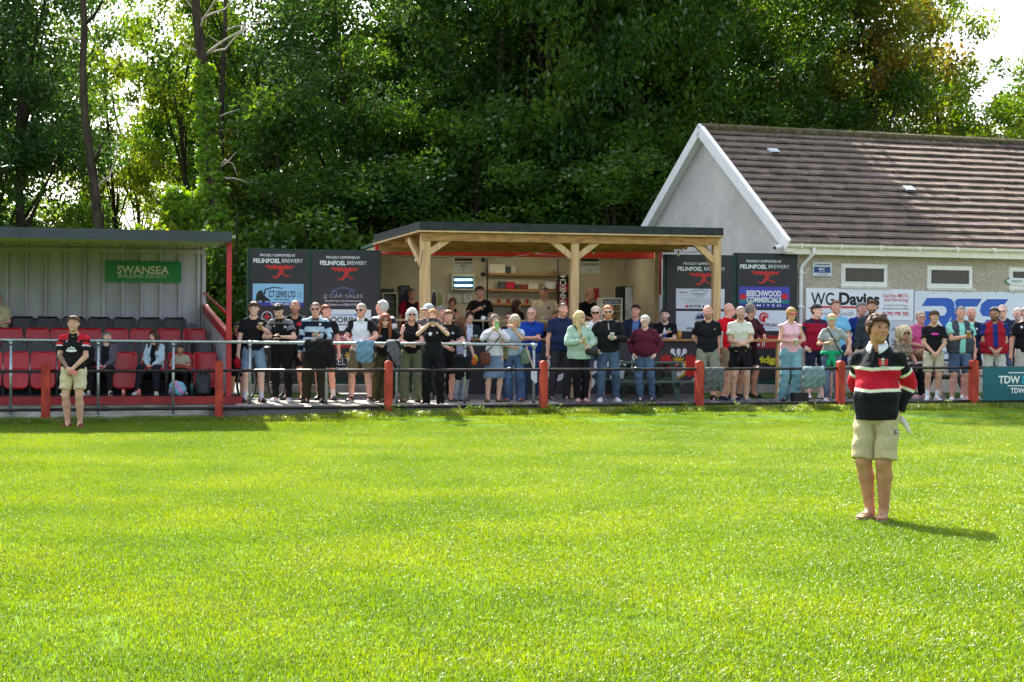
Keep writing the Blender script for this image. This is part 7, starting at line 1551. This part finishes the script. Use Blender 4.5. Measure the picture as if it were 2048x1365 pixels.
i24 = person(1063, 615, 1.75, 'grey haired man in glasses and blue polo with arms folded', w=1.12, belly=.03, sk='r', hair=('receding', (150, 146, 140)), face=('glasses',), yaw=deg(-12), L='crossed', R='crossed', top=('polo', (24, 66, 160), 'polo_shirt', dict(collar=(24, 66, 160))), bot=('trousers', denim((42, 62, 100)), 'jeans'), shoe=((40, 40, 50), (30, 30, 34)))
i26 = person(1126, 606, 1.35, 'bearded man in navy polo and dark trousers holding a cup', w=1.15, belly=.03, sk='r', hair=('buzz', (96, 72, 54)), face=('stubble',), yaw=deg(10), L='down', R='cup', top=('polo', (32, 44, 78), 'polo_shirt', dict(collar=(32, 44, 78))), bot=('trousers', (62, 60, 66), 'trousers', dict(loose=.012)), shoe=((44, 40, 40), (180, 180, 180)), stance=.14)
i26['hand'][1] and cup(i26['hand'][1], (190, 186, 176), 'plastic cup held by the bearded man in navy polo')
i27 = person(1160, 623, .78, 'woman with long blonde hair and glasses in mint shirt holding a drink', fem=True, w=1.15, belly=.02, yaw=deg(14), hy=deg(25), hair=('long', (214, 186, 130)), face=('glasses',), sk='p', L='cup', R=((.10, -.24, 1.08), (.9, .4, -.4)), top=('long', (178, 204, 182), 'shirt', dict(inf=.03, hem=.84)), bot=('trousers', (24, 24, 28), 'trousers', dict(loose=.012)), shoe=((206, 150, 146), (190, 150, 140)), legs=((-.02, .0), (.14, .04)))
cup(i27['hand'][-1]+Vector((.02, 0, .0)), (216, 200, 120), 'pale lager held by the woman in the mint shirt')
bb2 = thing('shoulder_bag', i27['T']((.2, -.1, .95)), 'black leather bag on the hip of the woman in the mint shirt', 'bag'); c0 = i27['T']((.17, -.17, 1.0)); obj('body', g_xf(g_bbox(-.13, .13, -.045, .045, -.09, .09, .03), Matrix.Translation(c0) @ Matrix.Rotation(.12, 4, 'Y')), mat('black leather', (28, 28, 36), .35, noise=.2), bb2, smooth=True); obj('strap', g_tube([c0+Vector((-.1, 0, .08)), i27['TU']((.02, -.2, 1.2)), i27['TU']((-.1, -.1, 1.42)), i27['TU']((-.14, .0, 1.49)), i27['TU']((0, .16, 1.2)), c0+Vector((.1, .05, .08))], .01, 6), mat('black strap', (36, 28, 28), .6), bb2)
person(1192, 613, 1.55, 'spectator in cream baseball cap and sunglasses behind the ginger haired man', hair=('buzz', GR), face=('cap:214,190,170', 'sun'), sk='r', top=('tee', WH, 'tee_shirt'), bot=('shorts', denim((84, 96, 130)), 'shorts', dict(len=.8)), shoe=((130, 120, 116), (200, 200, 200)))
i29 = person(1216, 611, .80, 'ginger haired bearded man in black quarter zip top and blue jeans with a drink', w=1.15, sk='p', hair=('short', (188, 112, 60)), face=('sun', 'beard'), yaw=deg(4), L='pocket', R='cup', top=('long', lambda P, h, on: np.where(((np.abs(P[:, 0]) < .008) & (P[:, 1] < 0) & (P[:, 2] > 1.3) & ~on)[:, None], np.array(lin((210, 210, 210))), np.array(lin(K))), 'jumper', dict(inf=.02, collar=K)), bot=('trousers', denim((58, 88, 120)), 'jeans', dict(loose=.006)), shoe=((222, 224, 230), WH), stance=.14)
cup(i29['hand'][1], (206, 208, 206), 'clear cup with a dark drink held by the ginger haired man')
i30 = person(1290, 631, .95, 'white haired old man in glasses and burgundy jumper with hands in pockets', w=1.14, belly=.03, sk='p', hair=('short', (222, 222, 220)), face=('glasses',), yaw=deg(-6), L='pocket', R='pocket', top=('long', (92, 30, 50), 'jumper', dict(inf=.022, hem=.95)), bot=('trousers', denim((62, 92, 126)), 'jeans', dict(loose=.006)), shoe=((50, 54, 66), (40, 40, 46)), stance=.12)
i33 = person(1416, 611, .8, 'bald man with dark moustache in black tee with hands behind his back', w=1.08, sk='r', hair=('shaved', (60, 40, 34)), face=('moustache', 'stubble'), yaw=deg(10), L='behind', R='behind', top=('tee', badge(K, (190, 190, 200), .1, 1.31, .012), 'tee_shirt'), bot=('shorts', (136, 138, 120), 'shorts', dict(len=1.0, fl=.012)), shoe=(K, (226, 226, 226)), stance=.13, socks=(K, .13))
draped('grey_towel', 1410, 1448, 737, 790, S, -.02, (94, 96, 98), 'grey garment hung over the top fence rail beside a red post', 'garment', 10)
person(1459, 607, 1.7, 'bald man in red shirt and sunglasses looking right behind the man in cream tee', w=1.12, sk='r', hair=('shaved', (150, 140, 130)), face=('sun',), hy=deg(75), yaw=deg(35), top=('tee', lambda P, h, on: np.where((on & (h < 1.285))[:, None], np.array(lin(WH)), np.array(lin((204, 20, 36)))), 'red_shirt', dict(collar=(204, 20, 36))), bot=('shorts', (150, 128, 98), 'khaki_shorts', dict(len=.9)), shoe=((40, 44, 62), (40, 44, 60)))
i35 = person(1482, 613, .9, 'grey haired man in cream tee and black shorts with a jumper tied at his waist', sk='t', hair=('buzz', (150, 144, 136)), face=('stubble',), yaw=deg(4), L=((.0, -.22, 1.06), (.9, .4, -.3)), R=((.0, -.24, 1.06), (.9, .4, -.3)), top=('tee', (222, 218, 204), 'tee_shirt', dict(hem=.93)), bot=('shorts', K, 'shorts', dict(len=.72, fl=.02)), shoe=((110, 130, 140), (130, 146, 150)), stance=.12, tops=[])
def waist_tie(i, col, label):
    f = Field((-.3, -.3, .6), (.3, .3, 1.1), .012)
    n_ = 20
    for k in range(n_):
        t0, t1 = 2*PI*k/n_, 2*PI*(k+1)/n_; f.cone((.185*math.cos(t0), .15*math.sin(t0), .97+.012*math.sin(3*t0)), (.185*math.cos(t1), .15*math.sin(t1), .97+.012*math.sin(3*t1)), .034, .034, .02)
    f.ell((0, -.18, .96), (.05, .035, .045), k=.02); f.cone((-.02, -.18, .95), (-.07, -.19, .74), .035, .045, .02); f.cone((.02, -.18, .95), (.06, -.19, .70), .035, .045, .02); f.cone((0, .14, .95), (0, .16, .66), .06, .08, .03, side=(1, 0, 0), sx=1.8)
    V, F = f.mesh(); V = V+.006*np.sin(V[:, [2, 0, 1]]*45); me = np_mesh('tied_jumper', V, F, m_cloth, np.tile(np.array(lin(col)), (len(V), 1))); o = bpy.data.objects.new('tied_jumper', me); COL.objects.link(o); o.parent = i['root']; return o
waist_tie(i35, (30, 28, 32), '')
person(1502, 607, 2.6, 'grey haired man in maroon jumper looking right at the timber leaner', hy=deg(80), yaw=deg(40), sk='b', hair=('short', (130, 122, 116)), w=1.05, top=('rolled', (66, 26, 36), 'jumper', dict(inf=.02)), bot=('shorts', (36, 36, 42), 'shorts'), shoe=((30, 30, 40), (30, 30, 36)), R=((.1, -.32, 1.1), (.8, .3, -.4)), lean=.05)
i37 = person(1583, 615, .85, 'fair haired woman in pink frilled top and red sunglasses holding a cup', fem=True, w=1.15, yaw=deg(8), hair=('tied', (190, 150, 96)), face=('redsun',), sk='t', L=((.03, -.25, 1.10), (.9, .4, -.4)), R=((.03, -.25, 1.10), (.9, .4, -.4)), top=('frill', (244, 192, 206), 'frilled_top', dict(hem=.92, vneck=True)), bot=('wide', denim((96, 158, 170)), 'jeans'), shoe=((80, 54, 46), (60, 40, 36)), stance=.10)
cup(i37['hand'][-1].lerp(i37['hand'][1], .5), (226, 214, 190), 'white cup held by the woman in the pink frilled top', .11)
person(1634, 609, 1.9, 'young man in burgundy hoodie with a dark cap and navy shorts', hair=('short', (110, 84, 60)), face=('capback:44,40,44',), sk='p', yaw=deg(10), hy=deg(20), L='pocket', R='pocket', top=('long', shoulders((150, 20, 50), (40, 44, 70), 1.39), 'hoodie', dict(inf=.025, collar=(150, 20, 50))), bot=('shorts', (34, 38, 62), 'navy_shorts', dict(len=.75)), shoe=(WH, K))
person(1672, 601, 2.2, 'tall man in light blue tee behind the short haired woman in green glasses', sk='r', hair=('short', (120, 88, 62)), yaw=deg(5), w=1.1, top=('tee', (126, 190, 224), 'tee_shirt'), bot=('shorts', (36, 44, 80), 'navy_shorts'), shoe=((60, 60, 66), WH), L='front', R='down')
i39 = person(1664, 628, .80, 'woman with short fair hair and green sunglasses in grey tee holding a drink', fem=True, w=1.08, yaw=deg(-6), hair=('short', (216, 190, 146)), face=('greensun',), sk='t', L=((.08, -.24, 1.16), (.8, .3, -.8)), R='lean', top=('tee', (160, 166, 164), 'tee_shirt'), bot=('trousers', denim((84, 112, 140)), 'jeans', dict(loose=.008)), shoe=((214, 212, 214), WH), legs=((-.08, .05), (.12, .05)))
waist_tie(i39, (24, 168, 110), '')
cup(i39['hand'][-1], (214, 206, 176), 'drink held by the woman in green sunglasses')
obj('bag_strap', g_tube([i39['TU']((-.12, -.02, 1.48)), i39['TU']((-.02, -.145, 1.35)), i39['TU']((.1, -.165, 1.1)), i39['T']((.2, -.1, .95))], .012, 6), mat('black white strap', (40, 40, 40), .6), None).parent = None
st = [o for o in bpy.data.objects if o.name.startswith('bag_strap')][0]; tag(st, 'black shoulder strap across the woman in green sunglasses', 'strap')
draped('sage_jacket', 1606, 1648, 736, 778, S, -.02, (118, 140, 142), 'pale sage jacket hung over the top fence rail before the woman in green sunglasses', 'jacket', 14)
hbg = thing('handbag', S.w(S.az(1600, 800, .6)[0], .6, YZ), 'boxy black bag standing on the ground beside the woman in pink', 'bag'); qa = S.az(1601, 800, .6)[0]; obj('body', S.box(qa-.15, qa+.15, .55, .75, YZ+.003, YZ+.2, .02), m_blackp, hbg); obj('handle', g_tube([S.w(qa-.07, .62, YZ+.2), S.w(qa-.05, .62, YZ+.27), S.w(qa+.05, .62, YZ+.27), S.w(qa+.07, .62, YZ+.2)], .008, 6), m_blackp, hbg)
person(1724, 605, 2.6, 'grey haired man in blue shirt hidden behind the foreground man', sk='r', hair=('short', (120, 116, 112)), top=('tee', (34, 60, 140), 'shirt'), bot=('trousers', (50, 50, 60), 'trousers'), yaw=deg(10))
person(1744, 601, 2.2, 'young bearded man with curly brown hair in dark grey top behind the foreground man', sk='t', hair=('quiff', (96, 62, 40)), face=('beard',), top=('long', (62, 68, 74), 'top', dict(inf=.018)), bot=('trousers', (40, 40, 46), 'trousers'), yaw=deg(-5), w=1.08)
i44 = person(1809, 655, 2.3, 'seated woman with curly blonde hair and white sunglasses in animal print top', fem=True, sit=.45, lean=.22, yaw=deg(38), hy=deg(-22), hair=('curly', (232, 212, 168)), face=('sun',), sk='r', L='knee', R='knee', w=1.1, top=('tee', mottled((176, 160, 134), (96, 82, 66)), 'blouse', dict(inf=.02)), bot=('trousers', (28, 28, 32), 'trousers', dict(loose=.01)), shoe=((214, 160, 160), (230, 200, 200)))
i45 = person(1842, 623, 2.7, 'grey haired man in glasses and pink polo sitting on the bench end', sit=.72, w=1.15, belly=.03, yaw=deg(25), hy=deg(-20), lean=.15, hair=('short', (200, 184, 160)), face=('glasses',), sk='r', L='clasp', R=((.05, -.35, .85), (.9, .4, -.3)), top=('polo', (226, 100, 154), 'polo_shirt', dict(collar=(226, 100, 154))), bot=('shorts', (170, 140, 108), 'khaki_shorts', dict(len=.95)), shoe=((110, 90, 80), (220, 220, 220)))
i46 = person(1869, 622, .85, 'teenage boy in black tee with pink motif and cream shorts, hands clasped', w=.95, sk='t', hair=('fringe', (76, 52, 36)), yaw=deg(-4), L='front', R='front', top=('tee', K, 'tee_shirt'), bot=('shorts', (196, 190, 162), 'cream_shorts', dict(len=.85, fl=.008)), shoe=((206, 212, 216), WH), socks=(WH, .22), stance=.10)
Mt = i46['M']; pk = g_prism([Mt @ Vector((.075*math.cos(t), -.138, 1.285+.033*math.sin(t) if math.sin(t) > 0 else 1.285+.012*math.sin(t))) for t in np.linspace(0, 2*PI, 19)[:18]], Vector((0, .012, 0))); o = obj('pink_motif', pk, mat('pink print', (230, 60, 180), .6, noise=.1, scale=60), None); o.parent = i46['root']; o.matrix_parent_inverse = i46['root'].matrix_basis.inverted()
i47 = person(1922, 613, .85, 'grey cropped man in quilted grey gilet, mint tee and denim shorts with a drink', w=1.2, belly=.03, sk='r', hair=('buzz', (140, 136, 132)), yaw=deg(6), L=((.0, -.27, 1.18), (.8, .3, -.8)), R='down', top=('tee', (150, 220, 206), 'tee_shirt'), bot=('shorts', denim((66, 92, 130)), 'denim_shorts', dict(len=.92, fl=.006)), shoe=((222, 224, 230), (206, 206, 216)), stance=.14, tops=[('vest', openfront((70, 76, 86), (150, 220, 206), .05), 'gilet', dict(inf=.032))])
cup(i47['hand'][-1]+Vector((0, 0, .02)), (196, 150, 80), 'beer held by the man in the grey gilet')
person(1943, 615, 1.7, 'bald man in navy top right behind the man in the grey gilet', sk='r', hair=('shaved', (140, 120, 110)), face=('stubble',), top=('long', badge((30, 38, 66), WH, .08, 1.33, .02), 'top', dict(inf=.02)), bot=('shorts', (34, 36, 50), 'navy_shorts'), shoe=(WH, WH), yaw=deg(-4), L='front', R='front')
i49 = person(1989, 616, .85, 'bearded man in glasses, red gilet and blue striped tee with hands clasped', w=1.2, belly=.03, sk='b', hair=('short', (60, 46, 40)), face=('glasses', 'beard'), yaw=deg(-10), hy=deg(-10), L='front', R='front', top=('tee', stripes((36, 60, 150), (22, 30, 70), .022), 'striped_tee'), bot=('shorts', (206, 204, 186), 'cream_shorts', dict(len=.92)), shoe=((190, 186, 180), WH), stance=.13, tops=[('vest', openfront((164, 26, 44), (36, 50, 120), .045), 'gilet', dict(inf=.034))])
person(2005, 610, 1.8, 'tall man in glasses and navy jacket behind the man in the red gilet', sk='p', hair=('receding', (180, 170, 160)), face=('glasses',), top=('long', (40, 52, 76), 'jacket', dict(inf=.025)), bot=('trousers', denim((60, 90, 130)), 'jeans'), yaw=deg(-12), w=1.1)
person(2036, 616, 1.9, 'white bearded man in dark top second from the right edge', sk='r', hair=('buzz', (214, 208, 204)), face=('beard',), top=('long', (30, 34, 46), 'top', dict(inf=.02)), bot=('trousers', (40, 42, 56), 'trousers'), yaw=deg(-8), w=1.05)
person(2053, 614, .95, 'man in black polo and cream shorts at the right edge of the crowd', sk='r', hair=('short', (130, 116, 100)), top=('polo', badge(K, WH, -.08, 1.36, .02), 'polo_shirt'), bot=('shorts', (196, 192, 176), 'cream_shorts'), shoe=(WH, WH), yaw=deg(-8), w=1.1)
# --- people under the canopy leaning on the counter
i21 = person(940, 623, 3.25, 'young woman in dark jacket and white hood leaning on the counter with a drink', fem=True, lean=.18, hair=('tied', (62, 40, 32)), sk='f', yaw=deg(6), L=((.02, -.34, 1.14), (.9, .3, -.4)), R=((.06, -.34, 1.14), (.9, .3, -.4)), w=1.1, top=('long', openfront((36, 40, 44), (220, 226, 236), .06), 'hooded_jacket', dict(inf=.03, collar=(220, 226, 236))), bot=('trousers', K, 'trousers'))
cup(i21['hand'][-1]+Vector((.06, -.02, .02)), (60, 170, 130), 'green and white cup in the hands of the young woman in the white hood')
person(1271, 610, 3.35, 'man in navy jacket and blue tee standing behind the counter', sk='r', hair=('short', (56, 38, 32)), w=1.12, yaw=deg(-10), L='rest', R='rest', top=('long', openfront((34, 44, 66), (92, 120, 170), .06, .02), 'jacket', dict(inf=.022)), bot=('trousers', (40, 44, 60), 'trousers'))
i32 = person(1330, 619, 3.3, 'dark haired bearded young man in black tee leaning on the counter', sk='p', hair=('quiff', (40, 30, 28)), face=('stubble',), yaw=deg(-14), lean=.2, w=1.1, L=((-.02, -.26, 1.25), (.8, 0, -.9)), R=((-.02, -.34, 1.12), (.9, .2, -.4)), top=('tee', badge(K, (90, 190, 150), .1, 1.33, .022), 'tee_shirt'), bot=('trousers', (40, 44, 50), 'trousers'))
def on_counter(px, nm, label, cat, fn, b=CF+.1):
    a = S.az(px, 678, b)[0]; p = S.w(a, b, cz+.013); t = thing(nm, p, label, cat); fn(t, p); return t
on_counter(1329, 'drinks_bottle', 'clear bottle with blue label on the counter before the man in black tee', 'bottle', lambda t, p: (obj('body', g_xf(g_lathe([(.032, 0), (.033, .14), (.014, .2), (.014, .22)], 12), Matrix.Translation(p)), m_plast, t, smooth=True), obj('label_band', g_xf(g_lathe([(.0335, .03), (.0337, .1)], 12), Matrix.Translation(p)), mat('blue label', (60, 70, 160), .4), t)))
on_counter(1359, 'beer_glass', 'full beer glass standing at the right end of the counter', 'glass', lambda t, p: (obj('glass', g_xf(g_lathe([(.034, 0), (.045, .15)], 14), Matrix.Translation(p)), mat('beer', (196, 140, 50), .12, .6), t, smooth=True), obj('head', g_xf(g_lathe([(.0452, .151), (.046, .175)], 14), Matrix.Translation(p)), mat('beer head', (226, 206, 160), .5), t, smooth=True)))
# --- bar staff
FLB = fl+.001
def staff(x, head, db, label, **kw): return person(x, head, KB+db, label, g=FLB+.1, **kw)
staff(824, 577, .9, 'heavy barman in red and black shirt behind the left end of the bar', sk='b', w=1.2, hair=('buzz', (90, 80, 76)), yaw=deg(20), top=('tee', lambda P, h, on: np.where((on | (np.abs(P[:, 0]) > .12))[:, None], np.array(lin((150, 20, 44))), np.array(lin(K))), 'shirt'), bot=('trousers', K, 'trousers'))
staff(905, 596, .8, 'girl in black vest with her hand to her cheek behind the bar', fem=True, sk='b', hair=('tied', (96, 54, 34)), hroll=.15, R=((.02, -.18, 1.45), (.6, -.3, -1)), top=('tank', K, 'vest_top'), bot=('trousers', K, 'trousers'), lean=.12)
staff(960, 573, .8, 'young barman in black tee with mop of dark hair pulling a pint', sk='f', hair=('quiff', (24, 20, 22)), L=((.06, -.24, 1.25), (.8, .2, -.8)), top=('tee', badge(K, (200, 200, 200), .09, 1.33, .02), 'tee_shirt'), bot=('trousers', K, 'trousers'), w=1.0)
staff(1034, 600, .7, 'girl with brown hair in black top looking right behind the bar', fem=True, sk='b', hair=('long', (70, 42, 30)), hy=deg(55), yaw=deg(20), top=('tee', K, 'top'), bot=('trousers', K, 'trousers'))
staff(1088, 574, .8, 'tall man in cream tee with round logo serving behind the bar', sk='b', hair=('buzz', (50, 40, 36)), w=1.15, top=('tee', badge((206, 190, 160), (70, 80, 80), .09, 1.3, .028), 'tee_shirt'), bot=('trousers', K, 'trousers'), L='front', R='rest')
staff(1180, 578, .8, 'bald barman in black tee beside the pie cabinet', sk='b', hair=('shaved', (80, 50, 44)), w=1.2, hy=deg(30), yaw=deg(25), top=('tee', K, 'tee_shirt'), bot=('trousers', K, 'trousers'), L='rest', R='down')
# --- the man in the foreground
ff_ = on_z(1752, 1040, 0); CRM = (222, 222, 198)
def rugby(P, h, on):
    k, r_, c = cl((22, 24, 30), (186, 24, 46), CRM); hz = np.where(on, h-.02, P[:, 2]-.012*np.sin(np.abs(P[:, 0])*9)); s = .004
    st = lambda z: np.clip((z-hz)/s+.5, 0, 1)[:, None]      # 1 below z
    o_ = k+(c-k)*st(1.290); o_ = o_+(r_-o_)*st(1.262); o_ = o_+(c-o_)*st(1.106); return o_+(k-o_)*st(1.080)
i43 = person(0, 0, 0, 'man in the foreground in black and red rugby shirt holding papers behind his back', g=.0, pt=Vector((ff_.x, ff_.y, 1.8)), H=1.825, yaw=deg(-30), hy=deg(45), hp=-.02, w=.99, sk='g', hair=('swept', (70, 48, 32)), face=(), L=((.08, .17, .93), (1, .4, 0)), R=((.13, .17, .92), (.5, .8, 0)), shz=1.372, lw=1.16, top=('long', rugby, 'rugby_shirt', dict(inf=.021, hem=.865)), bot=('shorts', (186, 172, 132), 'cargo_shorts', dict(len=.95, fl=.012)), shoe=None, vox=.0062, stance=.060, belly=.03, curl=-.02)
r43 = i43['root']; M3 = i43['M']; off = Vector((ff_.x, ff_.y, 0))-Vector((M3.translation.x, M3.translation.y, 0)); off = Vector((off.x, off.y, 0)); r43.matrix_basis = Matrix.Translation(off) @ M3; M3 = r43.matrix_basis
def c43(nm, g, m, smooth=False):
    o = obj(nm, g, m, None, smooth=smooth, local=True); o.parent = r43; return o
# white collar, placket, crest, pocket, label
def ring_pt(t, r, z): return (r*1.06*math.sin(t), .004-r*math.cos(t), z)
V, F = [], []; n_ = 36
for k in range(n_+1):
    t = -PI+.0+2*PI*k/n_; u = math.cos(t); dr = max(0, u)                    # front at t=0
    inner = (.066*math.sin(t), .004-.062*math.cos(t), 1.502-.028*dr); fold = (.074*math.sin(t), .004-.070*math.cos(t), 1.512-.030*dr); outer = (.094*math.sin(t)*(1+.12*dr), .006-.082*math.cos(t)-.014*dr, 1.462-.062*dr**1.5)
    V += [inner, fold, outer]
for k in range(n_):
    t = -PI+2*PI*(k+.5)/n_
    if abs(t) < .30: continue
    q = 3*k; F += [(q, q+3, q+4, q+1), (q+1, q+4, q+5, q+2)]
o = c43('collar', (V, F), mat('white cotton collar', (228, 230, 236), .8, .2, noise=.05, bump=.2, bscale=60), True); sm = o.modifiers.new('t', 'SOLIDIFY'); sm.thickness = .006
c43('placket', g_prism([Vector((-.014, -.104, 1.45)), Vector((.010, -.104, 1.45)), Vector((.010, -.148, 1.345)), Vector((-.012, -.148, 1.345))], Vector((0, .012, 0))), mat('placket', (30, 32, 40), .8))
cx_, cz2 = .095, 1.335; yb = -.142
def badge_poly(P, dy, s=.0007): return g_prism([Vector((cx_+x*s, yb-dy+(.10*abs(x*s+cx_-.02))*0, cz2-y*s)) for x, y in P], Vector((0, .012, 0)))
c43('crest', g_join(*[badge_poly([(sg_*x, y) for x, y in [(14, -12), (30, -40), (52, -44), (60, -30), (50, -14), (58, 8), (48, 34), (26, 40), (14, 20)]], .004) for sg_ in (-1, 1)]), mat('badge red', (196, 36, 40), .6))
c43('crest_shield', g_join(badge_poly([(-17, -16), (17, -16), (17, 16), (0, 34), (-17, 16)], .008), badge_poly([(-16, -28), (-22, -50), (-8, -38), (0, -60), (8, -38), (22, -50), (16, -28)], .008), badge_poly([(-34, 44), (34, 44), (26, 54), (-26, 54)], .006)), mat('badge white', (226, 220, 214), .6)); c43('crest_tower', badge_poly([(-8, -8), (8, -8), (8, 16), (-8, 16)], .012), mat('badge red', (196, 36, 40), .6))
pk_, pn_ = Vector((.12, -.05, .70)), Vector((.80, -.60, 0)).normalized(); ps_ = Vector((0, 0, 1)).cross(pn_).normalized()
from mathutils.bvhtree import BVHTree
_sh = [o for o in r43.children if o.name.startswith('cargo_shorts')][0].data; _bvh = BVHTree.FromPolygons([v.co for v in _sh.vertices], [tuple(q.vertices) for q in _sh.polygons])
def patch(u0, u1, z0, z1, d, th):
    V = []; n_ = 8
    for i in range(n_+1):
        for j in range(n_+1):
            p = pk_+ps_*(u0+(u1-u0)*i/n_)+Vector((0, 0, z0+(z1-z0)*j/n_)); h = _bvh.ray_cast(p+pn_*.4, -pn_)[0]; V.append((h if h else p)+pn_*d)
    F = [(i*(n_+1)+j, (i+1)*(n_+1)+j, (i+1)*(n_+1)+j+1, i*(n_+1)+j+1) for i in range(n_) for j in range(n_)]; N_ = len(V); rim = [i*(n_+1) for i in range(n_+1)]+[n_*(n_+1)+j for j in range(1, n_+1)]+[i*(n_+1)+n_ for i in range(n_-1, -1, -1)]+[j for j in range(n_-1, 0, -1)]
    V2 = V+[v-pn_*th for v in V]; F += [(rim[k], rim[(k+1) % len(rim)], rim[(k+1) % len(rim)]+N_, rim[k]+N_) for k in range(len(rim))]; return V2, F
mk = mat('khaki pocket', (180, 166, 128), .85, noise=.12)
c43('cargo_pocket', patch(-.08, .07, -.09, .06, .006, .012), mk); c43('pocket_flap', patch(-.085, .075, .035, .078, .011, .014), mk); c43('pocket_label', patch(-.005, .045, .04, .07, .014, .006), m_blackp); c43('label_print', patch(.005, .036, .053, .059, .0155, .003), m_white)
# sandals
for s, (ax_, ay_) in ((-1, (-.062, .02)), (1, (.062, .02))):
    f = Field((-.08, -.24, -.01), (.08, .12, .1), .006); f.cone((0, .05, .012), (0, -.13, .012), .036, .044, .01, side=(1, 0, 0), sx=1.05); f.D = np.maximum(f.D, (f.ax[2]-.022)[None, None, :].astype(np.float32)); V, F = f.mesh(); me = np_mesh('sandal', V, F, m_shoe, np.tile(np.array(lin((150, 128, 100))), (len(V), 1))); o = bpy.data.objects.new('sandal', me); COL.objects.link(o); o.parent = r43; o.location = (ax_, ay_-.02, .0); o.rotation_euler = (0, 0, s*.2)
    f = Field((-.08, -.24, 0), (.08, .12, .12), .006); f.cone((0, .04, .05), (0, -.05, .045), .036, .034, .02); f.ell((0, -.10, .034), (.042, .07, .022), k=.03)
    for k in range(5): f.ell((-.03+k*.016, -.165+abs(k-1 if s > 0 else k-3)*.006, .032), (.010, .016, .010), k=.006)
    V, F = f.mesh(); me = np_mesh('foot', V, F, m_skin, np.tile(np.array(lin(SK['g'])), (len(V), 1))); o = bpy.data.objects.new('foot', me); COL.objects.link(o); o.parent = r43; o.location = (ax_, ay_-.02, .0); o.rotation_euler = (0, 0, s*.2)
    strap = g_tube([(-.044, -.09, .02), (-.03, -.095, .05), (0, -.10, .062), (.03, -.095, .05), (.044, -.09, .02)], .011, 8); o = obj('sandal_strap', strap, mat('tan strap', (160, 134, 104), .7), None, smooth=True, local=True); o.parent = r43; o.location = (ax_, ay_-.02, 0); o.rotation_euler = (0, 0, s*.2)
hnd = M3 @ (i43['M'].inverted() @ i43['hand'][1])
P0 = hnd+Vector((.02, -.02, .0)); u = Vector((.07, -.03, -.08)); v = Vector((.04, -.015, .022))*.9
pg = []
for k in range(2):
    V = []; F = []
    for i in range(7):
        for j in range(3): t, q_ = i/6, j/2-.5; V.append(tuple(P0+Vector((k*.006, -k*.008, k*.004))+u*t*1.35+v*q_*(1-.7*t*t)*1.3+Vector((0, -.02, .03))*math.sin(t*2.4+k*.4)+Vector((0, 0, -.03))*t*t))
    for i in range(6):
        for j in range(2): q_ = i*3+j; F.append((q_, q_+3, q_+4, q_+1))
    pg.append((V, F))
pp = solo('folded_papers', g_join(*pg), mat('white paper', (232, 226, 226), .7, noise=.04), 'folded white papers held behind his back by the foreground man', 'papers', smooth=True); pp.modifiers.new('t', 'SOLIDIFY').thickness = .002
